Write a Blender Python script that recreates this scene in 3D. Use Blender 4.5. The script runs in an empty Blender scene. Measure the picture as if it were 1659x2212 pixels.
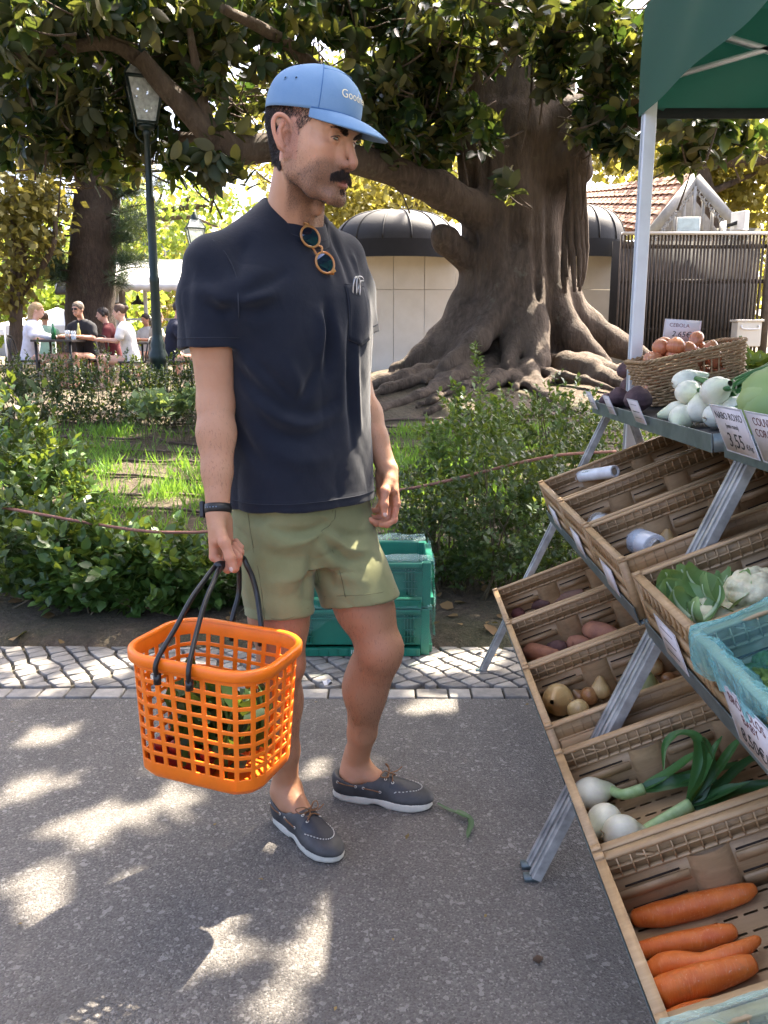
import bpy, bmesh, math, random
import numpy as np
from mathutils import Vector, Matrix, noise as mnoise
from mathutils.bvhtree import BVHTree
random.seed(7); RNG = np.random.default_rng(7)
SC = bpy.context.scene; COL = SC.collection
# ------------------------------------------------------------------ camera
CAM_H = 1.28; PITCH = math.radians(11.3); FPX = 1779.0
cd = bpy.data.cameras.new('camera'); cam = bpy.data.objects.new('camera', cd); COL.objects.link(cam)
cd.sensor_fit = 'HORIZONTAL'; cd.sensor_width = 36.0; cd.lens = 36.0*FPX/1659.0
cd.clip_start = 0.05; cd.clip_end = 3000
cam.location = (0, 0, CAM_H); cam.rotation_euler = (math.pi/2-PITCH, 0, 0)
SC.camera = cam
# ------------------------------------------------------------------ sky, sun, exposure
SUN = np.array([.36, .42, .83]); SUN = SUN/np.linalg.norm(SUN)
sun_el = math.asin(SUN[2]); sun_az = math.atan2(SUN[0], SUN[1])
w = bpy.data.worlds.new('World'); SC.world = w; w.use_nodes = True
nt = w.node_tree; bg = nt.nodes['Background']
sky = nt.nodes.new('ShaderNodeTexSky'); sky.sky_type = 'NISHITA'; sky.sun_disc = False
sky.sun_elevation = sun_el; sky.sun_rotation = sun_az; sky.dust_density = 5.5; sky.air_density = .45; sky.ozone_density = .2
nt.links.new(sky.outputs[0], bg.inputs[0]); bg.inputs[1].default_value = 0.15
sd = bpy.data.lights.new('sun', 'SUN'); sd.energy = 4.2; sd.angle = math.radians(.53); sd.color = (1, .89, .73)
so = bpy.data.objects.new('sun', sd); COL.objects.link(so)
so.rotation_euler = Vector(SUN).to_track_quat('Z', 'Y').to_euler(); so.location = (6, 6, 12)
SC.view_settings.view_transform = 'Standard'; SC.view_settings.look = 'None'
SC.view_settings.exposure = 3.0; SC.view_settings.gamma = 1
SC.render.engine = 'CYCLES'
try:
    SC.cycles.use_denoising = True; SC.cycles.max_bounces = 8; SC.cycles.transparent_max_bounces = 12
    SC.cycles.sample_clamp_indirect = 6; SC.cycles.caustics_reflective = False; SC.cycles.caustics_refractive = False
except Exception: pass
# ------------------------------------------------------------------ helpers
_c, _s = math.cos(PITCH), math.sin(PITCH)
def ray(u, v):
    X = (u-829.5)/FPX; Y = -(v-1106)/FPX
    return np.array([X, _c+Y*_s, -_s+Y*_c])
EYE = np.array([0, 0, CAM_H])
def PG(u, v, z=0.): r = ray(u, v); return EYE+r*((z-CAM_H)/r[2])
def PY(u, v, y): r = ray(u, v); return EYE+r*(y/r[1])
def A(*v): return np.array(v, float)
def nrm(v): v = np.asarray(v, float); return v/np.linalg.norm(v)
def sstep(a, b, x): t = np.clip((x-a)/(b-a), 0, 1); return t*t*(3-2*t)

MATS = {}
def _nn(nt, t, **kw):
    n = nt.nodes.new(t)
    for k, v in kw.items(): setattr(n, k, v)
    return n
def ramp(nt, fac, stops):
    r = nt.nodes.new('ShaderNodeValToRGB'); e = r.color_ramp.elements
    while len(e) < len(stops): e.new(.5)
    for el, (p, c) in zip(e, stops): el.position = p; el.color = (*c, 1) if len(c) == 3 else c
    nt.links.new(fac, r.inputs[0]); return r.outputs[0]
def coords(nt, rnd=True, kind='Object', scale=None):
    tc = nt.nodes.new('ShaderNodeTexCoord'); out = tc.outputs[kind]
    if rnd:
        oi = nt.nodes.new('ShaderNodeObjectInfo'); m = _nn(nt, 'ShaderNodeVectorMath', operation='SCALE')
        m.inputs[0].default_value = (17, 31, 23); nt.links.new(oi.outputs['Random'], m.inputs['Scale'])
        a = _nn(nt, 'ShaderNodeVectorMath', operation='ADD'); nt.links.new(out, a.inputs[0]); nt.links.new(m.outputs[0], a.inputs[1]); out = a.outputs[0]
    if scale:
        mp = nt.nodes.new('ShaderNodeMapping'); mp.inputs['Scale'].default_value = scale
        nt.links.new(out, mp.inputs[0]); out = mp.outputs[0]
    return out
def noise_tex(nt, vec, scale, detail=4, rough=.55, dist=0):
    n = nt.nodes.new('ShaderNodeTexNoise'); n.inputs['Scale'].default_value = scale; n.inputs['Detail'].default_value = detail
    n.inputs['Roughness'].default_value = rough; n.inputs['Distortion'].default_value = dist
    nt.links.new(vec, n.inputs['Vector']); return n.outputs['Fac']
def mixc(nt, fac, a, b, mode='MIX'):
    m = nt.nodes.new('ShaderNodeMixRGB'); m.blend_type = mode
    for i, x in ((0, fac), (1, a), (2, b)):
        if hasattr(x, 'is_linked'): nt.links.new(x, m.inputs[i])
        elif isinstance(x, (int, float)): m.inputs[i].default_value = x
        else: m.inputs[i].default_value = (*x, 1) if len(x) == 3 else x
    return m.outputs[0]
def mth(nt, op, a, b=0.):
    m = _nn(nt, 'ShaderNodeMath', operation=op)
    for i, x in ((0, a), (1, b)):
        if hasattr(x, 'is_linked'): nt.links.new(x, m.inputs[i])
        else: m.inputs[i].default_value = x
    return m.outputs[0]
def attr(nt, name, out='Fac'):
    n = nt.nodes.new('ShaderNodeAttribute'); n.attribute_name = name; return n.outputs[out]
def bump(nt, bsdf, h, strength=.3, dist=.01):
    b = nt.nodes.new('ShaderNodeBump'); b.inputs['Strength'].default_value = strength; b.inputs['Distance'].default_value = dist
    nt.links.new(h, b.inputs['Height']); nt.links.new(b.outputs[0], bsdf.inputs['Normal']); return b
def newmat(name):
    m = bpy.data.materials.new(name); m.use_nodes = True
    return m, m.node_tree, m.node_tree.nodes['Principled BSDF']
def mat(name, col=(.5, .5, .5), rough=.6, var=.25, scale=9, col2=None, bmp=0., bscale=90, bdist=.004, metal=0., spec=.5, stretch=None, sss=0., rnd=True, coat=0., trans=0., alpha=1., detail=4):
    """plain procedural surface: two tones mixed by noise, fine relief"""
    if name in MATS: return MATS[name]
    m, nt, b = newmat(name)
    v = coords(nt, rnd, scale=stretch)
    c2 = col2 or tuple(max(0, x*(1-var)) for x in col)
    n = noise_tex(nt, v, scale, detail, .6)
    n2 = ramp(nt, n, [(.36, c2), (.64, col)])
    nt.links.new(n2, b.inputs['Base Color'])
    b.inputs['Roughness'].default_value = rough; b.inputs['Metallic'].default_value = metal
    b.inputs['Specular IOR Level'].default_value = spec; b.inputs['Coat Weight'].default_value = coat
    b.inputs['Transmission Weight'].default_value = trans; b.inputs['Alpha'].default_value = alpha
    if sss: b.inputs['Subsurface Weight'].default_value = sss; b.inputs['Subsurface Radius'].default_value = (.012, .005, .003); b.inputs['Subsurface Scale'].default_value = 1.
    if bmp: bump(nt, b, noise_tex(nt, v, bscale, 5, .6), bmp, bdist)
    MATS[name] = m; return m

def np_mesh(name, V, F, smooth=True, attrs=None, uv=None):
    """V (n,3); F (m,3|4) array or list of index arrays of equal width"""
    me = bpy.data.meshes.new(name); V = np.ascontiguousarray(V, np.float32)
    Fs = F if isinstance(F, list) else [F]
    Fs = [np.asarray(f, np.int32) for f in Fs if len(f)]
    me.vertices.add(len(V)); me.vertices.foreach_set('co', V.ravel())
    idx = np.concatenate([f.ravel() for f in Fs]); tot = np.concatenate([np.full(len(f), f.shape[1], np.int32) for f in Fs])
    st = np.concatenate([[0], np.cumsum(tot)[:-1]]).astype(np.int32)
    me.loops.add(len(idx)); me.loops.foreach_set('vertex_index', idx)
    me.polygons.add(len(tot)); me.polygons.foreach_set('loop_start', st); me.polygons.foreach_set('loop_total', tot)
    if smooth: me.polygons.foreach_set('use_smooth', np.ones(len(tot), bool))
    me.update(calc_edges=True)
    for k, a in (attrs or {}).items():
        at = me.attributes.new(k, 'FLOAT', 'POINT'); at.data.foreach_set('value', np.ascontiguousarray(a, np.float32))
    return me
def link(o, parent=None, origin=None):
    COL.objects.link(o)
    if parent is not None:
        o.parent = parent
        if parent.type == 'EMPTY' and parent.get('_w'): o.matrix_parent_inverse = parent.matrix_basis.inverted()
    return o
def ob(name, me, m=None, parent=None, loc=None, rot=None):
    o = bpy.data.objects.new(name, me)
    if m is not None and not len(me.materials): me.materials.append(m)
    if loc is not None: o.location = loc
    if rot is not None: o.rotation_euler = rot
    return link(o, parent)
def tag(o, label=None, cat=None, group=None, kind=None):
    if label: o['label'] = label
    if cat: o['category'] = cat
    if group: o['group'] = group
    if kind: o['kind'] = kind
    return o
def thing(name, label, cat, loc=(0, 0, 0), group=None, world=True, rot=None):
    """Empty at a thing's base. world=True: children are built in world coordinates"""
    o = bpy.data.objects.new(name, None); o.empty_display_size = .05; o.location = loc
    if rot is not None: o.rotation_euler = rot
    M = Matrix.Translation(loc)
    if rot is not None:
        from mathutils import Euler
        M = M @ Euler(rot).to_matrix().to_4x4()
    o.matrix_basis = M
    if world: o['_w'] = 1
    COL.objects.link(o); return tag(o, label, cat, group)
def copy_tree(o, parent=None):
    c = o.copy(); COL.objects.link(c)
    if parent is not None: c.parent = parent
    for ch in o.children: copy_tree(ch, c)
    return c

class MB:
    """collects simple shapes into one mesh"""
    def __init__(s): s.V = []; s.F = {3: [], 4: []}; s.n = 0
    def add(s, V, F):
        V = np.asarray(V, float); F = np.asarray(F)
        s.V.append(V); s.F[F.shape[1]].append(F+s.n); s.n += len(V)
        return s
    def box(s, c, size, R=None):
        c = np.asarray(c, float); h = np.asarray(size, float)/2
        V = np.array([[x, y, z] for x in (-1, 1) for y in (-1, 1) for z in (-1, 1)], float)*h
        if R is not None: V = V@np.asarray(R).T
        return s.add(V+c, [[0, 1, 3, 2], [4, 6, 7, 5], [0, 4, 5, 1], [2, 3, 7, 6], [0, 2, 6, 4], [1, 5, 7, 3]])
    def bar(s, a, b, w, h=None, up=(0, 0, 1)):
        a = np.asarray(a, float); b = np.asarray(b, float); d = b-a; L = np.linalg.norm(d); d = d/L
        x = np.cross(d, up); x = nrm(x) if np.linalg.norm(x) > 1e-4 else A(1, 0, 0); z = np.cross(x, d)
        return s.box((a+b)/2, (w, L, h or w), np.stack([x, d, z], 1))
    def tube(s, P, r, n=8, closed=False, cap=True, flat=1., up=None):
        P = np.asarray(P, float); m = len(P); r = np.broadcast_to(np.asarray(r, float), (m,))
        T = np.gradient(P, axis=0) if not closed else np.roll(P, -1, 0)-np.roll(P, 1, 0)
        T /= np.linalg.norm(T, axis=1)[:, None]+1e-12
        u0 = np.asarray(up, float) if up is not None else (A(0, 0, 1) if abs(T[0, 2]) < .9 else A(1, 0, 0))
        N = []; u = u0
        for t in T:
            u = u-t*np.dot(u, t); u = u/(np.linalg.norm(u)+1e-12); N.append(u)
        N = np.array(N); B = np.cross(T, N)
        th = np.linspace(0, 2*math.pi, n, endpoint=False)
        V = P[:, None]+r[:, None, None]*(np.cos(th)[None, :, None]*N[:, None]*flat+np.sin(th)[None, :, None]*B[:, None])
        V = V.reshape(-1, 3); i = np.arange(m if closed else m-1)[:, None]; j = np.arange(n)[None]
        a = i*n+j; b = i*n+(j+1) % n; c2 = ((i+1) % m)*n+(j+1) % n; d = ((i+1) % m)*n+j
        F = np.stack([a, b, c2, d], -1).reshape(-1, 4)
        if cap and not closed:
            k = len(V); V = np.vstack([V, P[0], P[-1]])
            f3 = [[k, (q+1) % n, q] for q in range(n)]+[[k+1, (m-1)*n+q, (m-1)*n+(q+1) % n] for q in range(n)]
            s.V.append(V); s.F[4].append(F+s.n); s.F[3].append(np.array(f3)+s.n); s.n += len(V); return s
        return s.add(V, F)
    def grid(s, G, closeu=False, flip=False):
        """G (m,n,3) sheet"""
        m, n = G.shape[:2]; i = np.arange(m if closeu else m-1)[:, None]; j = np.arange(n-1)[None]
        a = i*n+j; b = i*n+j+1; c2 = ((i+1) % m)*n+j+1; d = ((i+1) % m)*n+j
        F = np.stack([a, b, c2, d] if not flip else [d, c2, b, a], -1).reshape(-1, 4)
        return s.add(G.reshape(-1, 3), F)
    def lathe(s, prof, c=(0, 0, 0), n=16, R=None):
        prof = np.asarray(prof, float); th = np.linspace(0, 2*math.pi, n, endpoint=False)
        G = np.stack([prof[None, :, 0]*np.cos(th)[:, None], prof[None, :, 0]*np.sin(th)[:, None], np.broadcast_to(prof[None, :, 1], (n, len(prof)))], -1)
        if R is not None: G = G@np.asarray(R).T
        return s.grid(G+np.asarray(c, float), closeu=True, flip=True)
    def mesh(s, name, smooth=False, attrs=None):
        fs = [np.concatenate(s.F[k]) for k in (3, 4) if s.F[k]]
        return np_mesh(name, np.concatenate(s.V), fs, smooth, attrs)
    def build(s, name, m, parent=None, smooth=False, bevel=0, **kw):
        o = ob(name, s.mesh(name, smooth), m, parent, **kw)
        if bevel:
            md = o.modifiers.new('bevel', 'BEVEL'); md.width = bevel; md.segments = 2; md.limit_method = 'ANGLE'; md.angle_limit = .6
            o.data.polygons.foreach_set('use_smooth', np.ones(len(o.data.polygons), bool))
            md2 = o.modifiers.new('wn', 'WEIGHTED_NORMAL')
        return o
def spline(P, n=8):
    """Catmull-Rom through points"""
    P = np.asarray(P, float); Q = np.vstack([2*P[0]-P[1], P, 2*P[-1]-P[-2]]); out = []
    for i in range(1, len(Q)-2):
        t = np.linspace(0, 1, n, endpoint=False)[:, None]; p0, p1, p2, p3 = Q[i-1:i+3]
        out.append(.5*((2*p1)+(-p0+p2)*t+(2*p0-5*p1+4*p2-p3)*t**2+(-p0+3*p1-3*p2+p3)*t**3))
    return np.vstack(out+[P[-1:]])
def rotm(axis, a): return np.array(Matrix.Rotation(a, 3, Vector(axis)))
# ---- signed distance fields turned into a surface
class Field:
    def __init__(s, lo, hi, h):
        s.lo = np.asarray(lo, float); s.h = h; s.n = np.ceil((np.asarray(hi)-s.lo)/h).astype(int)+1
        s.d = np.full(s.n, .5, np.float32); s.ax = [s.lo[i]+h*np.arange(s.n[i]) for i in range(3)]
    def region(s, lo, hi):
        sl = []
        for i in range(3):
            a = int(np.clip(math.floor((lo[i]-s.lo[i])/s.h), 0, s.n[i])); b = int(np.clip(math.ceil((hi[i]-s.lo[i])/s.h)+1, 0, s.n[i])); sl.append(slice(a, b))
        if any(q.stop <= q.start for q in sl): return None, None
        X = np.stack(np.meshgrid(*[s.ax[i][sl[i]] for i in range(3)], indexing='ij'), -1)
        return tuple(sl), X
    def op(s, prim, k=.0, mode='u'):
        fn, lo, hi = prim; pad = k+3*s.h
        sl, X = s.region(np.asarray(lo)-pad, np.asarray(hi)+pad)
        if sl is None: return s
        d2 = fn(X).astype(np.float32); d1 = s.d[sl]
        if mode == 's': d2 = -d2
        sg = 1. if mode == 'u' else -1.
        a, b = d1*sg, d2*sg
        if k > 0:
            hh = np.clip(.5+.5*(b-a)/k, 0, 1); r = b+(a-b)*hh-k*hh*(1-hh)
        else: r = np.minimum(a, b)
        s.d[sl] = r*sg; return s
    def u(s, prim, k=.0): return s.op(prim, k, 'u')
    def sub(s, prim, k=.0): return s.op(prim, k, 's')
    def cut(s, prim, k=.0): return s.op(prim, k, 'i')
    def surf(s):
        d = s.d; ins = d < 0; n = np.array(d.shape)
        act = np.zeros(n-1, np.int8)
        for o in np.ndindex(2, 2, 2): act += ins[o[0]:n[0]-1+o[0], o[1]:n[1]-1+o[1], o[2]:n[2]-1+o[2]]
        cells = np.argwhere((act > 0) & (act < 8))
        P = np.zeros((len(cells), 3)); C = np.zeros(len(cells))
        for ax in range(3):
            o1, o2 = [q for q in range(3) if q != ax]
            for a in (0, 1):
                for b in (0, 1):
                    c0 = cells.copy(); c0[:, o1] += a; c0[:, o2] += b; c1 = c0.copy(); c1[:, ax] += 1
                    d0 = d[tuple(c0.T)]; d1 = d[tuple(c1.T)]; m = (d0 < 0) != (d1 < 0)
                    t = d0[m]/(d0[m]-d1[m]); q = c0[m].astype(float); q[:, ax] += t; P[m] += q; C[m] += 1
        V = P/C[:, None]*s.h+s.lo
        ids = np.full(n-1, -1, np.int32); ids[tuple(cells.T)] = np.arange(len(cells)); Fs = []
        for ax in range(3):
            o1, o2 = [(1, 2), (2, 0), (0, 1)][ax]
            sl0 = [slice(None)]*3; sl1 = [slice(None)]*3; sl0[ax] = slice(0, -1); sl1[ax] = slice(1, None)
            x = ins[tuple(sl0)] != ins[tuple(sl1)]; e = np.argwhere(x)
            e = e[(e[:, o1] > 0) & (e[:, o2] > 0) & (e[:, o1] < n[o1]-1) & (e[:, o2] < n[o2]-1)]
            if not len(e): continue
            def cid(da, db): q = e.copy(); q[:, o1] += da; q[:, o2] += db; return ids[tuple(q.T)]
            f = np.stack([cid(-1, -1), cid(0, -1), cid(0, 0), cid(-1, 0)], 1)
            flip = ins[tuple(e.T)]; f[flip] = f[flip][:, ::-1]; Fs.append(f)
        F = np.vstack(Fs); F = F[(F >= 0).all(1)]
        return V, F
def cone(a, b, ra, rb):
    a = np.asarray(a, float); b = np.asarray(b, float); d = b-a; L2 = max(d@d, 1e-12)
    def fn(X):
        t = np.clip(((X-a)@d)/L2, 0, 1); return np.linalg.norm(X-a-t[..., None]*d, axis=-1)-(ra+(rb-ra)*t)
    r = max(ra, rb); return fn, np.minimum(a, b)-r, np.maximum(a, b)+r
def ell(c, r, R=None):
    c = np.asarray(c, float); r = np.asarray(r, float)
    def fn(X):
        q = X-c
        if R is not None: q = q@np.asarray(R)
        k0 = np.linalg.norm(q/r, axis=-1); k1 = np.linalg.norm(q/(r*r), axis=-1)+1e-9; return k0*(k0-1)/k1
    m = r if R is None else np.full(3, r.max()); return fn, c-m, c+m
def halfspace(p, n, lo, hi):
    p = np.asarray(p, float); n = nrm(n); return (lambda X: (X-p)@n), np.asarray(lo, float), np.asarray(hi, float)
def chain(F, P, R, k, mode='u'):
    for i in range(len(P)-1): F.op(cone(P[i], P[i+1], R[i], R[i+1]), k, mode)
def loft(rings, R=None, n=2.3, cap=.02):
    """rings rows: z, cx, cy, a, b (cx,cy world; a,b half axes along local x,y of rotation R(2x2))"""
    rg = np.asarray(rings, float); rg = rg[np.argsort(rg[:, 0])]; zs = rg[:, 0]
    def sm(z, col):
        # smooth (monotone-ish) interpolation
        i = np.clip(np.searchsorted(zs, z)-1, 0, len(zs)-2); t = np.clip((z-zs[i])/(zs[i+1]-zs[i]), 0, 1)
        m = np.gradient(rg[:, col], zs); hh = zs[i+1]-zs[i]
        return (2*t**3-3*t**2+1)*rg[i, col]+(t**3-2*t**2+t)*hh*m[i]+(-2*t**3+3*t**2)*rg[i+1, col]+(t**3-t**2)*hh*m[i+1]
    def fn(X):
        z = X[..., 2]; cx, cy, a, b = (sm(z, q) for q in (1, 2, 3, 4)); dx = X[..., 0]-cx; dy = X[..., 1]-cy
        if R is not None: x = dx*R[0, 0]+dy*R[1, 0]; y = dx*R[0, 1]+dy*R[1, 1]
        else: x, y = dx, dy
        k = ((np.abs(x)/a)**n+(np.abs(y)/b)**n)**(1/n)
        gr = np.sqrt((x/(a*a))**2+(y/(b*b))**2)/np.maximum(np.sqrt((x/a)**2+(y/b)**2), 1e-6)
        d = (k-1)/np.maximum(gr, 1./np.maximum(a, b))
        e = np.maximum(zs[0]-z, z-zs[-1]); return np.maximum(d, e)
    mx = rg[:, 3:5].max(); return fn, A(rg[:, 1].min()-mx, rg[:, 2].min()-mx, zs[0]), A(rg[:, 1].max()+mx, rg[:, 2].max()+mx, zs[-1])
def vnoise(V, sc, seed=0):
    """cheap smooth noise -1..1 (sum of sines, direction scrambled)"""
    r = np.random.default_rng(seed); out = np.zeros(len(V))
    for o in range(7):
        k = nrm(r.normal(size=3))*sc*(.6+.25*o); out += np.sin(V@k+r.uniform(0, 6.28))/(1+.25*o)
    return out/3.5
def normals_of(V, F):
    N = np.zeros_like(V); F = np.asarray(F)
    n = np.cross(V[F[:, 2]]-V[F[:, 0]], V[F[:, 3]]-V[F[:, 1]]) if F.shape[1] > 3 else np.cross(V[F[:, 1]]-V[F[:, 0]], V[F[:, 2]]-V[F[:, 0]])
    for i in range(F.shape[1]): np.add.at(N, F[:, i], n)
    return N/(np.linalg.norm(N, axis=1)[:, None]+1e-12)
def text_mesh(name, txt, size, R, loc, depth=.0005, align='CENTER', sx=1., shear=0.):
    """lettering as mesh; R columns: reading dir, up dir, normal"""
    cu = bpy.data.curves.new(name, 'FONT'); cu.body = txt; cu.size = size; cu.align_x = align; cu.align_y = 'CENTER'; cu.extrude = depth; cu.shear = shear; cu.resolution_u = 3
    o = bpy.data.objects.new(name, cu); COL.objects.link(o)
    dg = bpy.context.evaluated_depsgraph_get(); me = bpy.data.meshes.new_from_object(o.evaluated_get(dg))
    bpy.data.objects.remove(o); bpy.data.curves.remove(cu)
    n = len(me.vertices); V = np.zeros(n*3, np.float32); me.vertices.foreach_get('co', V); V = V.reshape(-1, 3)
    V[:, 0] *= sx; V = V@np.asarray(R).T+np.asarray(loc); me.vertices.foreach_set('co', V.astype(np.float32).ravel()); me.update(); me.name = name
    me.materials.clear(); return me
# ================================================================== the shopper
BF = nrm([.70, -.71, 0]); BL = A(.71, .70, 0)          # torso faces BF, his left is BL
UP = A(0, 0, 1)
RB = np.array([[BL[0], BF[0]], [BL[1], BF[1]]])         # columns: lateral, forward
man = thing('person', 'shopper in blue cap, navy t-shirt and olive shorts holding an orange basket', 'person', (-.1, 2.06, 0))
# ---- skin material
def skin_mat():
    m, nt, b = newmat('skin'); v = coords(nt, False)
    n1 = noise_tex(nt, v, 14, 3); n2 = noise_tex(nt, v, 160, 4, .7)
    c = ramp(nt, n1, [(.3, (.49, .255, .148)), (.7, (.58, .330, .205))])
    c = mixc(nt, mth(nt, 'MULTIPLY', attr(nt, 'tan'), .95), c, (.36, .175, .088))
    c = mixc(nt, mth(nt, 'MULTIPLY', attr(nt, 'blush'), .38), c, (.60, .17, .12))
    sp = ramp(nt, noise_tex(nt, v, 900, 2, .8), [(.36, (0, 0, 0)), (.66, (1, 1, 1))])
    st = mth(nt, 'MULTIPLY', attr(nt, 'beard'), mth(nt, 'ADD', mth(nt, 'MULTIPLY', sp, .46), .28))
    c = mixc(nt, st, c, (.045, .030, .024))
    c = mixc(nt, attr(nt, 'lip'), c, (.46, .15, .13))
    c = mixc(nt, mth(nt, 'MULTIPLY', n2, .18), c, (.40, .17, .11))
    hn = noise_tex(nt, coords(nt, False, scale=(1, 1, .22)), 330, 2, .6)
    hr = mth(nt, 'MULTIPLY', ramp(nt, hn, [(.60, (0, 0, 0)), (.67, (1, 1, 1))]), mth(nt, 'MULTIPLY', attr(nt, 'hairy'), .55))
    c = mixc(nt, hr, c, (.10, .055, .035))
    nt.links.new(c, b.inputs['Base Color']); b.inputs['Roughness'].default_value = .55
    b.inputs['Subsurface Weight'].default_value = .22; b.inputs['Subsurface Radius'].default_value = (.010, .0035, .0018); b.inputs['Subsurface Scale'].default_value = 1
    b.inputs['Specular IOR Level'].default_value = .42
    bump(nt, b, mth(nt, 'ADD', n2, noise_tex(nt, v, 55, 4, .7)), .35, .0022); return m
SKIN = skin_mat()
# ---- head, built in its own frame (x his left, y forward, z up) then placed
HS = 1.06; HF = nrm([.895, -.445, 0]); _hl = A(-HF[1], HF[0], 0)
HC = PY(680, 298, 1.955)
def head_R(yaw_f, tilt):
    R0 = np.stack([A(-yaw_f[1], yaw_f[0], 0), yaw_f, UP], 1)
    return R0@rotm((1, 0, 0), -tilt)
HR = head_R(HF, math.radians(9))
def h2w(P):
    P = np.array(P, float); z = P[..., 2].copy(); y = P[..., 1].copy(); lo = sstep(-.30, -.16, z); P[..., 1] = y-.125*np.clip(y, 0, 1)*sstep(.0, .07, y)
    q = z*(1+.13*sstep(0, -.035, z)*lo); P[..., 2] = q+.13*np.clip(-.052-q, 0, .095)*lo; return P*HS@HR.T+HC
def h2c(P): return np.asarray(P, float)*HS@HR.T+HC
def w2h(P): return (np.asarray(P, float)-HC)@HR/HS
NECK_B = PY(629, 499, 2.075)                              # centre of the neck where it meets the shoulders
nb = w2h(NECK_B)
def ear(F, s):
    """ear as a tilted disc: helix, antihelix, concha, lobe"""
    c = A(s*.0765, -.014, -.0115); ex = nrm(A(s*.42, -.90, .0)); ez = nrm(A(s*.10, -.17, 1)); en = nrm(np.cross(ex, ez))*1.
    if en[0]*s < 0: en = -en
    q = lambda y, z, o=0: c+(ex*y+ez*z+en*o)*1.13
    F.u(ell(q(.008, 0, .001), (.0165, .0265, .0045), np.stack([ex, ez, en], 1)), .006)
    hx = [q(-.008, .004, .002), q(-.006, .019, .004), q(.004, .030, .006), q(.016, .030, .0075), q(.0245, .019, .0085), q(.0245, .002, .0085), q(.019, -.013, .0075), q(.011, -.022, .006)]
    hx = spline(hx, 4); chain(F, hx, np.full(len(hx), .0040), .0022)
    an = spline([q(.008, .018, .0045), q(.014, .008, .0065), q(.0135, -.006, .0065), q(.007, -.014, .0055)], 4); chain(F, an, np.full(len(an), .0036), .003)
    F.sub(ell(q(.0025, -.003, .0055), (.0075, .0115, .0065), np.stack([ex, ez, en], 1)), .004)
    F.sub(ell(q(.0175, .011, .0085), (.0030, .014, .0035), np.stack([ex, ez, en], 1)), .003)
    F.u(ell(q(.0045, -.0275, .003), (.0085, .0095, .0045), np.stack([ex, ez, en], 1)), .006)
    F.u(ell(q(-.0085, -.004, .003), (.0035, .0065, .0035)), .004)
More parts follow.
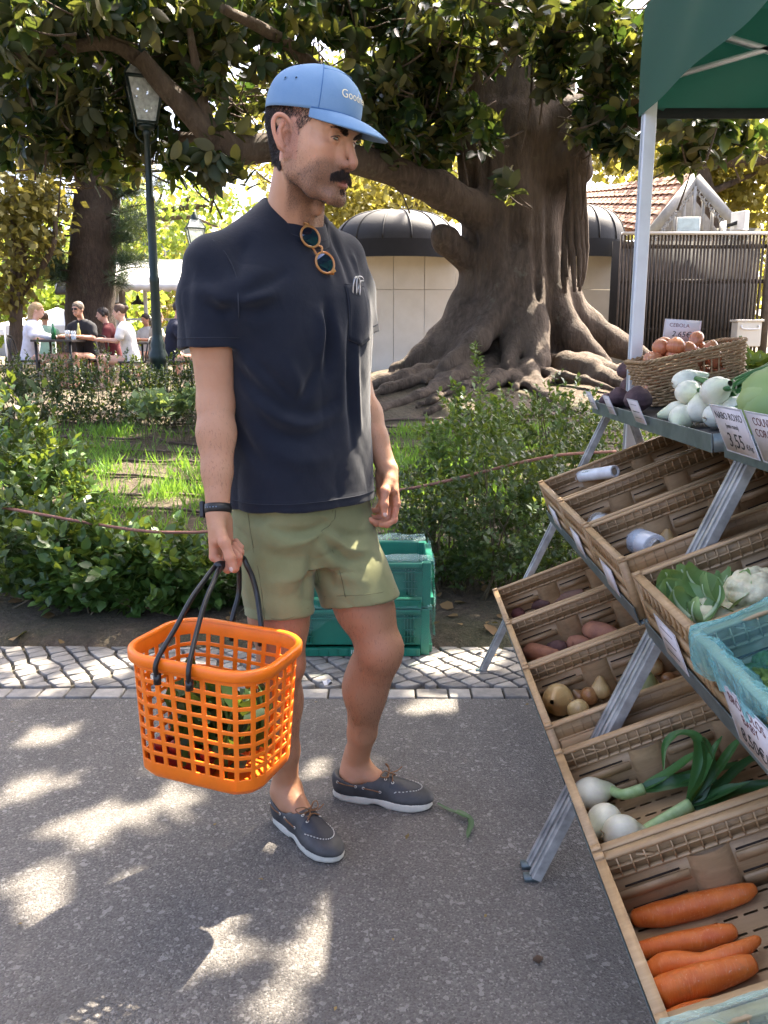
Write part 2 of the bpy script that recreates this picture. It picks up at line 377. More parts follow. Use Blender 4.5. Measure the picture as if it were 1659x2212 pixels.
def build_head():
    F = Field((-.105, -.15, -.30), (.105, .14, .145), .00165)
    F.u(ell((0, -.014, .036), (.0755, .097, .090)))
    F.u(ell((0, .030, .026), (.0645, .064, .074)), .03)
    F.u(ell((0, .034, -.035), (.0585, .054, .062)), .02)
    for s in (-1, 1):
        chain(F, [A(s*.060, -.012, -.035), A(s*.0555, -.004, -.070), A(s*.042, .036, -.097), A(s*.018, .074, -.1085)], [.012, .0135, .0145, .0165], .022)
        F.u(ell((s*.050, .046, -.022), (.019, .028, .015)), .02)      # cheekbone
        F.u(ell((s*.037, .050, -.060), (.016, .022, .024)), .02)      # cheek
        chain(F, [A(s*.053, .058, .014), A(s*.040, .0755, .021), A(s*.020, .0865, .0185), A(0, .087, .014)], [.010, .0120, .0110, .009], .016)
        F.u(ell((s*.066, .0, -.012), (.010, .03, .03)), .02); F.u(ell((s*.050, .022, -.048), (.0165, .036, .036)), .03)
    F.u(ell((0, .0785, -.1050), (.020, .0150, .0155)), .014)            # chin
    F.u(ell((0, .071, -.074), (.033, .026, .026)), .016)               # muzzle
    F.sub(ell((0, .103, -.0945), (.018, .010, .006)), .010)           # fold under the lip
    for s in (-1, 1):
        F.sub(ell((s*.0335, .101, -.003), (.0195, .0215, .0125)), .012)    # orbit
        F.u(cone((s*.008, .081, -.002), (s*.0125, .090, -.040), .006, .0095), .014)
    F.u(cone((0, .0865, .012), (0, .1125, -.034), .0068, .0088), .009)  # bridge
    F.u(ell((0, .1145, -.0385), (.0080, .0100, .0082)), .007)
    for s in (-1, 1): F.u(ell((s*.0120, .1015, -.0435), (.0060, .0108, .0070)), .007)
    F.u(cone((0, .1135, -.0465), (0, .095, -.0525), .0052, .005), .006)
    for s in (-1, 1): F.sub(ell((s*.0068, .1040, -.0535), (.0034, .0065, .0045)), .002)
    for s in (-1, 1):                                                   # lids
        F.u(ell((s*.0335, .0735, -.003), (.0152, .0148, .0138)), .004)
        F.sub(ell((s*.0340, .0885, -.0042), (.0142, .0115, .0038), rotm((0, 1, 0), s*.13)), .0012)
        F.u(cone((s*.0205, .0845, .0032), (s*.0475, .0775, .0022), .0040, .0034), .004)
    up = spline([A(-.0245, .0845, -.0775), A(-.014, .0935, -.0735), A(-.004, .0975, -.0715), A(0, .097, -.0722), A(.004, .0975, -.0715), A(.014, .0935, -.0735), A(.0245, .0845, -.0775)], 3)
    chain(F, up, np.interp(np.abs(up[:, 0]), [0, .0245], [.0046, .0022]), .003)
    lo = spline([A(-.0225, .0845, -.0795), A(-.012, .0925, -.0822), A(0, .0955, -.0832), A(.012, .0925, -.0822), A(.0225, .0845, -.0795)], 3)
    chain(F, lo, np.interp(np.abs(lo[:, 0]), [0, .0225], [.0060, .0024]), .003)
    sl = spline([A(-.026, .0875, -.0782), A(-.012, .0985, -.0775), A(0, .1035, -.0772), A(.012, .0985, -.0775), A(.026, .0875, -.0782)], 3)
    chain(F, sl, np.full(len(sl), .0011), .0015, 's')
    # neck
    F.u(cone((0, -.030, -.03), nb, .051, .0640), .03)
    for s in (-1, 1): F.u(cone((s*.058, -.022, -.05), nb+A(s*.018, .058, .012), .013, .011), .022)
    F.u(ell((nb[0]*.45, nb[1]*.45+.044, -.128), (.010, .012, .016)), .016)
    for s in (-1, 1): ear(F, s)
    V, Q = F.surf()
    x, y, z = V.T; ax = np.abs(x)
    jaw = sstep(-.022, -.046, z+.10*np.clip(y-.03, 0, 1))*sstep(-.148, -.118, z+.25*np.clip(-y, 0, .05))*sstep(-.030, -.008, y-.25*(z+.04))
    cheek = sstep(-.044, -.066, z-.55*(y-.04))
    side = sstep(.030, -.004, y)*sstep(.03, .0, z)*sstep(-.02, .0, y+.01)
    bd = np.maximum(jaw*np.maximum(cheek, .35*sstep(.05, .02, y)), .75*side)
    bd *= 1-.85*np.exp(-((ax/.020)**2+((z+.0775)/.007)**2))*(y > .07)
    bd = np.maximum(bd, .9*np.exp(-((ax/.007)**2+((z+.094)/.007)**2))*(y > .06))
    bd = np.maximum(bd, (1.6*(y > .072)*np.exp(-((ax/.028)**4+((z+.063)/.0085)**4))))
    lip = np.exp(-((ax/.0185)**4+((z+.0775)/.0085)**4))*(y > .08)
    bl = np.exp(-(((ax-.042)/.022)**2+((z+.035)/.02)**2))*(y > .03)*.6+np.exp(-((ax/.014)**2+((z+.043)/.013)**2))*(y > .095)*.8+.75*((ax > .071) & (np.abs(z) < .05) & (y < .012) & (y > -.05))
    hr0 = np.zeros(len(V))
    global HEADV; HEADV = V.copy()
    return h2w(V), Q, dict(beard=np.clip(bd, 0, 1), lip=np.clip(lip, 0, 1), blush=np.clip(bl, 0, 1), tan=.25*sstep(-.02, -.2, z), hairy=hr0)
parts = [build_head()]
# ---- arms with hands
def finger(F, p, dirs, lens, rads, k=.004):
    q = np.asarray(p, float)
    for i, (d, L) in enumerate(zip(dirs, lens)):
        e = q+nrm(d)*L; F.u(cone(q, e, rads[i], rads[i+1]), k)
        F.u(ell(q, [rads[i]*1.07]*3), .003); q = e
    return q
def hand(F, W, H, P, T, curl, thumb, spread=0.):
    """W wrist, H towards the fingers, P palm normal, T thumb side"""
    kn = {}
    spec = [('i', .030, .094, (.043, .026, .021), .0098), ('m', .0095, .098, (.048, .030, .022), .0100), ('r', -.011, .094, (.044, .028, .022), .0094), ('p', -.0295, .086, (.034, .021, .019), .0084)]
    # palm: flattened fan of cones
    for n, t, l, _, r in spec:
        a = W+T*t*.55+H*.004; b = W+T*t+H*l; F.u(cone(a, b, .0155, r*1.18), .012); kn[n] = b
    F.u(cone(W+H*.02+T*.024+P*.012, W+H*.055+T*.034+P*.014, .015, .0125), .012)       # thenar
    F.u(cone(W+H*.02-T*.02+P*.010, W+H*.065-T*.026+P*.008, .013, .011), .012)
    out = {}
    for (n, t, l, L, r), cv in zip(spec, curl):
        ds = []; a = 0
        for c in cv: a += c; ds.append(H*math.cos(a)+P*math.sin(a)+T*(spread*t*8))
        out[n] = finger(F, kn[n], ds, L, (r, r*.95, r*.86, r*.74))
        q = -H*math.sin(a)+P*0  # noqa
    tb = W+H*.028+T*.028+P*.016
    out['t'] = finger(F, tb, thumb, (.042, .034, .027), (.0150, .0122, .0112, .0090), .007)
    return out
def build_arm(sh, el, wr, H, P, T, curl, thumb, inner):
    lo = np.minimum.reduce([sh, el, wr, wr+H*.2, inner])-.11; hi = np.maximum.reduce([sh, el, wr, wr+H*.2, inner])+.11
    F = Field(lo, hi, .0024)
    ax = nrm(wr-el); ua = nrm(el-sh)
    F.u(cone(inner-UP*.02, sh-UP*.03, .045, .048)); F.u(cone(sh-UP*.03, sh*.45+el*.55, .050, .050), .02); F.u(cone(sh*.45+el*.55, el, .051, .041), .02)
    F.u(ell(sh*.55+el*.45+BF*.012, (.036, .040, .085)), .02)                       # biceps
    e1 = el+ax*.07; e2 = el+(wr-el)*.62
    F.u(cone(el, e1, .041, .0435), .02); F.u(cone(e1, e2, .0435, .033), .02); F.u(cone(e2, wr, .033, .0265), .02)
    F.u(cone(wr+T*.008, wr+H*.02+T*.010, .0215, .019), .01); F.u(cone(wr-T*.008, wr+H*.02-T*.010, .0215, .019), .01)
    F.u(ell(el-BF*.028, (.018, .018, .022)), .018)
    for s in (-1, 1): F.u(cone(el+ax*.09+P*s*.018, el+(wr-el)*.8+P*s*.006, .022, .013), .015)
    tips = hand(F, wr, H, P, T, curl, thumb)
    V, Q = F.surf()
    t = np.clip(((V-el)@ax)/np.linalg.norm(wr-el), -1, 1.6); td = (V-wr)@H
    fa = sstep(-.1, .25, t)*sstep(1.02, .8, t)
    V = V+normals_of(V, Q)*(.0007*vnoise(V, 260, 5)*sstep(.0, .05, td))[:, None]
    bl = sstep(.02, .06, td)*.5+.25*sstep(.07, .12, td)
    return (V, Q, dict(beard=np.zeros(len(V)), lip=np.zeros(len(V)), blush=bl, tan=.22+.25*sstep(-.6, .3, t), hairy=.55*fa)), tips
R_SH, R_EL, R_WR = PY(452, 570, 1.955), PY(466, 872, 1.945), PY(471, 1110, 1.860)
rP = nrm([.95, -.31, 0]); rH = nrm([.03, -.03, -1]); rP = nrm(rP-rH*(rP@rH)); rT = np.cross(rH, rP)
g = math.radians
armR, tipR = build_arm(R_SH, R_EL, R_WR, rH, rP, rT, [(g(50), g(104), g(58)), (g(56), g(104), g(56)), (g(58), g(104), g(56)), (g(58), g(100), g(54))],
                       [nrm(rH*.70+rT*.45+rP*.55), nrm(rH*.95+rP*.36+rT*.06), nrm(rH*.96+rP*.26)], R_SH*.6+NECK_B*.4-UP*.05)
L_SH, L_EL, L_WR = PY(741, 562, 2.215), PY(770, 846, 2.265), PY(836, 1012, 2.175)
lH = nrm([.07, -.10, -1]); lP = nrm([-.80, -.60, 0]); lP = nrm(lP-lH*(lP@lH)); lT = -np.cross(lH, lP)
armL, tipL = build_arm(L_SH, L_EL, L_WR, lH, lP, lT, [(g(16), g(52), g(30)), (g(30), g(58), g(34)), (g(36), g(60), g(36)), (g(40), g(58), g(36))],
                       [nrm(lH*.66+lT*.35+lP*.66), nrm(lH*.96+lP*.26+lT*.1), nrm(lH*.99+lP*.05)], L_SH*.6+NECK_B*.4-UP*.05)
parts += [armR, armL]
# ---- legs
PELV = PY(652, 1075, 2.10)
def build_leg(hip, kn, an, fwd, toe, heel):
    lo = np.minimum.reduce([hip, kn, an, toe, heel])-.12; hi = np.maximum.reduce([hip, kn, an, toe, heel])+.12; lo[2] = 0
    F = Field(lo, hi, .0034); ax = nrm(an-kn); back = -fwd
    F.u(cone(PELV-UP*.02, hip, .10, .095)); F.u(cone(hip, kn+(hip-kn)*.3, .092, .072), .03); F.u(cone(kn+(hip-kn)*.3, kn, .072, .057), .03)
    F.u(ell(kn+fwd*.020-UP*.004, (.040, .040, .046)), .025)                        # knee cap
    F.u(ell(kn+fwd*.022+(hip-kn)*.22, (.046, .046, .075)), .03)
    F.u(cone(kn-UP*.03, kn+(an-kn)*.34+back*.016, .053, .052), .04); F.u(cone(kn+(an-kn)*.34+back*.016, kn+(an-kn)*.70, .052, .040), .04)
    F.u(cone(kn+(an-kn)*.70, an, .038, .033), .02)
    lat = nrm(np.cross(UP, fwd))
    for s in (-1, 1):
        F.u(ell(kn+(an-kn)*.30+back*.022+lat*s*.016, (.030, .030, .085)), .045)     # calf heads
        F.u(ell(an+lat*s*.030-UP*.004, (.011, .014, .015)), .012)                 # ankle bones
    F.u(cone(kn+fwd*.03-UP*.05, an+fwd*.012+UP*.05, .022, .018), .02)               # shin
    F.u(cone(an-UP*.01, heel+UP*.055+(toe-heel)*.20, .034, .028), .02)
    F.u(cone(an+fwd*.01-UP*.01, heel+(toe-heel)*.55+UP*.050, .036, .026), .03)
    F.u(cone(heel+(toe-heel)*.55+UP*.045, toe-fwd*.07+UP*.035, .026, .015), .03)
    F.u(cone(an+back*.014+UP*.06, heel+UP*.07+(toe-heel)*.12, .013, .013), .02)
    V, Q = F.surf(); z = V[:, 2]
    return V, Q, dict(beard=np.zeros(len(V)), lip=np.zeros(len(V)), blush=.2*np.exp(-((V-kn-fwd*.05)**2).sum(1)/.002), tan=np.full(len(V), .85), hairy=.6*sstep(.14, .3, z)*sstep(.72, .55, z))
FL = nrm([.97, -.25, 0]); FR = nrm([.655, -.755, 0])
LHEEL, LTOE = A(-.150, 2.195, 0), A(.138, 2.125, 0)
RHEEL, RTOE = A(-.302, 2.085, 0), A(-.112, 1.868, 0)
R_HIP = PELV-BL*.088-UP*.06; L_HIP = PELV+BL*.088-UP*.06
R_KN, R_AN = PY(606, 1420, 1.985), PY(617, 1700, 2.068)
L_KN, L_AN = PY(818, 1392, 2.075), PY(768, 1655, 2.215)
parts += [build_leg(R_HIP, R_KN, R_AN, nrm([.62, -.78, 0]), RTOE, RHEEL), build_leg(L_HIP, L_KN, L_AN, nrm([.90, -.43, 0]), LTOE, LHEEL)]
def merge(ps):
    V = []; Q = []; at = {}; n = 0
    for v, q, a in ps:
        V.append(v); Q.append(q+n); n += len(v)
        for k in a: at.setdefault(k, []).append(a[k])
    return np.vstack(V), np.vstack(Q), {k: np.concatenate(x) for k, x in at.items()}
# hidden torso joins the pieces
F = Field(PELV-A(.28, .28, .12), A(PELV[0]+.28, PELV[1]+.28, 1.62), .012)
F.u(cone(PELV, PELV*.35+NECK_B*.65-UP*.03, .115, .125)); F.u(cone(R_SH-UP*.02, L_SH-UP*.02, .055, .055), .05); F.u(cone(NECK_B-UP*.12, NECK_B, .1, .06), .05)
v, q = F.surf(); z0 = np.zeros(len(v)); parts.append((v, q, dict(beard=z0, lip=z0, blush=z0, tan=z0, hairy=z0)))
bv, bq, ba = merge(parts)
body = ob('body', np_mesh('body', bv, bq, True, ba), SKIN, man)
# ---- eyes
def eye_mat():
    m, nt, b = newmat('eye'); r = attr(nt, 'rad')
    c = ramp(nt, r, [(.0, (.005, .005, .005)), (.17, (.006, .005, .005)), (.2, (.055, .038, .018)), (.42, (.035, .028, .015)), (.54, (.03, .025, .02)), (.60, (.42, .37, .34)), (1, (.42, .30, .27))])
    nt.links.new(c, b.inputs['Base Color']); b.inputs['Roughness'].default_value = .08; b.inputs['Coat Weight'].default_value = .6; return m
EYE_M = eye_mat()
for s in (-1, 1):
    mb = MB(); th = np.linspace(0, math.pi, 25); mb.lathe(np.stack([np.sin(th)*.0128, np.cos(th)*.0128], 1), n=32)
    V = np.concatenate(mb.V); gaze = nrm(A(-.30 if s < 0 else -.26, 1, -.26)); rad = np.linalg.norm(np.cross(V/.0128, A(0, 0, 1)), axis=1); rad[V[:, 2] < 0] = 1
    R = np.array(Vector((0, 0, 1)).rotation_difference(Vector(gaze)).to_matrix()); V = V@R.T+A(s*.0335, .0735, -.003)
    ob('eye', np_mesh('eye', h2w(V), np.concatenate(mb.F[4]), True, dict(rad=rad)), EYE_M, man)
# ---- hair made of strands
def strands(name, roots, dirs, L, wid, m, parent, bend=None, seg=3, seed=1):
    r = np.random.default_rng(seed); n = len(roots); L = np.broadcast_to(L, (n,)); side = np.cross(dirs, r.normal(size=(n, 3))); side /= np.linalg.norm(side, axis=1)[:, None]
    b = np.zeros((n, 3)) if bend is None else bend; rows = []
    for i in range(seg):
        t = i/(seg-1); p = roots+dirs*(L*t)[:, None]+b*(t*t*L)[:, None]; wd = wid*(1-.75*t)
        rows += [p-side*wd/2, p+side*wd/2]
    V = np.stack(rows, 1).reshape(-1, 3); base = np.arange(n)[:, None]*(2*seg); Fq = np.concatenate([base+np.array([2*i, 2*i+1, 2*i+3, 2*i+2]) for i in range(seg-1)])
    return ob(name, np_mesh(name, V, Fq, True), m, parent)
HAIR = mat('hair_dark', (.030, .020, .015), .42, .4, 60, spec=.5)
for s in (-1, 1):
    P_ = np.array([A(s*(.0340+.0150*math.cos(q)), .0735+math.sqrt(max(1e-6, .0150**2-(.0150*math.cos(q))**2*.95-(.0050*math.sin(q))**2))+.0006, -.0040+.0052*math.sin(q)-s*s*.0018*math.cos(q)) for q in np.linspace(.12, math.pi-.12, 14)])
    mb = MB(); mb.tube(h2w(P_), .00105, 5); mb.build('eyelashes', HAIR, man, True)
HAIR2 = mat('hair_faded', (.05, .036, .028), .5, .5, 60)
hv = HEADV; hn = normals_of(parts[0][0], parts[0][1]); hq = w2h(hn*HS+HC)  # local normals
def scatter(mask, n, seed):
    idx = np.flatnonzero(mask); r = np.random.default_rng(seed); i = r.choice(idx, n); return i, r
x, y, z = hv.T; ax = np.abs(x)
notear = ~((ax > .0665) & (y < .003) & (y > -.056) & (z < .025) & (z > -.055))
# cropped hair: back and sides
mk = notear & (ax < .0785) & (((y < -.028) & (z < .05) & (z > -.070-.35*(y+.028))) | ((y < .036) & (y > -.03) & (z > .004+.9*np.clip(y-.014, 0, 1)) & (z < .06)) | ((y < .014) & (y > .002) & (z > -.020) & (z < .03)))
i, r = scatter(mk, 26000, 3); d = hq[i]*.30+A(0, -.25, -.80)+r.normal(size=(len(i), 3))*.16; d /= np.linalg.norm(d, axis=1)[:, None]
strands('hair', h2w(hv[i]+r.normal(size=(len(i), 3))*.0011), d@HR.T, r.uniform(.005, .010, len(i))*np.where(hv[i][:, 1] > -.01, .7, 1)*HS, .00065, HAIR, man, seed=4)
# moustache
mk = (y > .066) & (ax < .0345) & (z < -.0500-.55*np.clip(ax-.009, 0, 1)) & (z > -.0680-.20*np.clip(ax-.008, 0, 1)) & ~((ax < .020) & (z > -.0555) & (y > .0965))
i, r = scatter(mk, 4400, 5); sx = np.sign(hv[i][:, 0]+1e-5)
d = hq[i]*.55+np.stack([sx*(.20+13*ax[i]), np.zeros(len(i)), np.full(len(i), -.72)], 1)+r.normal(size=(len(i), 3))*.24; d /= np.linalg.norm(d, axis=1)[:, None]
strands('moustache', h2w(hv[i]), d@HR.T, r.uniform(.0060, .0115, len(i))*HS, .00075, mat('moustache_hair', (.050, .031, .021), .75, .5, 90), man, bend=np.tile(A(0, -.05, -.5), (len(i), 1)), seg=4, seed=6)
# eyebrows
for s in (-1, 1):
    zc = np.interp(s*x, [.010, .026, .040, .054], [.0065, .0128, .0168, .0120])
    mk = (s*x > .011) & (s*x < .055) & (np.abs(z-zc) < np.interp(s*x, [.01, .02, .04, .054], [.0035, .0045, .0035, .0012])) & (y > .045)
    i, r = scatter(mk, 620, 8+s); d = hq[i]*.5+A(s*.8, -.1, .28)+r.normal(size=(len(i), 3))*.16; d /= np.linalg.norm(d, axis=1)[:, None]
    strands('eyebrow', h2w(hv[i]), d@HR.T, r.uniform(.006, .0095, len(i))*HS, .0008, HAIR, man, seed=9)
# soul patch and short beard bristles
mk = (y > .06) & (ax < .010) & (z < -.0895) & (z > -.101)
i, r = scatter(mk & (np.abs(z+.095) < .0045+0*z), 90, 12); d = hq[i]*.5+A(0, 0, -.8)+r.normal(size=(len(i), 3))*.2; d /= np.linalg.norm(d, axis=1)[:, None]
strands('soul_patch', h2w(hv[i]), d@HR.T, .006, .0008, HAIR, man, seed=13)
bd = ba['beard'][:len(hv)]; pr = bd**1.2; pr = pr/pr.sum(); r = np.random.default_rng(14); i = r.choice(len(hv), 15000, p=pr)
d = hq[i]*.5+A(0, .15, -.8)+r.normal(size=(len(i), 3))*.25; d /= np.linalg.norm(d, axis=1)[:, None]
strands('stubble', h2w(hv[i]), d@HR.T, .0030, .00038, HAIR2, man, seg=2, seed=15)

# fine body hair, thumb nails
mk = ba['hairy'] > .12; pr = np.where(mk, ba['hairy'], 0); pr[:len(hv)] = 0; pr = pr/pr.sum(); r = np.random.default_rng(21); i = r.choice(len(bv), 10000, p=pr); nb_ = normals_of(bv, bq)[i]
d = nb_*.30+A(.05, -.1, -.8)+r.normal(size=(len(i), 3))*.28; d /= np.linalg.norm(d, axis=1)[:, None]
strands('body_hair', bv[i], d, r.uniform(.007, .015, len(i)), .00042, HAIR2, man, seg=2, seed=22)
NAIL = mat('nail', (.62, .40, .33), .25, .1, 60)
for tip, dr, nn in ((tipR['t'], nrm(rH*.96+rP*.26), nrm(rT*.9-rP*.3)), (tipL['t'], nrm(lH), nrm(lT*.9+lP*.2))):
    nn = nrm(nn-dr*(nn@dr)); F = Field(tip-.02, tip+.02, .0012); F.u(ell(tip-dr*.001+nn*.0072, (.0062, .0078, .0022), np.stack([np.cross(nn, dr), dr, nn], 1))); v_, q_ = F.surf(); ob('thumb_nail', np_mesh('thumb_nail', v_, q_), NAIL, man)
# ---- clothing
def bvh_of(V, Q): return BVHTree.FromPolygons([tuple(p) for p in V], [tuple(int(i) for i in f) for f in Q])
def shoot(b, u, v):
    r = ray(u, v); h = b.ray_cast(Vector(EYE), Vector(nrm(r)))
    return None if h[0] is None else np.array(h[0])
def cast(b, o, d):
    h = b.ray_cast(Vector(o), Vector(nrm(d))); 
    if h[0] is None: return None, None
    n = np.array(h[1]); return np.array(h[0]), (n if n@np.asarray(d) < 0 else -n)
def fold(V, N, P, amp, wid):
    """ridge (amp>0) or crease along a 3d polyline"""
    P = spline(P, 6); lo = P.min(0)-3*wid; hi = P.max(0)+3*wid; m = np.flatnonzero(((V > lo) & (V < hi)).all(1)); d = np.full(len(m), 1e3); t = np.zeros(len(m)); n = len(P)-1
    for i in range(n):
        a, b = P[i], P[i+1]; e = b-a; q = np.clip(((V[m]-a)@e)/(e@e+1e-12), 0, 1); dd = np.linalg.norm(V[m]-a-q[:, None]*e, axis=1); w = dd < d; d[w] = dd[w]; t[w] = (i+q[w])/n
    V[m] += N[m]*(1.6*amp*np.exp(-(d/wid)**2)*np.sin(np.pi*np.clip(t*.9+.05, 0, 1))**.7)[:, None]
def folds(V, Q, lst):
    b = bvh_of(V, Q); N = normals_of(V, Q)
    for pts, amp, wid in lst:
        P = [p for p in (shoot(b, u*.7635, v*.7635) for u, v in pts) if p is not None]
        if len(P) > 1: fold(V, N, np.array(P), amp, wid)
    return V
def cloth_mat(name, col, col2, sheen=.2, wsc=900, bs=.25, worn=(.5, .75)):
    m, nt, b = newmat(name); v = coords(nt, False); n = noise_tex(nt, v, 9, 5, .62); f = noise_tex(nt, v, wsc, 2, .6)
    c = ramp(nt, n, [(worn[0]-.15, col), (worn[1], col2)]); c = mixc(nt, mth(nt, 'MULTIPLY', f, .35), c, tuple(x*.55 for x in col))
    nt.links.new(c, b.inputs['Base Color']); b.inputs['Roughness'].default_value = .93; b.inputs['Specular IOR Level'].default_value = .2
    b.inputs['Sheen Weight'].default_value = sheen; b.inputs['Sheen Roughness'].default_value = .5
    bump(nt, b, mth(nt, 'ADD', f, mth(nt, 'MULTIPLY', noise_tex(nt, v, 95, 4, .7), 1.6)), bs, .0022); return m
# t-shirt
def build_shirt():
    px, py = PELV[:2]; qx, qy = NECK_B[:2]
    def ring(z, a, b, f=0., t=None):
        t = (z-PELV[2])/(NECK_B[2]-PELV[2]) if t is None else t; cx = px+(qx-px)*t+BF[0]*f; cy = py+(qy-py)*t+BF[1]*f; return (z, cx, cy, a, b)
    rg = [ring(.868, .206, .156, .004), ring(.95, .200, .148, .004), ring(1.05, .194, .142, .006), ring(1.15, .193, .139, .008), ring(1.25, .199, .140, .012), ring(1.34, .204, .139, .014),
          ring(1.42, .198, .127, .008), ring(1.48, .176, .106, .0), ring(1.53, .145, .086, -.006), ring(1.58, .095, .072, -.010), ring(1.62, .06, .06, -.012)]
    F = Field(A(-.56, 1.68, .84), A(.12, 2.50, 1.66), .0042)
    F.u(loft(rg, RB, 2.35)); F2 = Field(A(-.56, 1.68, .84), A(.12, 2.50, 1.66), .0042)
    for sh, el, s in ((R_SH, R_EL, -1), (L_SH, L_EL, 1)):
        d = nrm(el-sh); e = sh+d*(.190 if s < 0 else .19); o = BL*s*.004
        F.u(cone(NECK_B+UP*.002+BL*s*.045-BF*.012, sh+UP*.004-BL*s*.02, .050, .060), .05)
        F2.u(cone(sh-UP*.010-BL*s*.010, sh+d*.08+o, .067, .071), .03); F2.u(cone(sh+d*.08+o, e+d*.05+o, .071, .076), .02)
        F2.sub(((lambda X, e=e, d=d: np.maximum(-((X-e)@d), np.linalg.norm(X-e-((X-e)@d)[..., None]*d, axis=-1)-.12)), e-A(.15, .15, .20), e+A(.15, .15, .06)), .003)
        F2.sub(cone(e-d*.05+o, e+d*.06+o, .062, .0725), .006)
    k = .035; hh = np.clip(.5+.5*(F2.d-F.d)/k, 0, 1); F.d = F2.d+(F.d-F2.d)*hh-k*hh*(1-hh)
    F.u(ell(R_SH*.75+NECK_B*.25-UP*.10+BF*.06, (.07, .07, .07)), .05)
    # neck opening
    nd = nrm(A(.22, -.22, 1)); F.sub(cone(NECK_B-A(0, 0, .02)+BF*.012, NECK_B+nd*.14+BF*.01, .066, .080), .008)
    F.sub(halfspace(A(0, 0, .892), (0, 0, 1), A(-.6, 1.6, .8), A(.2, 2.6, .89)), .004)
    V, Q = F.surf()
    def cr(L): return [(480+x/2.37, 540+y/2.37) for x, y in L]
    L = [(cr([(462, 700), (560, 655), (700, 590), (800, 520)]), .006, .016), (cr([(465, 745), (580, 720), (720, 690)]), -.006, .013), (cr([(470, 800), (600, 810), (760, 760)]), .005, .02),
         (cr([(500, 1230), (640, 1370), (800, 1470), (960, 1500), (1100, 1420)]), .008, .020), (cr([(480, 1290), (620, 1440), (790, 1540), (960, 1560), (1100, 1490)]), -.006, .018),
         (cr([(540, 1510), (700, 1620), (880, 1660), (1080, 1590)]), .007, .022), (cr([(600, 1160), (740, 1310), (860, 1430)]), .006, .014), (cr([(1000, 1150), (930, 1300), (862, 1430)]), .006, .014), (cr([(800, 1150), (860, 1300), (862, 1420)]), -.005, .014),
         (cr([(1055, 760), (1072, 900), (1070, 1020), (1052, 1240)]), .011, .013), (cr([(1015, 800), (1030, 950), (1020, 1150)]), -.008, .016), (cr([(1110, 830), (1130, 1000), (1120, 1240)]), -.006, .018),
         (cr([(1080, 260), (1160, 450), (1210, 640)]), .006, .014), (cr([(1130, 230), (1220, 420), (1270, 560)]), -.005, .012), (cr([(1020, 300), (1090, 480), (1120, 640)]), .004, .016),
         (cr([(1225, 800), (1200, 1100), (1215, 1400), (1230, 1700)]), .008, .014), (cr([(1190, 900), (1160, 1200), (1150, 1500)]), -.006, .018), (cr([(1260, 1000), (1255, 1300), (1280, 1600)]), -.005, .010),
         (cr([(430, 780), (340, 810), (230, 740)]), .007, .016), (cr([(445, 720), (330, 730), (200, 650)]), -.005, .016), (cr([(400, 560), (300, 600), (160, 560)]), .004, .02), (cr([(120, 520), (110, 700), (120, 900)]), .004, .018), (cr([(300, 520), (330, 700), (310, 900)]), -.004, .02),
         (cr([(560, 300), (480, 430), (455, 600)]), .004, .016), (cr([(430, 1500), (520, 1700), (640, 1860)]), .006, .02), (cr([(700, 1750), (900, 1820), (1100, 1780)]), -.004, .02), (cr([(450, 1100), (560, 1200), (640, 1330)]), -.005, .016)]
    V = folds(V, Q, L)
    N = normals_of(V, Q); z = V[:, 2]
    rg_ = (1-np.abs(vnoise(V*A(1, 1, .45), 26, 61)))**3-.3; V += N*(.0048*rg_*sstep(1.56, 1.45, z)+.0024*vnoise(V*A(1, 1, .55), 42, 21)+.0010*vnoise(V, 110, 22)*sstep(1.6, 1.2, z))[:, None]
    hem = .892; V += N*(-.0016*np.exp(-((z-hem-.024)/.004)**2))[:, None]
    return V, Q
sv, sq = build_shirt(); SHB = bvh_of(sv, sq)
SHIRT_M = cloth_mat('navy_cotton', (.0070, .0100, .0190), (.0155, .0185, .0290), .16, 700)
shirt = ob('t_shirt', np_mesh('t_shirt', sv, sq), SHIRT_M, man); tag(shirt, 'faded navy cotton t-shirt with chest pocket')
STITCH = mat('navy_thread', (.022, .026, .038), .9)
def surf_tube(b, pts, r, name, m, parent, off=.0005, frm=None, n=5):
    mb = MB(); P = []
    for u, v in pts:
        p = shoot(b, u*.7635, v*.7635)
        if p is not None: P.append(p-nrm(ray(u*.7635, v*.7635))*off)
    if len(P) > 1: mb.tube(spline(P, 5), r, n); return mb.build(name, m, parent, True)
# collar band round the neck
nd = nrm(A(.22, -.22, 1)); cc = NECK_B+BF*.013; e1 = nrm(np.cross(UP, nd)); e1 = nrm(BL-nd*(BL@nd)); e2 = np.cross(nd, e1)
if e2@BF < 0: e2 = -e2
th = np.linspace(0, 2*math.pi, 96, endpoint=False); prof = [(.0635, .030), (.0665, .0325), (.0690, .0300), (.0760, .016), (.0835, .001), (.088, -.010), (.086, -.014), (.078, -.004), (.069, .012), (.0635, .026)]
G = []
for t in th:
    rr = 1+.05*max(0, math.sin(t)); dip = -.010*max(0, math.sin(t))**2+.004*max(0, -math.sin(t))
    G.append([cc+(e1*math.cos(t)+e2*math.sin(t))*(r*rr)+nd*(h+dip) for r, h in prof])
mb = MB(); mb.grid(np.array(G), closeu=True, flip=True); mb.build('collar', SHIRT_M, shirt, True)
for r_, h_ in ((.0815, .0055),):
    mb = MB(); mb.tube([cc+(e1*math.cos(t)+e2*math.sin(t))*(r_*(1+.05*max(0, math.sin(t))))+nd*(h_-.010*max(0, math.sin(t))**2+.004*max(0, -math.sin(t))) for t in th], .0009, 5, closed=True); mb.build('collar_seam', STITCH, shirt, True)
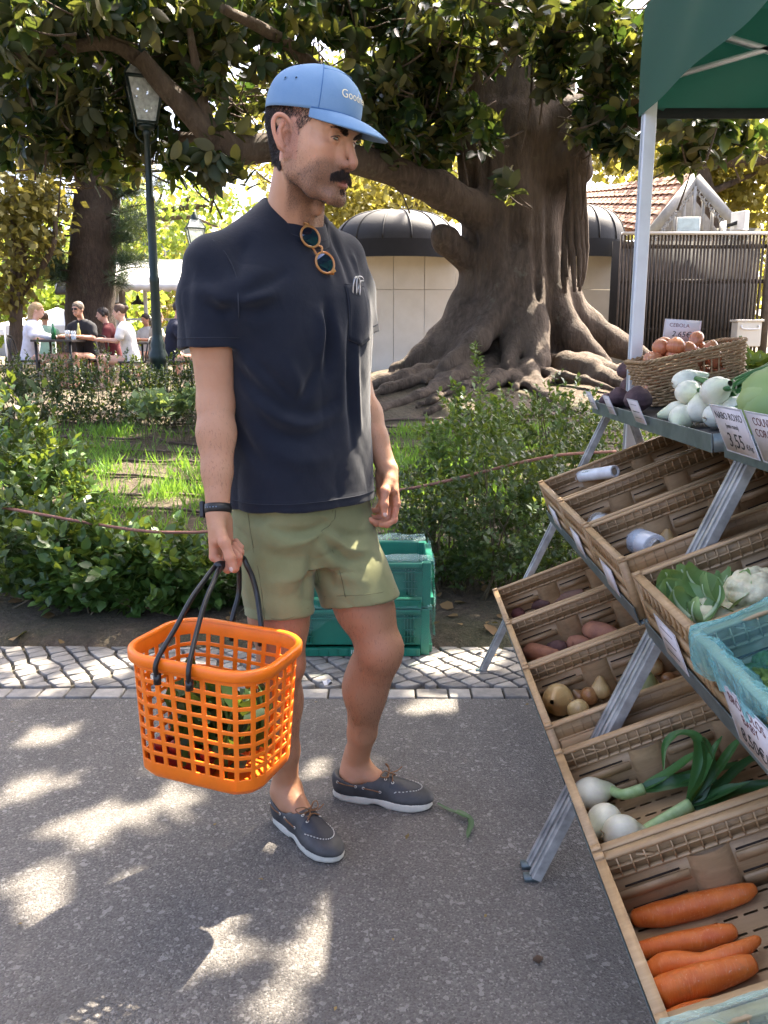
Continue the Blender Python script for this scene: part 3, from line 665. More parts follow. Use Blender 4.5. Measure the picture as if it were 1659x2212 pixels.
# chest pocket on his left, cast onto the front of the shirt
PK0 = NECK_B*1.; PK0[2] = 1.395
def on_front(lat, z, off=.003):
    o = A(NECK_B[0], NECK_B[1], 0)+BL*lat+UP*z+BF*.5; p, n = cast(SHB, o, -BF)
    return None if p is None else p+n*off
PK = []
for j in range(13):
    t = j/12; row = []
    for i in range(13):
        s_ = i/12; lat = .052+.082*s_; bot = 1.300-.016*(1-abs(2*s_-1)); p = on_front(lat, 1.425+(bot-1.425)*t, .0035+.003*math.sin(math.pi*s_)*(1-t)); row.append(p)
    PK.append(row)
if all(p is not None for r_ in PK for p in r_):
    PKA = np.array(PK); mb = MB(); mb.grid(PKA, flip=False); pk = mb.build('pocket', SHIRT_M, shirt, True)
    sm = pk.modifiers.new('s', 'SOLIDIFY'); sm.thickness = .0028; sm.offset = 0
    edge = np.vstack([PKA[:, 0], PKA[-1], PKA[::-1, -1]]); mb = MB(); mb.tube(edge, .0014, 5); mb.tube(PKA[2], .0011, 5); mb.tube(PKA[0], .0022, 6); mb.build('pocket_seam', STITCH, shirt, True)
# sleeve hem seams and shirt hem
for sh, el, L_ in ((R_SH, R_EL, .190), (L_SH, L_EL, .19)):
    d = nrm(el-sh); e = sh+d*(L_-.022)+BL*(.004 if sh is L_SH else -.004); a1 = nrm(np.cross(d, BF)); a2 = np.cross(d, a1); P = []
    for t in np.linspace(0, 2*math.pi, 60, endpoint=False):
        p, n = cast(SHB, e+(a1*math.cos(t)+a2*math.sin(t))*.16, -(a1*math.cos(t)+a2*math.sin(t)))
        if p is not None and np.linalg.norm(p-e) < .1: P.append(p+n*.0003)
    if len(P) > 10: mb = MB(); mb.tube(np.array(P), .0009, 5, closed=True); mb.build('sleeve_hem', STITCH, shirt, True)
P = []
for t in np.linspace(0, 2*math.pi, 120, endpoint=False):
    o = A(PELV[0], PELV[1], .916); dd = A(math.cos(t), math.sin(t), 0); p, n = cast(SHB, o+dd*.5, -dd)
    if p is not None and np.linalg.norm((p-o)[:2]) < .24: P.append(p+n*.0003)
mb = MB(); mb.tube(np.array(P), .0009, 5, closed=True); mb.build('hem_seam', STITCH, shirt, True)
# shoulder/armhole seam
surf_tube(SHB, [(565, 665), (600, 678), (640, 720), (668, 780), (674, 850), (676, 900)], .0014, 'armhole_seam', STITCH, shirt)
# ---- shorts
def build_shorts():
    px, py = PELV[:2]
    F = Field(A(-.50, 1.72, .54), A(.12, 2.46, 1.02), .0040)
    F.u(loft([(.74, px, py, .165, .13), (.80, px, py, .180, .136), (.90, px, py, .182, .130), (1.0, px, py, .176, .122)], RB, 2.4))
    spec = [(R_HIP, R_KN, -1, .622, .106, .087), (L_HIP, L_KN, 1, .622, .108, .101)]
    for hip, kn, s, hz, r0, r1 in spec:
        ax = nrm(kn-hip); t = (hz-hip[2])/ax[2]; e = hip+ax*t
        if s < 0: e = e+A(.002, -.012, 0)
        F.u(cone(hip, e, r0, r1), .035)
        F.u(cone(e-ax*.02, e+ax*.08, r1, r1+.004), .01)
    for hip, kn, s, hz, r0, r1 in spec:
        ax = nrm(kn-hip); t = (hz-hip[2])/ax[2]; e = hip+ax*t+(A(.002, -.012, 0) if s < 0 else 0)
        hd = nrm(ax*(.55 if s < 0 else .30)-UP*.5)
        F.sub(((lambda X, e=e, d=hd, rr=r1+.03: np.maximum(-((X-e)@d), np.linalg.norm(X-e-((X-e)@d)[..., None]*d, axis=-1)-rr)), e-A(.16, .16, .14), e+A(.16, .16, .05)), .003)
        F.sub(cone(e-ax*.05, e+ax*.06, r1-.012, r1-.004), .006)
    V, Q = F.surf()
    def cr(Lp): return [(340+x/1.765, 1330+y/1.765) for x, y in Lp]
    L = [(cr([(1040, 260), (960, 300), (860, 310), (740, 290)]), .006, .012), (cr([(1030, 280), (930, 350), (800, 380)]), -.005, .012), (cr([(1060, 250), (1000, 230), (880, 220)]), -.004, .012),
         (cr([(1060, 300), (1150, 330), (1260, 320), (1330, 300)]), .006, .012), (cr([(1040, 320), (1140, 390), (1250, 400), (1340, 400)]), -.006, .012), (cr([(1020, 350), (1120, 440), (1230, 460), (1350, 460)]), .007, .014), (cr([(1000, 400), (1090, 510), (1200, 560)]), -.006, .014), (cr([(990, 450), (1050, 560), (1150, 600)]), .005, .014),
         (cr([(700, 400), (820, 440), (940, 430)]), .005, .02), (cr([(720, 560), (840, 560), (950, 500)]), -.004, .02), (cr([(640, 250), (720, 230), (850, 270)]), .005, .016), (cr([(960, 380), (950, 520), (930, 680)]), .006, .016), (cr([(1200, 200), (1280, 260), (1330, 340)]), .005, .014)]
    V = folds(V, Q, L); N = normals_of(V, Q)
    rg_ = (1-np.abs(vnoise(V*A(1, 1, 1.6), 24, 71)))**3-.3; V += N*(.0052*rg_+.0022*vnoise(V, 45, 31)+.0008*vnoise(V, 120, 32))[:, None]
    return V, Q
pv, pq = build_shorts(); SRB = bvh_of(pv, pq)
SHORT_M = cloth_mat('olive_twill', (.205, .208, .098), (.270, .272, .138), .12, 800, .2)
shorts = ob('shorts', np_mesh('shorts', pv, pq), SHORT_M, man); tag(shorts, 'olive green cotton shorts ending above the knee')
SEAM = mat('olive_seam', (.135, .138, .064), .95)
def s2(L): return [(340+x/1.765, 1330+y/1.765) for x, y in L]
for L in ([(1060, 200), (1050, 270), (1010, 300), (985, 340)], [(1010, 310), (1060, 400), (1100, 520), (1125, 635)], [(975, 470), (995, 560), (1025, 645)], [(635, 170), (640, 230), (650, 300), (665, 390)], [(662, 390), (690, 500), (710, 640), (720, 745)], [(1075, 200), (1072, 240), (1055, 260)],
          [(1022, 630), (1100, 628), (1200, 624), (1300, 612), (1370, 592)], [(680, 715), (780, 745), (860, 735), (940, 690)]):
    surf_tube(SRB, s2(L), .0009, 'seam', SEAM, shorts, .0001)
# ---- cap (head frame)
CAPM = cloth_mat('blue_cotton', (.135, .255, .430), (.195, .325, .495), .1, 900, .2, (.4, .7))
def cap_pt(th, ph, off=0.):
    """th: 0 = front, ph: 0 rim .. 1 crown top"""
    y, x = math.cos(th), math.sin(th)
    a, b = .0835+off, .1030+off; n = 2.25; k = (abs(x/a)**n+abs(y/b)**n)**(-1/n)
    el_ = ph*math.pi/2; rr = math.cos(el_)**.80; hz = math.sin(el_)**.92
    zr = .0415-.003*y; H = .0965+off-.006*math.cos(th)*(1-ph); bulge = 1+.035*math.sin(math.pi*min(1, ph*1.3))*(.4+.6*max(0, y))
    return A(x*k*rr*bulge, y*k*rr*bulge-.010+.010*ph, zr+H*hz-(-.003*y)*hz)
NT, NP = 96, 30
G = np.array([[cap_pt(2*math.pi*i/NT, j/(NP-1)*.995) for j in range(NP)] for i in range(NT)])
gn = vnoise(G.reshape(-1, 3), 60, 41).reshape(NT, NP); ctr = A(0, 0, .06)
G += (G-ctr)/np.linalg.norm(G-ctr, axis=2)[..., None]*(gn*.0022)[..., None]
mb = MB(); mb.grid(h2c(G), closeu=True, flip=True); capo = mb.build('cap', CAPM, man, True); tag(capo, 'light blue cotton cap with small cream lettering on the front')
sm = capo.modifiers.new('s', 'SOLIDIFY'); sm.thickness = .002; sm.offset = -1
CAPB = bvh_of(G.reshape(-1, 3), np.concatenate(mb.F[4]))
mb = MB()
Bn = []; NA, NTT = 49, 17
for i in range(NA):
    a = -1+2*i/(NA-1); th = a*math.radians(61); row = []
    b0 = cap_pt(th, .0)+A(0, -.002, .001)
    L_ = .072*(max(0, 1-abs(a)**2.2))**.85
    for j in range(NTT):
        t = j/(NTT-1); y = b0[1]+L_*t; x_ = b0[0]*(1+.02*t); drop = -.017*t-.020*t*t-.002*a*a*t; row.append(A(x_, y, b0[2]+drop*(.35+.65*(L_/.079))-.003*(abs(a)**3)*t))
    Bn.append(row)
mb.grid(h2c(np.array(Bn))); br = mb.build('brim', CAPM, capo, True); sm = br.modifiers.new('s', 'SOLIDIFY'); sm.thickness = .0042; sm.offset = 0
CST = mat('cap_thread', (.055, .16, .36), .9)
def cap_tube(f, r, name, m=CST, n=24):
    mb = MB(); mb.tube(h2c(np.array([f(t) for t in np.linspace(0, 1, n)])), r, 5); mb.build(name, m, capo, True)
cap_tube(lambda t: cap_pt(math.radians(-52), t*.98, .0006), .0010, 'seam'); cap_tube(lambda t: cap_pt(math.radians(52), t*.98, .0006), .0010, 'seam')
cap_tube(lambda t: cap_pt(math.radians(-52+104*t), .62, .0006), .0009, 'seam'); cap_tube(lambda t: cap_pt(math.radians(-61+122*t), .012, .0012), .0014, 'seam')
for t_, p_ in ((-113, .34), (-93, .35)):
    c0 = cap_pt(math.radians(t_), p_, .0012); c1 = cap_pt(math.radians(t_+4), p_, .0012); c2 = cap_pt(math.radians(t_), p_+.03, .0012); ea = nrm(c1-c0); eb = nrm(c2-c0)
    mb = MB(); mb.tube(h2c(np.array([c0+(ea*math.cos(q)+eb*math.sin(q))*.0034 for q in np.linspace(0, 6.283, 16, endpoint=False)])), .0010*HS, 6, closed=True); mb.build('eyelet', mat('eyelet_thread', (.22, .40, .66), .8), capo, True)
    en = np.cross(ea, eb); mb = MB(); mb.tube(h2c(np.array([c0-en*.0006, c0+en*.0006])), .0024, 10); mb.build('eyelet_hole', mat('hole_dark', (.01, .02, .04), .9), capo)
tm = text_mesh('cap_lettering', 'Goodnews', .0215, np.eye(3), (0, 0, 0), .0)
V = np.array([v.co[:] for v in tm.vertices]); out = []
for q in V:
    th = q[0]/.098; base = cap_pt(th, .25+q[1]*7.5, .0014); out.append(base)
tm.vertices.foreach_set('co', h2c(np.array(out)).astype(np.float32).ravel()); tm.update(); ob('lettering', tm, mat('cream_thread', (.80, .74, .52), .8), capo)
# ---- shoes
LEATHER = mat('grey_leather', (.050, .049, .049), .55, .30, 30, (.030, .030, .031), .25, 260, .0012)
LEATHER2 = mat('navy_leather', (.022, .025, .034), .5, .3, 40, None, .2, 260, .001)
SOLE = mat('cream_sole', (.60, .57, .48), .6, .15, 40, None, .2, 300, .001)
LACE = mat('tan_lace', (.21, .095, .035), .7, .35, 80)
WTH = mat('white_thread', (.62, .60, .55), .8)
EYELET = mat('brass_eyelet', (.70, .66, .58), .35, metal=.6)
def wid(t, s):
    """outline half widths (inner/outer) of a shoe of unit length"""
    k = np.interp(t, [0, .03, .10, .25, .45, .62, .75, .86, .94, .98, 1.], [0, .050, .098, .115, .112, .148, .160, .146, .105, .062, 0])
    return k*(1+(.05 if s > 0 else -.03)*math.sin(math.pi*t))
def shoe(heel, toe, label, mirror):
    f = nrm(toe-heel); lat = np.cross(UP, f)*(-1)*mirror; L = np.linalg.norm(toe-heel); base = heel
    W = lambda x, y, z: base+lat*x+f*y+UP*z
    root = man; t = np.concatenate([np.linspace(0, .1, 10)**1.0, np.linspace(.13, .86, 22), np.linspace(.89, 1, 12)])
    out = [(wid(q, 1)*L, q*L) for q in t]+[(-wid(q, -1)*L, q*L) for q in t[::-1][1:-1]]
    G = []
    for x, y in out:
        q = y/L; lift = .006*sstep(.38, .42, q)*sstep(.60, .48, q); row = []
        for s_, z_ in ((0, .001), (.94, .001), (.99, .004), (1.0, .010), (.985, .018), (.97, .0235), (.90, .0245)): row.append(W(x*s_, L*.5+(y-L*.5)*(s_ if s_ else 0), z_+(lift if z_ < .01 else 0)+.003*sstep(.8, 1, q)))
        G.append(row)
    # upper, solid field
    F = Field(A(-.075, -.02, .015), A(.075, L+.02, .12), .0022); k = L/.29
    F.u(ell((0, .050*k, .052), (.0375, .050*k, .064))); F.u(ell((.001, .12*k, .042), (.0375, .08*k, .045)), .02); F.u(ell((.003, .214*k, .026), (.0475, .079*k, .036)), .02)
    F.u(cone((0, .150*k, .058), (.002, .215*k, .036), .028, .026), .018)
    F.sub(halfspace((0, 0, .0235), (0, 0, 1), (-.1, -.1, 0), (.1, L+.1, .024)))
    F.sub(((lambda X: .5*(X[..., 2]-(.082-.30*np.clip(X[..., 1], 0, .07)+9*np.clip(X[..., 1]-.075*k, 0, 1)**2))*-1), A(-.1, -.1, .05), A(.1, .125*k, .15)), .003); F.sub(cone((0, .050*k, .10), (0, .118*k, .085), .0300, .0285), .003); F.sub(cone((0, .050*k, .06), (0, .112*k, .055), .0300, .0285), .003)
    V, Q = F.surf(); V = V+normals_of(V, Q)*(.0007*vnoise(V, 120, 3))[:, None]
    up = ob('shoe', np_mesh('shoe', np.array(W(0, 0, 0))+V[:, :1]*lat+V[:, 1:2]*f+V[:, 2:]*UP, Q if mirror > 0 else Q[:, ::-1]), LEATHER, root); tag(up, label)
    mb = MB(); mb.grid(np.array(G), closeu=True); mb.build('sole', SOLE, up, True)
    B = bvh_of(V, Q)
    def drop(x, y, off=.001):
        p, n = cast(B, (x, y, .2), (0, 0, -1)); return None if p is None else p+n*off
    def side(y, z, s_, off=.001):
        p, n = cast(B, (s_*.12, y, z), (-s_, 0, 0)); return None if p is None else p+n*off
    # moc toe seam and vamp panel
    ts = np.linspace(-1, 1, 41); P = []
    for q in ts:
        a = q*math.pi*.5; P.append(drop(.003+.034*math.sin(a)*k if abs(q) < 1 else .034*q, (.188+.070*math.cos(a))*k, .0018))
    P = [p for p in P if p is not None]; WW = lambda p: W(*p)
    mb = MB()
    for i in range(len(P)-1):
        if i % 2 == 0: mb.tube(np.array([WW(P[i]), WW((P[i]+P[i+1])/2), WW(P[i+1])]), .0015, 5)
    mb.build('stitching', WTH, up, True)
    mb = MB(); G2 = []
    for j in range(9):
        r_ = j/8; row = []
        for q in np.linspace(-1, 1, 25):
            a = q*math.pi*.5; p = drop(.003+.0315*math.sin(a)*k*r_, (.172+.083*math.cos(a)*r_)*k, .0014); row.append(WW(p) if p is not None else WW((0, .2*k, .06)))
        G2.append(row)
    mb.grid(np.array(G2), flip=mirror < 0); mb.build('vamp', LEATHER2, up, True)
    # side laces and eyelets
    for s_ in (-1, 1):
        for y0, y1 in ((.025, .078), (.100, .148)):
            P = [side(y*k, .062-.10*(y-.02), s_, .0012) for y in np.linspace(y0, y1, 9)]; P = [p for p in P if p is not None]
            if len(P) > 3: mb = MB(); mb.tube(np.array([WW(p) for p in P]), .0022, 6, flat=.7); mb.build('lace', LACE, up, True)
            for p in (P[:1]+P[-1:]):
                mb = MB(); mb.tube(np.array([WW(p+A(0, .0032*math.cos(a), .0032*math.sin(a))) for a in np.linspace(0, 6.283, 12, endpoint=False)]), .0011, 5, closed=True); mb.build('eyelet', EYELET, up, True)
        for y in (.160, .180):
            p = drop(s_*.019, y*k, .0015)
            if p is not None: mb = MB(); mb.tube(np.array([WW(p+A(.0034*math.cos(a), .0034*math.sin(a), -.0015*s_*math.cos(a))) for a in np.linspace(0, 6.283, 12, endpoint=False)]), .0012, 5, closed=True); mb.build('eyelet', EYELET, up, True)
    # cross laces, bow
    def lace(pts, r=.0021): mb = MB(); mb.tube(spline([WW(A(*p)) for p in pts], 7), r, 6, flat=.75); mb.build('lace', LACE, up, True)
    zt = (drop(0, .170*k)[2])+.003
    lace([(-.019, .160*k, zt-.006), (0, .164*k, zt+.002), (.019, .160*k, zt-.006)]); lace([(-.019, .180*k, zt-.010), (0, .176*k, zt), (.019, .180*k, zt-.010)])
    c_ = (0, .166*k, zt+.004)
    lace([c_, (.016, .160*k, zt+.016), (.034, .148*k, zt+.012), (.026, .160*k, zt+.002), c_]); lace([c_, (-.016, .158*k, zt+.018), (-.034, .150*k, zt+.010), (-.024, .166*k, zt+.003), c_])
    lace([c_, (.014, .185*k, zt+.006), (.030, .196*k, zt+.012)]); lace([c_, (-.012, .184*k, zt+.010), (-.030, .186*k, zt+.020)])
    return up
shoe(RHEEL, RTOE, 'grey leather boat shoe nearest the basket', 1)
shoe(LHEEL, LTOE, 'grey leather boat shoe pointing at the stall', -1)
# ---- wrist watch on the right arm
WB = mat('black_resin', (.012, .012, .013), .45, .3, 40)
ax = nrm(R_WR-R_EL); wc = R_WR-ax*.012; a1 = nrm(rT-ax*(rT@ax)); a2 = np.cross(ax, a1); G = []
for t in np.linspace(0, 2*math.pi, 56, endpoint=False):
    dirv = a1*math.cos(t)*1.10+a2*math.sin(t)*.98; row = []
    for r_, h_ in ((.0272, -.0105), (.0302, -.0100), (.0312, 0), (.0302, .0100), (.0272, .0105)): row.append(wc+dirv*r_+ax*h_)
    G.append(row)
mb = MB(); mb.grid(np.array(G), closeu=True); watch = mb.build('wristwatch', WB, man, True); tag(watch, 'black digital wristwatch')
bk = -rP; bk = nrm(bk-ax*(bk@ax)); cx_ = np.cross(ax, bk); Rw = np.stack([cx_, ax, bk], 1)
MB().box(wc+bk*.034, (.034, .038, .011), Rw).build('case', WB, watch, bevel=.003); MB().box(wc+bk*.040, (.024, .020, .002), Rw).build('screen', mat('lcd', (.12, .14, .10), .2), watch)
lt = nrm(rT-ax*(rT@ax)); mb = MB()
for i in range(-2, 3):
    d_ = nrm(lt*1+np.cross(ax, lt)*i*.22); mb.box(wc+d_*.0338, (.003, .003, .0012), np.stack([np.cross(ax, d_), ax, d_], 1))
mb.build('strap_hole', mat('hole_blue', (.10, .13, .17), .5), watch)
# ================================================================== things he carries
def plastic(name, col, rough=.35, sss=.15, rad=(.02, .008, .003), bmp=.08):
    m, nt, b = newmat(name); v = coords(nt, False); n = noise_tex(nt, v, 18, 4)
    nt.links.new(ramp(nt, n, [(.3, tuple(x*.86 for x in col)), (.7, col)]), b.inputs['Base Color']); b.inputs['Roughness'].default_value = rough
    b.inputs['Subsurface Weight'].default_value = sss; b.inputs['Subsurface Radius'].default_value = rad; b.inputs['Subsurface Scale'].default_value = 1
    bump(nt, b, noise_tex(nt, v, 220, 3), bmp, .001); return m
ORANGE = plastic('orange_plastic', (.92, .19, .008)); BLACKP = mat('black_plastic', (.010, .010, .011), .3, .2, 30)
BKC = A(-.372, 1.735, .632); al = math.radians(20); BE1 = A(math.cos(al), -math.sin(al), -.035); BE2 = A(math.sin(al), math.cos(al), 0)
BE1 = nrm(BE1); BE3 = np.cross(BE1, BE2)
def bk_pt(x, y, z): return BKC+BE1*x+BE2*y+BE3*z
def rrect(L, W, r, n):
    """n points evenly along a rounded rectangle"""
    seg = []; hx, hy = L/2-r, W/2-r
    for cx, cy, a0 in ((hx, hy, 0), (-hx, hy, 90), (-hx, -hy, 180), (hx, -hy, 270)):
        for a in np.linspace(a0, a0+90, 14): seg.append((cx+r*math.cos(math.radians(a)), cy+r*math.sin(math.radians(a))))
    P = np.array(seg+seg[:1]); d = np.concatenate([[0], np.cumsum(np.linalg.norm(np.diff(P, axis=0), axis=1))])
    q = np.asarray(n)*d[-1]; return np.stack([np.interp(q, d, P[:, 0]), np.interp(q, d, P[:, 1])], 1)
def build_basket():
    root = thing('shopping_basket', 'bright orange open lattice plastic basket hanging from the man\'s hand', 'basket', tuple(bk_pt(0, 0, -.29)))
    NC = 27; fr = []
    for i in range(NC): fr += [i/NC+.145/NC, i/NC+.855/NC]
    fr = np.array(fr); zs = [0, -.030]; NR = 8; zz = -.030
    rowh = (.288-.030-.030)/NR
    kinds = ['s']
    for r_ in range(NR): zs += [zz-rowh*.70, zz-rowh]; kinds += ['h', 's']; zz -= rowh
    zs += [-.274, -.285, -.288]; kinds += ['s', 's', 's']
    V = []; 
    for k, z in enumerate(zs):
        t = -z/.288; L = .330-.035*t; W = .248-.035*t; r_ = .075-.020*t
        if k == len(zs)-2: L -= .012; W -= .012
        if k == len(zs)-1: L -= .04; W -= .04
        p = rrect(L, W, max(r_, .03), fr); V.append([bk_pt(x, y, z) for x, y in p])
    V = np.array(V); n = len(fr); F4 = []
    for k in range(len(zs)-1):
        for c in range(n):
            if kinds[k] == 'h' and c % 2 == 0: continue
            c2 = (c+1) % n; F4.append([k*n+c, (k+1)*n+c, (k+1)*n+c2, k*n+c2])
    me = np_mesh('wall', V.reshape(-1, 3), np.array(F4), True); w_ = ob('wall', me, ORANGE, root)
    s_ = w_.modifiers.new('s', 'SOLIDIFY'); s_.thickness = .0048; s_.offset = 0
    b_ = w_.modifiers.new('b', 'BEVEL'); b_.width = .0011; b_.segments = 2; b_.limit_method = 'ANGLE'
    mb = MB(); p = rrect(.268, .182, .05, np.arange(48)/48); G = np.array([[bk_pt(x*q, y*q, -.286) for q in (0, .35, .7, 1.)] for x, y in p]); mb.grid(G, closeu=True); mb.build('base', ORANGE, root, True)
    prof = [(-.003, .001), (-.0015, .0050), (.003, .0066), (.009, .0062), (.0125, .0025), (.0128, -.006), (.0126, -.016), (.0112, -.0175), (.0098, -.016), (.0095, -.004), (.005, -.001), (0, -.004), (-.003, -.004)]
    NP_ = 120; G = []
    for k in range(NP_):
        row = []
        for dx, dz in prof:
            p = rrect(.330+2*dx, .248+2*dx, .075+dx, np.array([k/NP_]))[0]; row.append(bk_pt(p[0], p[1], dz))
        G.append(row)
    mb = MB(); mb.grid(np.array(G), closeu=True); mb.build('rim', ORANGE, root, True)
    GR = R_WR+rH*.112+rP*.020
    def W2(p): q = p-BKC; return A(q@BE1, q@BE2, q@BE3)
    g0 = W2(GR)
    for x0, dx in ((-.056, -.007), (.022, .007)):
        f0 = A(x0, -.142, -.035); b0 = A(x0+.012, .142, -.035)
        gf = A(g0[0]+dx, g0[1]-.05, g0[2]-.002); gb = A(g0[0]+dx, g0[1]+.05, g0[2]-.002); P = [f0, f0+A(0, -.001, .04)]+[f0+(gf-f0)*t+A(0, -.022*math.sin(math.pi*t), .018*math.sin(math.pi*t)) for t in (.4, .65, .85)]+[gf, A(g0[0]+dx, g0[1], g0[2]), gb]+[b0+(gb-b0)*t+A(0, .022*math.sin(math.pi*t), .018*math.sin(math.pi*t)) for t in (.85, .65, .4)]+[b0+A(0, .001, .04), b0]
        mb = MB(); mb.tube(spline([bk_pt(*q) for q in P], 8), .0070, 10, flat=.8); mb.build('handle', BLACKP, root, True)
        for e in (f0, b0): mb = MB(); mb.tube(np.array([bk_pt(*(e+A(0, 0, .012))), bk_pt(*(e-A(0, 0, .010)))]), .0085, 10); mb.build('handle_end', BLACKP, root, True)
    mb = MB(); mb.tube(np.array([GR-BE2*.052, GR-BE2*.045, GR+BE2*.045, GR+BE2*.052]), np.array([.011, .0135, .0135, .011]), 12, flat=.85); mb.build('grip', BLACKP, root, True)
    return root
build_basket()
# leaf meshes --------------------------------------------------------
def leaf_mat(name, c1, c2, trans=.45, rough=.38, tcol=None, spec=.5):
    m, nt, b = newmat(name); oi = nt.nodes.new('ShaderNodeObjectInfo'); v = coords(nt, True)
    t = mth(nt, 'ADD', mth(nt, 'MULTIPLY', attr(nt, 'tint'), .75), mth(nt, 'MULTIPLY', noise_tex(nt, v, 3.0, 2), .25))
    c = ramp(nt, t, [(.1, c1), (.85, c2)]); nt.links.new(c, b.inputs['Base Color']); b.inputs['Roughness'].default_value = rough; b.inputs['Specular IOR Level'].default_value = spec
    tr = nt.nodes.new('ShaderNodeBsdfTranslucent'); mx = nt.nodes.new('ShaderNodeMixShader'); mx.inputs[0].default_value = trans
    tc = mixc(nt, .6, c, tcol or (.35, .42, .04)); nt.links.new(tc, tr.inputs[0])
    out = nt.nodes['Material Output']; nt.links.new(b.outputs[0], mx.inputs[1]); nt.links.new(tr.outputs[0], mx.inputs[2]); nt.links.new(mx.outputs[0], out.inputs[0]); return m
LEAF8 = (np.array([[0, 0, 0], [-.36, .26, .06], [-.40, .60, .05], [0, 1, -.10], [.40, .60, .05], [.36, .26, .06], [0, .28, -.02], [0, .64, -.04]]), np.array([[0, 6, 1, 1], [0, 5, 6, 6], [1, 6, 7, 2], [6, 5, 4, 7], [2, 7, 3, 3], [7, 4, 3, 3]]))
_lt = [(.10, .22), (.28, .40), (.52, .46), (.76, .34), (.92, .15)]
LEAFE = (np.array([[0, 0, 0]]+[q for t, w_ in _lt for q in ([-w_, t, .10*w_-.10*(t-.4)**2], [0, t, -.045-.10*(t-.4)**2], [w_, t, .10*w_-.10*(t-.4)**2])]+[[0, 1.02, -.12]]), np.array([[0, 2, 1, 1], [0, 3, 2, 2]]+[q for k in range(4) for q in ([1+3*k, 2+3*k, 5+3*k, 4+3*k], [2+3*k, 3+3*k, 6+3*k, 5+3*k])]+[[13, 14, 16, 16], [14, 15, 16, 16]]))
LEAF5 = (np.array([[0, 0, 0], [-.36, .48, .07], [0, 1, -.06], [.36, .48, .07]]), np.array([[0, 3, 1], [1, 3, 2]]))
LEAF2 = (np.array([[0, 0, 0], [-.34, .5, .05], [0, 1, 0], [.34, .5, .05]]), np.array([[0, 3, 2, 1]]))
def leaf_cloud(P, D, N, L, aspect, tmpl=LEAF5, tint=None):
    """P base points, D leaf direction, N leaf normal, L length -> V,F,tint"""
    P = np.asarray(P); n = len(P); D = D/(np.linalg.norm(D, axis=1)[:, None]+1e-9); S = np.cross(D, N); S /= (np.linalg.norm(S, axis=1)[:, None]+1e-9); U = np.cross(S, D)
    T, Fq = tmpl; L = np.broadcast_to(L, (n,))
    V = P[:, None]+(S[:, None]*T[None, :, 0:1]*aspect+D[:, None]*T[None, :, 1:2]+U[:, None]*T[None, :, 2:3])*L[:, None, None]
    F_ = (np.arange(n)[:, None, None]*len(T)+Fq[None]).reshape(-1, Fq.shape[1])
    if tint is None: tint = RNG.random(n)
    return V.reshape(-1, 3), F_, np.repeat(tint, len(T))
def fix_tri(F_):
    """split faces that repeat their last corner"""
    F_ = np.asarray(F_)
    if F_.shape[1] == 3: return [F_]
    m = F_[:, 2] == F_[:, 3]; return [F_[m][:, :3], F_[~m]]
def leaf_obj(name, m, parent, P, D, N, L, aspect, tmpl=LEAF5, tint=None, smooth=False):
    V, F_, t = leaf_cloud(P, D, N, L, aspect, tmpl, tint); return ob(name, np_mesh(name, V, fix_tri(F_), smooth, dict(tint=t)), m, parent)
GREENS = leaf_mat('salad_leaf', (.008, .026, .008), (.035, .085, .02), .25, .45)
# greens and a red punnet inside the basket
def basket_veg():
    n = 260; r = np.random.default_rng(51); P = np.stack([r.uniform(-.10, .10, n), r.uniform(-.06, .06, n), r.uniform(-.255, -.11, n)], 1); P[:, 2] -= .10*(P[:, 0] < -.02)*0
    W_ = np.array([bk_pt(*p) for p in P]); D = r.normal(size=(n, 3))+A(0, 0, .9); N = r.normal(size=(n, 3))
    o = thing('leafy_greens', 'dark leafy greens lying inside the orange basket', 'vegetable', tuple(bk_pt(0, 0, -.28)))
    leaf_obj('leaf', GREENS, o, W_, D, N, r.uniform(.035, .065, n), .9, LEAF8, smooth=True)['kind'] = 'stuff'
    mb = MB()
    for k in range(9):
        a = r.uniform(-.09, .1); q = r.uniform(-.05, .05); mb.tube(spline([bk_pt(a, q, -.27), bk_pt(a+r.uniform(-.03, .03), q, -.19), bk_pt(a+r.uniform(-.06, .06), q+r.uniform(-.03, .03), -.11)], 5), .004, 6)
    mb.build('stalk', mat('stalk_green', (.10, .20, .05), .5), o, True)
    t = thing('red_punnet', 'red punnet at the bottom of the orange basket', 'punnet', tuple(bk_pt(-.05, 0, -.28)))
    Rm = np.stack([BE1, BE2, BE3], 1); MB().box(bk_pt(-.055, -.01, -.262), (.16, .13, .032), Rm).build('tray', mat('red_card', (.22, .008, .008), .5), t, bevel=.004)
    for i in range(4):
        for j in range(3):
            mb = MB(); th = np.linspace(0, math.pi, 9); mb.lathe(np.stack([np.sin(th)*.018, np.cos(th)*.016], 1), bk_pt(-.115+.04*i, -.05+.042*j, -.236), 12); mb.build('tomato', mat('tomato_red', (.30, .012, .008), .35), t, True)
basket_veg()
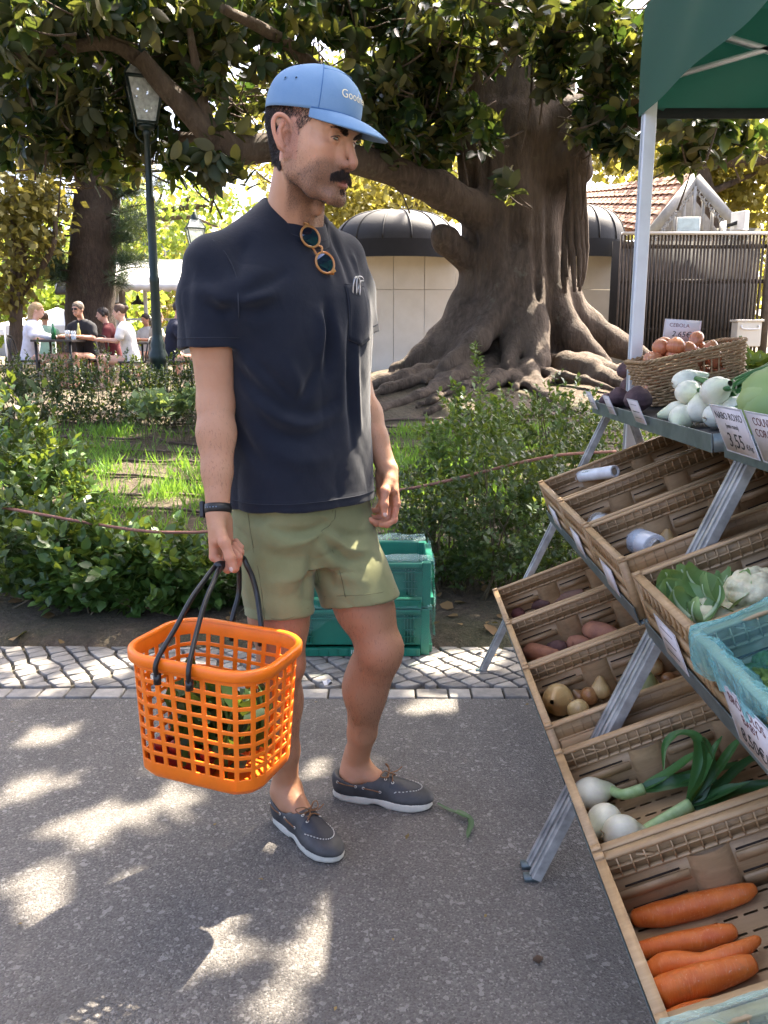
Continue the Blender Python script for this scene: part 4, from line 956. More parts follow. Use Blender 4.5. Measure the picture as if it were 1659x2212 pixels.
# ---- sunglasses hung on the collar
def front_hit(u, v, off):
    p = shoot(SHB, u, v); return p-nrm(ray(u, v))*off
AMBER = plastic('amber_acetate', (.40, .19, .055), .15, .3); LENS = mat('dark_mirror_lens', (.030, .045, .085), .03, .2, 3, spec=.8, coat=1., metal=.75)
sg = thing('sunglasses', 'round amber sunglasses hooked on the t-shirt collar', 'sunglasses', tuple(front_hit(678, 540, .02)))
gn = nrm(A(.52, -.82, .22)); c2 = front_hit(697, 571, .004)+gn*.012; gx = nrm(A(.037, .0, -.057)); gx = nrm(gx-gn*(gx@gn)); c1 = c2-gx*.066; gy = np.cross(gn, gx)
for c_ in (c1, c2):
    mb = MB(); mb.tube(np.array([c_+(gx*math.cos(a)*1.0+gy*math.sin(a)*.94)*.0245 for a in np.linspace(0, 6.2832, 40, endpoint=False)]), .0028, 8, closed=True); rim = mb.build('rim', AMBER, sg, True)
    mb = MB(); G = np.array([[c_+(gx*math.cos(a)+gy*math.sin(a)*.94)*(.0238*q)+gn*(.0022*(1-q*q)) for q in (0, .3, .6, .85, 1)] for a in np.linspace(0, 6.2832, 40, endpoint=False)]); mb.grid(G, closeu=True, flip=True); mb.build('lens', LENS, rim, True)
mid = (c1+c2)/2; dd = np.linalg.norm(c2-c1)/2-.0245
mb = MB(); mb.tube(spline([mid-gx*(dd+.001)+gy*.006, mid+gy*.011+gn*.003, mid+gx*(dd+.001)+gy*.006], 6), .0026, 8); mb.build('bridge', AMBER, sg, True)
hc = front_hit(634, 489, .006); e1_ = c1-gx*.026+gy*.008
mb = MB(); mb.tube(spline([e1_, e1_-gx*.006-gn*.004, hc-gn*.004+gx*.004, hc], 6), .0026, 8); mb.build('temple', AMBER, sg, True)
e2_ = c2+gx*.026+gy*.008; mb = MB(); mb.tube(spline([e2_, e2_+gx*.004-gn*.008, c2-gn*.014+gx*.010, c1-gn*.012-gx*.01], 6), .0024, 8); mb.build('temple', AMBER, sg, True)
MB().box(e1_, (.006, .010, .006), np.stack([gx, gy, gn], 1)).build('hinge', AMBER, sg, bevel=.001); MB().box(e2_, (.007, .012, .006), np.stack([gx, gy, gn], 1)).build('hinge', AMBER, sg, bevel=.001)
# ---- metal clip sticking out of the chest pocket
if all(p is not None for r_ in PK for p in r_):
    STEEL = mat('polished_steel', (.40, .40, .42), .30, .1, 20, metal=1.)
    pc = PKA[0, 6]+BF*.004; cl = thing('metal_clip', 'silver metal clip sticking out of the chest pocket', 'clip', tuple(pc))
    ex = nrm(PKA[0, -1]-PKA[0, 0]); Q = lambda x, z, o=0: pc+ex*x*.85+UP*z*.8+BF*o
    mb = MB(); mb.tube(spline([Q(-.026, -.03), Q(-.026, .004, .004), Q(-.018, .020, .006), Q(.012, .024, .006), Q(.026, .014, .005), Q(.010, .010, .005), Q(-.002, -.012, .004), Q(.004, -.03)], 8), .0020, 8); mb.build('loop', STEEL, cl, True)
    mb = MB(); mb.tube(spline([Q(-.014, -.03, .006), Q(-.014, .012, .007), Q(-.004, .017, .008), Q(.004, -.004, .007), Q(.004, -.03, .006)], 8), .0016, 8); mb.build('hook', STEEL, cl, True)
# ================================================================== market stall
YAW = math.atan((865-829.5)/FPX); SA = A(math.sin(YAW), math.cos(YAW), 0); SB = A(math.cos(YAW), -math.sin(YAW), 0)
def SL(a, b, z): return SA*a+SB*b+UP*z                     # a along the stall (away), b into it, z up
TL = math.radians(22); CE = SB*math.cos(TL)+UP*math.sin(TL); CN = -SB*math.sin(TL)+UP*math.cos(TL)
GALV = mat('galvanised_steel', (.47, .47, .455), .42, .35, 16, (.24, .24, .235), .12, 120, .001, metal=.55)
GALV2 = mat('grey_green_steel', (.17, .21, .21), .45, .35, 18, (.11, .14, .145), .1, 120, .001, metal=.5)
DARKT = mat('black_tray', (.018, .018, .02), .5)
stand = {}
def cprofile(p0, p1, w, d, name, parent, out):
    """folded steel channel between two points: web plus two flanges plus rib"""
    ax = nrm(p1-p0); x = nrm(SA-ax*(SA@ax)); y = np.cross(ax, x); L = np.linalg.norm(p1-p0); R = np.stack([x, y, ax], 1); c = (p0+p1)/2; t = .0025; mb = MB()
    if y@out < 0: y = -y; R = np.stack([-x, y, ax], 1)
    mb.box(c, (w, t, L), R)
    for s_ in (-1, 1): mb.box(c+R[:, 0]*s_*(w/2-t/2)-y*d/2, (t, d, L), R)
    mb.box(c+y*.003, (w*.28, .006, L*.998), R); return mb.build(name, GALV, parent, bevel=.0012)
def leg_set(a0, a1, label):
    o = thing('stall_trestle', label, 'trestle', tuple(SL(a0, .33, 0)), 'steel trestles of the vegetable stall')
    top = SL(a1, .815, 1.05); ft = SL(a0, .325, 0)
    cprofile(ft+UP*.012, top, .036, .022, 'leg', o, -SB)
    cprofile(SL(a0, 1.30, .004), SL(a1, .90, 1.05), .036, .022, 'leg', o, SB)
    MB().box(ft+UP*.006, (.036, .024, .012)).build('foot', GALV2, o)
    MB().bar(SL(a0+.02, .50, .14), SL(a0+.02, 1.22, .33), .02, .03).build('brace', GALV, o); MB().bar(SL(a1-.03, .68, .60), SL(a1-.03, 1.05, .74), .02, .03).build('brace', GALV, o)
    return o
leg_set(3.130, 3.262, 'galvanised steel trestle legs at the far end of the stall')
leg_set(1.862, 1.957, 'galvanised steel trestle legs under the middle of the stall, farther one'); leg_set(1.812, 1.915, 'galvanised steel trestle legs under the middle of the stall, nearer one')
LOW = (.362, .350); MID = (.540, .760); H_CR = .165
def crate_origin(row, a0): b, z = row; return SL(a0, b, z)-CN*H_CR            # outer bottom corner, near the man, near end
def rail(row, a0, a1, label):
    o0 = crate_origin(row, a0)-CN*.004; o1 = crate_origin(row, a1)-CN*.004; o = thing('shelf_rail', label, 'shelf', tuple(o0), 'sloping steel shelf rails of the stall'); w_ = .032
    MB().bar(o0+CE*.016-CN*.002, o1+CE*.016-CN*.002, w_, .003, up=CN).build('flange', GALV2, o); MB().bar(o0+CN*.020-CE*.004, o1+CN*.020-CE*.004, .003, .05, up=CN).build('lip', GALV2, o, bevel=.0008)
    for q in (.30, .56): MB().bar(o0+CE*q-CN*.012, o1+CE*q-CN*.012, .03, .02, up=CN).build('bearer', GALV2, o)
rail(LOW, 1.905, 3.13, 'steel shelf rail under the far bottom row of crates'); rail(LOW, .55, 1.80, 'steel shelf rail under the near bottom row of crates')
rail(MID, 1.975, 3.24, 'steel shelf rail under the far middle row of crates'); rail(MID, .55, 1.895, 'steel shelf rail under the near middle row of crates')
# ---- crates
def crate_mat():
    m, nt, b = newmat('brown_crate'); v = coords(nt, True, scale=(9, 1.1, 9)); n = noise_tex(nt, v, 7, 6, .62, .8); v2 = coords(nt, True); sc = noise_tex(nt, v2, 5, 4)
    c = ramp(nt, n, [(.30, (.330, .205, .100)), (.50, (.400, .258, .130)), (.70, (.470, .310, .165))]); c = mixc(nt, mth(nt, 'MULTIPLY', ramp(nt, sc, [(.45, (0, 0, 0)), (.75, (1, 1, 1))]), .4), c, (.44, .33, .21))
    c = mixc(nt, ramp(nt, noise_tex(nt, v2, 11, 6, .72), [(.54, (0, 0, 0)), (.74, (.6, .6, .6))]), c, (.15, .095, .055)); nt.links.new(c, b.inputs['Base Color']); b.inputs['Roughness'].default_value = .5; bump(nt, b, n, .06, .001); return m
CRATE = crate_mat(); CDARK = mat('crate_slot', (.030, .018, .010), .8)
CW, CL, CH = .396, .598, .165
def crate_meshes():
    """x across (.396, along the stall), y long (.598, into the stall), z up"""
    M_ = {}; t = .020
    # floor with slots
    xs = [0.0, t]; ys = [0.0, t]
    X = list(np.linspace(t+.012, CW-t-.012, 9)); Y = list(np.linspace(t+.02, CL-t-.02, 15)); mb = MB(); z0, z1 = .004, .010
    gx = sorted([t]+[x-.0028 for x in X]+[x+.0028 for x in X]+[CW-t]); gy = sorted([t]+[y-.013 for y in Y]+[y+.013 for y in Y]+[CL-t])
    for i in range(len(gx)-1):
        for j in range(len(gy)-1):
            if i % 2 == 1 and j % 2 == 1: continue
            mb.add([[gx[i], gy[j], z1], [gx[i+1], gy[j], z1], [gx[i+1], gy[j+1], z1], [gx[i], gy[j+1], z1]], [[0, 1, 2, 3]])
    mb.box((CW/2, CL/2, .003), (CW-.02, CL-.02, .002)); M_['floor'] = mb.mesh('floor')
    # long wall (inner side towards +x): panel, ridges, lattice band, pads
    def long_wall():
        mb = MB(); L = CL
        mb.box((.0105, L/2, .060), (.007, L-.006, .116))                      # thin panel
        mb.box((t/2, L/2, CH-.003), (t, L, .006)); mb.box((.012, L/2, CH-.046), (.016, L-.01, .005))
        mb.box((.009, L/2, CH-.025), (.003, L-.01, .044)); mb.box((.0135, L/2, CH-.0255), (.013, L-.012, .0025))
        for y in np.linspace(.012, L-.012, 23): mb.box((.0135, y, CH-.026), (.013, .0028, .040))
        for y in (.075, L-.075): mb.bar((.0135, y, CH-.012), (.0135, y+.035, CH-.026), .012, .0022, up=(0, 0, 1))
        return mb
    mb = long_wall()
    segs = [(.02, .155), (.245, .355), (.445, .578)]
    for y0, y1 in segs:
        for z in (.030, .080): mb.box((.0165, (y0+y1)/2, z), (.007, y1-y0, .018))
    for z in (.012, .055, .102): mb.box((.0, CL/2, z), (.006, CL-.05, .034 if z > .05 else .018))     # planks outside
    M_['wall'] = mb.mesh('wall')
    mb = MB(); G = []
    for yy in np.linspace(-.042, .042, 11): G.append([[.012+.018*max(0, math.cos(yy/.042*math.pi/2))**.5, yy, z] for z in np.linspace(.006, CH-.049, 9)])
    mb.grid(np.array(G), flip=True); M_['pad'] = mb.mesh('pad', True)
    mb = MB(); mb.box((.0146, 0, 0), (.0022, .105, .0035)); M_['slot'] = mb.mesh('slot')
    # short wall across x
    mb = MB(); mb.box((CW/2, .0105, .062), (CW-.008, .007, .118)); mb.box((CW/2, t/2, CH-.003), (CW-.0405, t-.0006, .0056)); mb.box((CW/2, .012, CH-.046), (CW-.044, .016, .005)); mb.box((CW/2, .009, CH-.026), (CW-.02, .004, .042))
    for z in (.014, .052, .096): mb.box((CW/2, .003, z), (CW-.06, .006, .026 if z > .02 else .016))
    for x in (.012, CW-.012):
        mb.box((x, .004, CH/2-.004), (.020, .008, CH-.014))
    for x in np.linspace(.016, CW-.016, 11): mb.box((x, .0035, CH-.026), (.004, .007, .040))
    M_['end_wall'] = mb.mesh('end_wall')
    mb = MB(); mb.box((0, 0, CH/2-.003), (.0196, .0196, CH-.007)); mb.box((0, 0, CH+.0022), (.016, .019, .0052))
    M_['corner_post'] = mb.mesh('corner_post'); return M_
CM = crate_meshes()
def crate(row, a0, label):
    o = bpy.data.objects.new('vegetable_crate', None); org = crate_origin(row, a0)+SA*.002
    Mx = Matrix.Identity(4)
    for i, ax in enumerate((SA, CE, CN)):
        for j in range(3): Mx[j][i] = ax[j]
    # x = SA, y = CE, z = CN  (left-handed: mirror x so that it is a rotation)
    x_ = -SA; org2 = org+SA*CW
    for j in range(3): Mx[j][0] = x_[j]; Mx[j][3] = org2[j]
    o.matrix_basis = Mx; COL.objects.link(o); tag(o, label, 'crate', 'brown crates on the stall'); R180 = Matrix.Rotation(math.pi, 4, 'Z')
    def part(n, m, flip=False, at=(0, 0, 0), par=None):
        p = bpy.data.objects.new(n, CM[n]); COL.objects.link(p); p.parent = par or o
        if not len(CM[n].materials): CM[n].materials.append(m)
        p.matrix_basis = (Matrix.Translation((CW, CL, 0)) @ R180 if flip else Matrix.Identity(4)) @ Matrix.Translation(at); return p
    part('floor', CRATE)
    for x, y in ((.010, .010), (CW-.010, .010), (.010, CL-.010), (CW-.010, CL-.010)): part('corner_post', CRATE, at=(x, y, 0))
    for fl in (False, True):
        wl = part('wall', CRATE, fl); part('end_wall', CRATE, fl)
        for yc in (.20, .40): part('pad', CRATE, at=(0, yc, 0), par=wl)
        for yc in (.0875, .30, .5115):
            for zc in (.0445, .0945): part('slot', CDARK, at=(0, yc, zc), par=wl)
    o['a0'] = a0; return o, org
CR = {}
for k, row, a0, lab in (('l1', LOW, 2.705, 'brown crate of dark tubers at the far end of the bottom row'), ('l2', LOW, 2.307, 'brown crate of sweet potatoes in the bottom row'), ('l3', LOW, 1.908, 'brown crate of yellow onions beside the middle legs'),
                       ('l4', LOW, 1.392, 'brown crate of spring onions in the bottom row'), ('l5', LOW, .990, 'brown crate of carrots in the bottom row'), ('l6', LOW, .588, 'brown crate lined with clear plastic at the near end of the bottom row'),
                       ('m1', MID, 2.800, 'brown crate of pink shallots at the far end of the middle row'), ('m2', MID, 2.395, 'brown crate of red onions in the middle row'), ('m3', MID, 1.985, 'nearly empty brown crate with a bag roll in the middle row'),
                       ('m4', MID, 1.468, 'brown crate of cauliflowers in the middle row'), ('m5', MID, 1.066, 'brown crate of broccoli lined with a turquoise plastic bag')):
    CR[k] = crate(row, a0, lab)
def on_floor(k, u, v, h=0.):
    """point h above the floor of crate k along the line of sight"""
    org = CR[k][1]+CN*(.010+h); r = ray(u, v); return EYE+r*(((org-EYE)@CN)/(r@CN))
# ---- top trays
def tray(a0, a1, label):
    o = thing('stall_tray', label, 'tray', tuple(SL(a0, .74, 1.05)), 'steel trays on top of the stall'); b0, z0 = .745, 1.072; n = A(*CN)
    E1 = SB*math.cos(math.radians(7))+UP*math.sin(math.radians(7)); N1 = np.cross(SA, E1); N1 = N1 if N1[2] > 0 else -N1
    p0 = SL(a0, b0, z0); p1 = SL(a1, b0, z0)
    MB().bar(p0+E1*.30-N1*.034, p1+E1*.30-N1*.034, .60, .004, up=N1).build('tray_floor', DARKT, o); MB().bar(p0-N1*.018, p1-N1*.018, .004, .046, up=N1).build('front_lip', GALV2, o, bevel=.001); MB().bar(p0+E1*.60-N1*.005, p1+E1*.60-N1*.005, .004, .07, up=N1).build('back_lip', GALV2, o)
    for p in (p0, p1): MB().bar(p+E1*.004-N1*.018, p+E1*.598-N1*.018, .004, .045, up=N1).build('end_lip', GALV2, o)
    return E1, N1
TE, TN = tray(1.985, 3.24, 'grey steel tray at the far top of the stall'); tray(.55, 1.905, 'grey steel tray at the near top of the stall')
def on_tray(u, v, h=0.):
    org = SL(2, .745, 1.072)-TN*.032+TN*h; r = ray(u, v); return EYE+r*(((org-EYE)@TN)/(r@TN))
# ---- price tags
PAPER = mat('tag_paper', (.66, .62, .64), .55, .1, 14); SLEEVE = mat('clear_sleeve', (.62, .62, .66), .2, .1, 10); INK = mat('black_ink', (.02, .02, .022), .6); INKR = mat('brown_ink', (.16, .05, .05), .6)
def price_tag(p, ex, ey, w_, h_, label, lines=(), cat='price tag', group='price tags on the stall'):
    """p: lower left corner; ex reading direction; ey up; lines: (text, size, x, y, material, sx, shear)"""
    ex = nrm(ex); ey = nrm(ey-ex*(ey@ex)); n = np.cross(ex, ey); R = np.stack([ex, ey, n], 1); o = thing('price_tag', label, cat, tuple(p), group); c = p+ex*w_/2+ey*h_/2
    MB().box(c, (w_, h_, .0016), R).build('sleeve', SLEEVE, o, bevel=.0005); MB().box(c+n*.0011, (w_*.92, h_*.92, .0007), R).build('paper', PAPER, o)
    for i, (tx, sz, x, y, m, sx, sh) in enumerate(lines): ob('lettering', text_mesh('lettering', tx, sz, R, p+ex*x*w_+ey*y*h_+n*.0018, .0002, sx=sx, shear=sh), m, o)
    return o
def tag_px(q, label, lines=(), mode='tray', off=0., depth=None):
    """q: pixels of lower left, lower right, upper left corners; the tag leans on the stall"""
    P = [EYE+ray(*c)*d for c, d in zip(q, depth)]; w_ = np.linalg.norm(P[1]-P[0]); h_ = np.linalg.norm(P[2]-P[0]); return price_tag(P[0], P[1]-P[0], P[2]-P[0], w_, h_, label, lines)
def dep(p): return (p-EYE)@A(0, _c, -_s)
# tags clipped to the front lip lean back with the slope
EY = nrm(-SB*.42+UP*.90)
def lip_pt(a): return SL(a, .738, 1.052)
def lip_tag(a_hi, w_, h_, label, lines=()):
    # reading direction runs towards the camera (-SA), seen from the man's side
    return price_tag(lip_pt(a_hi), -SA, EY, w_, h_, label, lines)
def rows(*a): return [(t, s_, x, y, m, 1., sh) for t, s_, x, y, m, sh in a]
lip_tag(3.20, .088, .072, 'small price tag at the far end of the top tray lip', rows(('———', .016, .5, .78, INK, 0), ('——', .030, .5, .38, INK, 0)))
lip_tag(2.93, .088, .072, 'small price tag second from the far end of the top tray', rows(('——', .018, .5, .80, INK, 0), ('———', .024, .5, .40, INK, 0)))
lip_tag(2.60, .115, .080, 'small price tag third from the far end, beside the wicker basket', rows(('———', .020, .5, .80, INK, 0), ('——', .036, .5, .52, INK, 0), ('———', .022, .5, .25, INK, 0)))
lip_tag(1.865, .175, .115, 'price tag reading NABO ROXO 3,55 euro beside the middle legs', rows(('NABO ROXO', .024, .52, .80, INK, 0), ('(sem rama)', .015, .52, .60, INK, 0), ('3,55', .050, .46, .28, INK, .18), ('€/kg', .018, .84, .22, INK, .18)))
lip_tag(1.675, .175, .115, 'price tag reading COUVE CORACAO at the right edge of the picture', rows(('COUVE', .025, .40, .82, INKR, 0), ('CORAÇÃO', .025, .48, .60, INKR, 0), ('2,', .046, .40, .25, INK, .18)))
# paper labels on the outer ends of crates
def crate_tag(k, f, w_, h_, z, label, lines=()):
    org = CR[k][1]; p = org+SA*(CW*f+w_/2)+CN*z-CE*.0075; return price_tag(p, -SA, CN, w_, h_, label, lines, group='paper labels on the crate ends')
crate_tag('m1', .45, .13, .075, .03, 'faded paper label on the end of the shallot crate'); crate_tag('m2', .45, .13, .08, .03, 'faded paper label on the end of the red onion crate'); crate_tag('m3', .45, .13, .08, .03, 'faded paper label on the end of the crate with the bag roll')
crate_tag('m4', .45, .14, .095, .025, 'white paper label on the end of the cauliflower crate', rows(('———', .026, .5, .80, INK, 0), ('——', .040, .5, .52, INK, 0), ('———', .026, .5, .25, INK, 0)))
crate_tag('m5', .42, .20, .12, .012, 'white label reading BROCOLOS BABY on the broccoli crate', rows(('BRÓCOLOS', .027, .5, .83, INKR, 0), ('BABY', .027, .5, .62, INKR, 0), ('8,50€/kg', .040, .52, .26, INK, .15)))
# ================================================================== produce
def stripe_mat(name, base, stripe, tip, scale=26, rough=.35, amount=.5, tipamt=.9, sss=.15):
    """skin with meridian streaks (attribute ang) and a neck colour (attribute h, 0 root .. 1 neck)"""
    m, nt, b = newmat(name); v = coords(nt, True); oi = nt.nodes.new('ShaderNodeObjectInfo')
    w_ = nt.nodes.new('ShaderNodeTexNoise'); w_.noise_dimensions = '2D'; cv = nt.nodes.new('ShaderNodeCombineXYZ'); nt.links.new(mth(nt, 'MULTIPLY', attr(nt, 'ang'), scale), cv.inputs[0]); nt.links.new(mth(nt, 'ADD', attr(nt, 'h'), mth(nt, 'MULTIPLY', oi.outputs['Random'], 50.)), cv.inputs[1]); nt.links.new(cv.outputs[0], w_.inputs['Vector']); w_.inputs['Scale'].default_value = 1.0
    c = mixc(nt, mth(nt, 'MULTIPLY', ramp(nt, w_.outputs['Fac'], [(.45, (0, 0, 0)), (.62, (1, 1, 1))]), amount), base, stripe)
    c = mixc(nt, mth(nt, 'MULTIPLY', ramp(nt, attr(nt, 'h'), [(.55, (0, 0, 0)), (1, (1, 1, 1))]), tipamt), c, tip)
    c = mixc(nt, mth(nt, 'MULTIPLY', ramp(nt, noise_tex(nt, v, 34, 5, .7), [(.40, (0, 0, 0)), (.72, (1, 1, 1))]), .45), c, tuple(x*.55 for x in base))
    nt.links.new(c, b.inputs['Base Color']); b.inputs['Roughness'].default_value = rough; b.inputs['Subsurface Weight'].default_value = sss; b.inputs['Subsurface Radius'].default_value = (.01, .006, .003); return m
M_WON = stripe_mat('white_onion', (.80, .79, .67), (.72, .74, .50), (.45, .58, .22), 30, .28, .35, .6); M_YON = stripe_mat('yellow_onion', (.66, .50, .24), (.46, .27, .09), (.38, .22, .09), 40, .3, .7)
M_BON = stripe_mat('brown_onion', (.42, .20, .07), (.25, .10, .03), (.30, .20, .10), 40, .3, .7); M_SHA = stripe_mat('shallot', (.52, .16, .075), (.62, .30, .14), (.48, .26, .12), 34, .26, .7, .6); M_PSH = stripe_mat('pink_shallot', (.46, .20, .15), (.55, .30, .22), (.36, .20, .14), 30, .45, .6)
M_RON = stripe_mat('red_onion', (.16, .015, .035), (.25, .04, .07), (.30, .14, .12), 34, .3, .6)
M_SWP = mat('sweet_potato', (.40, .175, .095), .75, .4, 22, (.26, .11, .07), .5, 70, .004); M_SWP2 = mat('dusty_sweet_potato', (.34, .20, .14), .8, .4, 22, (.24, .13, .09), .5, 70, .004); M_TUB = mat('dark_tuber', (.175, .092, .078), .8, .45, 30, (.10, .05, .045), .5, 80, .004)
M_BEET = mat('beetroot', (.105, .058, .062), .8, .5, 30, (.055, .028, .034), .5, 80, .003); M_LEEK = leaf_mat('onion_leaf', (.022, .085, .030), (.075, .20, .05), .15, .35); M_STALK = mat('pale_stalk', (.45, .60, .30), .4, .3, 30, (.30, .46, .18)); M_ROOT = mat('root_hair', (.42, .30, .17), .9)
def bulb_mesh(name, r, h, neck=.25, squash=1., nlen=.3, seed=0, n=28):
    """onion shape along z: root at 0, neck on top"""
    t = np.linspace(0, 1, 26); th = t*math.pi; rad = np.sin(th)**.82*r; z = (1-np.cos(th))/2*h; k = sstep(.74, 1., t); rad = np.maximum(rad, k*neck*r*(1-.35*sstep(.9, 1, t))); z = z+k*nlen*h
    G = []; an = []; hh = []; rr = np.random.default_rng(seed); ph = rr.uniform(0, 6.28, 4)
    for a in np.linspace(0, 2*math.pi, n, endpoint=False):
        w = 1+.025*math.sin(2*a+ph[0])+.018*math.sin(3*a+ph[1]); G.append(np.stack([rad*w*math.cos(a), rad*w*math.sin(a)*squash, z], 1)); an.append(np.full(26, a)); hh.append(t)
    mb = MB(); mb.grid(np.array(G), closeu=True, flip=True)
    return np_mesh(name, np.concatenate(mb.V), np.concatenate(mb.F[4]), True, dict(ang=np.concatenate(an), h=np.concatenate(hh)))
def frame(ax, seed=0):
    ax = nrm(ax); x = np.cross(ax, A(.3, .5, .8) if abs(ax@nrm(A(.3, .5, .8))) < .95 else A(1, 0, 0)); x = nrm(x); return np.stack([x, np.cross(ax, x), ax], 1)
def place(o, p, ax, spin=0.):
    R = frame(ax)@rotm((0, 0, 1), spin); M = Matrix.Identity(4)
    for i in range(3):
        for j in range(3): M[i][j] = R[i, j]
        M[i][3] = p[i]
    o.matrix_basis = M; return o
def onion(name, label, p, r, ax, m, cat='onion', group=None, h=None, roots=True, neck=.22, nlen=.35, seed=0):
    """p = centre"""
    h = h or 1.75*r; ax = nrm(ax); o = thing(name, label, cat, (0, 0, 0), group, world=False); place(o, p-ax*h*.5, ax, seed*1.7)
    ob('bulb', bulb_mesh('bulb', r, h, neck, 1., nlen, seed), m, o)
    if roots:
        mb = MB(); rr = np.random.default_rng(seed+5)
        for k in range(9): a = rr.uniform(0, 6.28); mb.tube(np.array([[0, 0, .002], [math.cos(a)*r*.10, math.sin(a)*r*.10, -.003], [math.cos(a)*r*.22, math.sin(a)*r*.22, -.004-rr.uniform(0, .006)]]), .0007, 4)
        mb.build('root', M_ROOT, o)['kind'] = 'stuff'
    return o
def rootveg(name, label, P, R, m, cat, group=None, seed=0, n=14, bump_=.06, stretch=1.):
    """tapered root along a bent axis"""
    P = spline(P, 7); t = np.linspace(0, 1, len(P)); R = np.interp(t, np.linspace(0, 1, len(R)), R); te = np.concatenate([[.0005, .004, .012, .025], np.linspace(.04, .96, max(14, len(P))), [.975, .988, .996, .9995]]); P = np.stack([np.interp(te, t, P[:, k]) for k in range(3)], 1); R = np.interp(te, t, R)*np.sqrt(np.clip(1-((te-.955)/.045).clip(0, 1)**2, .004, 1))*np.sqrt(np.clip(1-((.045-te)/.045).clip(0, 1)**2, .004, 1)); base = P.mean(0); o = thing(name, label, cat, tuple(base), group)
    mb = MB(); mb.tube(P, R, n); V = np.concatenate(mb.V); fs = [np.concatenate(mb.F[k]) for k in (3, 4)]
    c = np.repeat(P, n, 0); c = np.vstack([c, P[:1], P[-1:]]); d = V-c; rr = np.random.default_rng(seed); V = c+d*(1+bump_*vnoise(V, 60, seed)+bump_*.5*vnoise(V, 170, seed+1))[:, None]
    ob('root', np_mesh('root', V, fs, True), m, o); return o
def carrot_mat():
    m, nt, b = newmat('carrot'); v = coords(nt, False); ring = noise_tex(nt, coords(nt, False, scale=(6, 1, 1)), 60, 4, .7); n = noise_tex(nt, v, 30, 4); sp = noise_tex(nt, v, 240, 3)
    c = ramp(nt, n, [(.3, (.62, .125, .018)), (.7, (.78, .21, .035))]); c = mixc(nt, ramp(nt, ring, [(.56, (0, 0, 0)), (.66, (.45, .45, .45))]), c, (.80, .36, .16)); c = mixc(nt, ramp(nt, sp, [(.66, (0, 0, 0)), (.74, (.5, .5, .5))]), c, (.85, .62, .45))
    nt.links.new(c, b.inputs['Base Color']); b.inputs['Roughness'].default_value = .42; b.inputs['Subsurface Weight'].default_value = .12; b.inputs['Subsurface Radius'].default_value = (.012, .004, .001); c = mixc(nt, ramp(nt, noise_tex(nt, v, 14, 5, .7), [(.56, (0, 0, 0)), (.72, (.55, .55, .55))]), c, (.34, .13, .05)); nt.links.new(c, b.inputs['Base Color']); bump(nt, b, ring, .5, .003); return m
M_CAR = carrot_mat()
def fl(k, pts, h): return [on_floor(k, u, v, h) for u, v in pts]
g5 = 'carrots in the near bottom crate'
rootveg('carrot', 'long carrot lying farthest from the camera in its crate', fl('l5', [(1362, 1985), (1440, 1972), (1530, 1950), (1600, 1930), (1634, 1916)], .020), [.0145, .0225, .0225, .020, .0165, .008], M_CAR, 'carrot', g5, 1, 18, .03)
rootveg('carrot', 'straight carrot, second from the far side of its crate', fl('l5', [(1378, 2055), (1450, 2040), (1540, 2024), (1592, 2008)], .018), [.014, .0175, .019, .019, .010], M_CAR, 'carrot', g5, 2, 18, .03)
rootveg('carrot', 'bent carrot lying between two straight ones', fl('l5', [(1398, 2098), (1450, 2082), (1520, 2076), (1590, 2056), (1643, 2026)], .026), [.012, .020, .019, .013, .016, .013, .007], M_CAR, 'carrot', g5, 3, 18, .03)
rootveg('carrot', 'thick blunt carrot nearest the camera in its crate', fl('l5', [(1412, 2155), (1440, 2142), (1530, 2112), (1600, 2090), (1634, 2078)], .024), [.014, .026, .026, .022, .0185, .012], M_CAR, 'carrot', g5, 4, 18, .03)
rootveg('carrot', 'carrot tip showing at the near wall of the carrot crate', fl('l5', [(1438, 2196), (1500, 2184), (1560, 2172)], .016), [.008, .014, .015, .012], M_CAR, 'carrot', g5, 5, 14, .03)
# spring onions
g4 = 'big white spring onions in the bottom row'
pb = [on_floor('l4', 1276, 1714, .052), on_floor('l4', 1306, 1773, .046), on_floor('l4', 1344, 1803, .044)]
onion('spring_onion_bulb', 'white spring onion bulb farthest back in its crate', pb[0], .036, nrm(SB*.9+SA*.25+UP*.1), M_WON, 'onion', g4, .080, neck=.24, nlen=.28, seed=1)
onion('spring_onion_bulb', 'white spring onion bulb in the middle of the three', pb[1], .037, nrm(-SB*.5-SA*.3-UP*.2), M_WON, 'onion', g4, .076, neck=.2, nlen=.2, seed=2)
onion('spring_onion_bulb', 'white spring onion bulb nearest the camera of the three', pb[2], .041, nrm(SB*.9+SA*.10-UP*.1), M_WON, 'onion', g4, .080, neck=.25, nlen=.28, seed=3)
def blade(P, w0, m, parent, seed=0, fold_=.35, wmid=None):
    """flat folded leaf along a path"""
    P = spline(P, 8); n = len(P); t = np.linspace(0, 1, n); w = np.interp(t, [0, .15, .6, 1], [w0*.7, w0, (wmid or w0*.9), w0*.1]); T = np.gradient(P, axis=0); T /= np.linalg.norm(T, axis=1)[:, None]; rr = np.random.default_rng(seed); u0 = nrm(rr.normal(size=3)*.4+CN)
    S = np.cross(T, u0); S /= np.linalg.norm(S, axis=1)[:, None]+1e-9; U = np.cross(S, T)
    G = np.stack([P+S*w[:, None]*q+U*(abs(q)*w*fold_)[:, None] for q in (-1, -.5, 0, .5, 1)], 1); mb = MB(); mb.grid(G); return ob('leaf', np_mesh('leaf', np.concatenate(mb.V), np.concatenate(mb.F[4]), True, dict(tint=np.full(n*5, rr.random()))), m, parent)
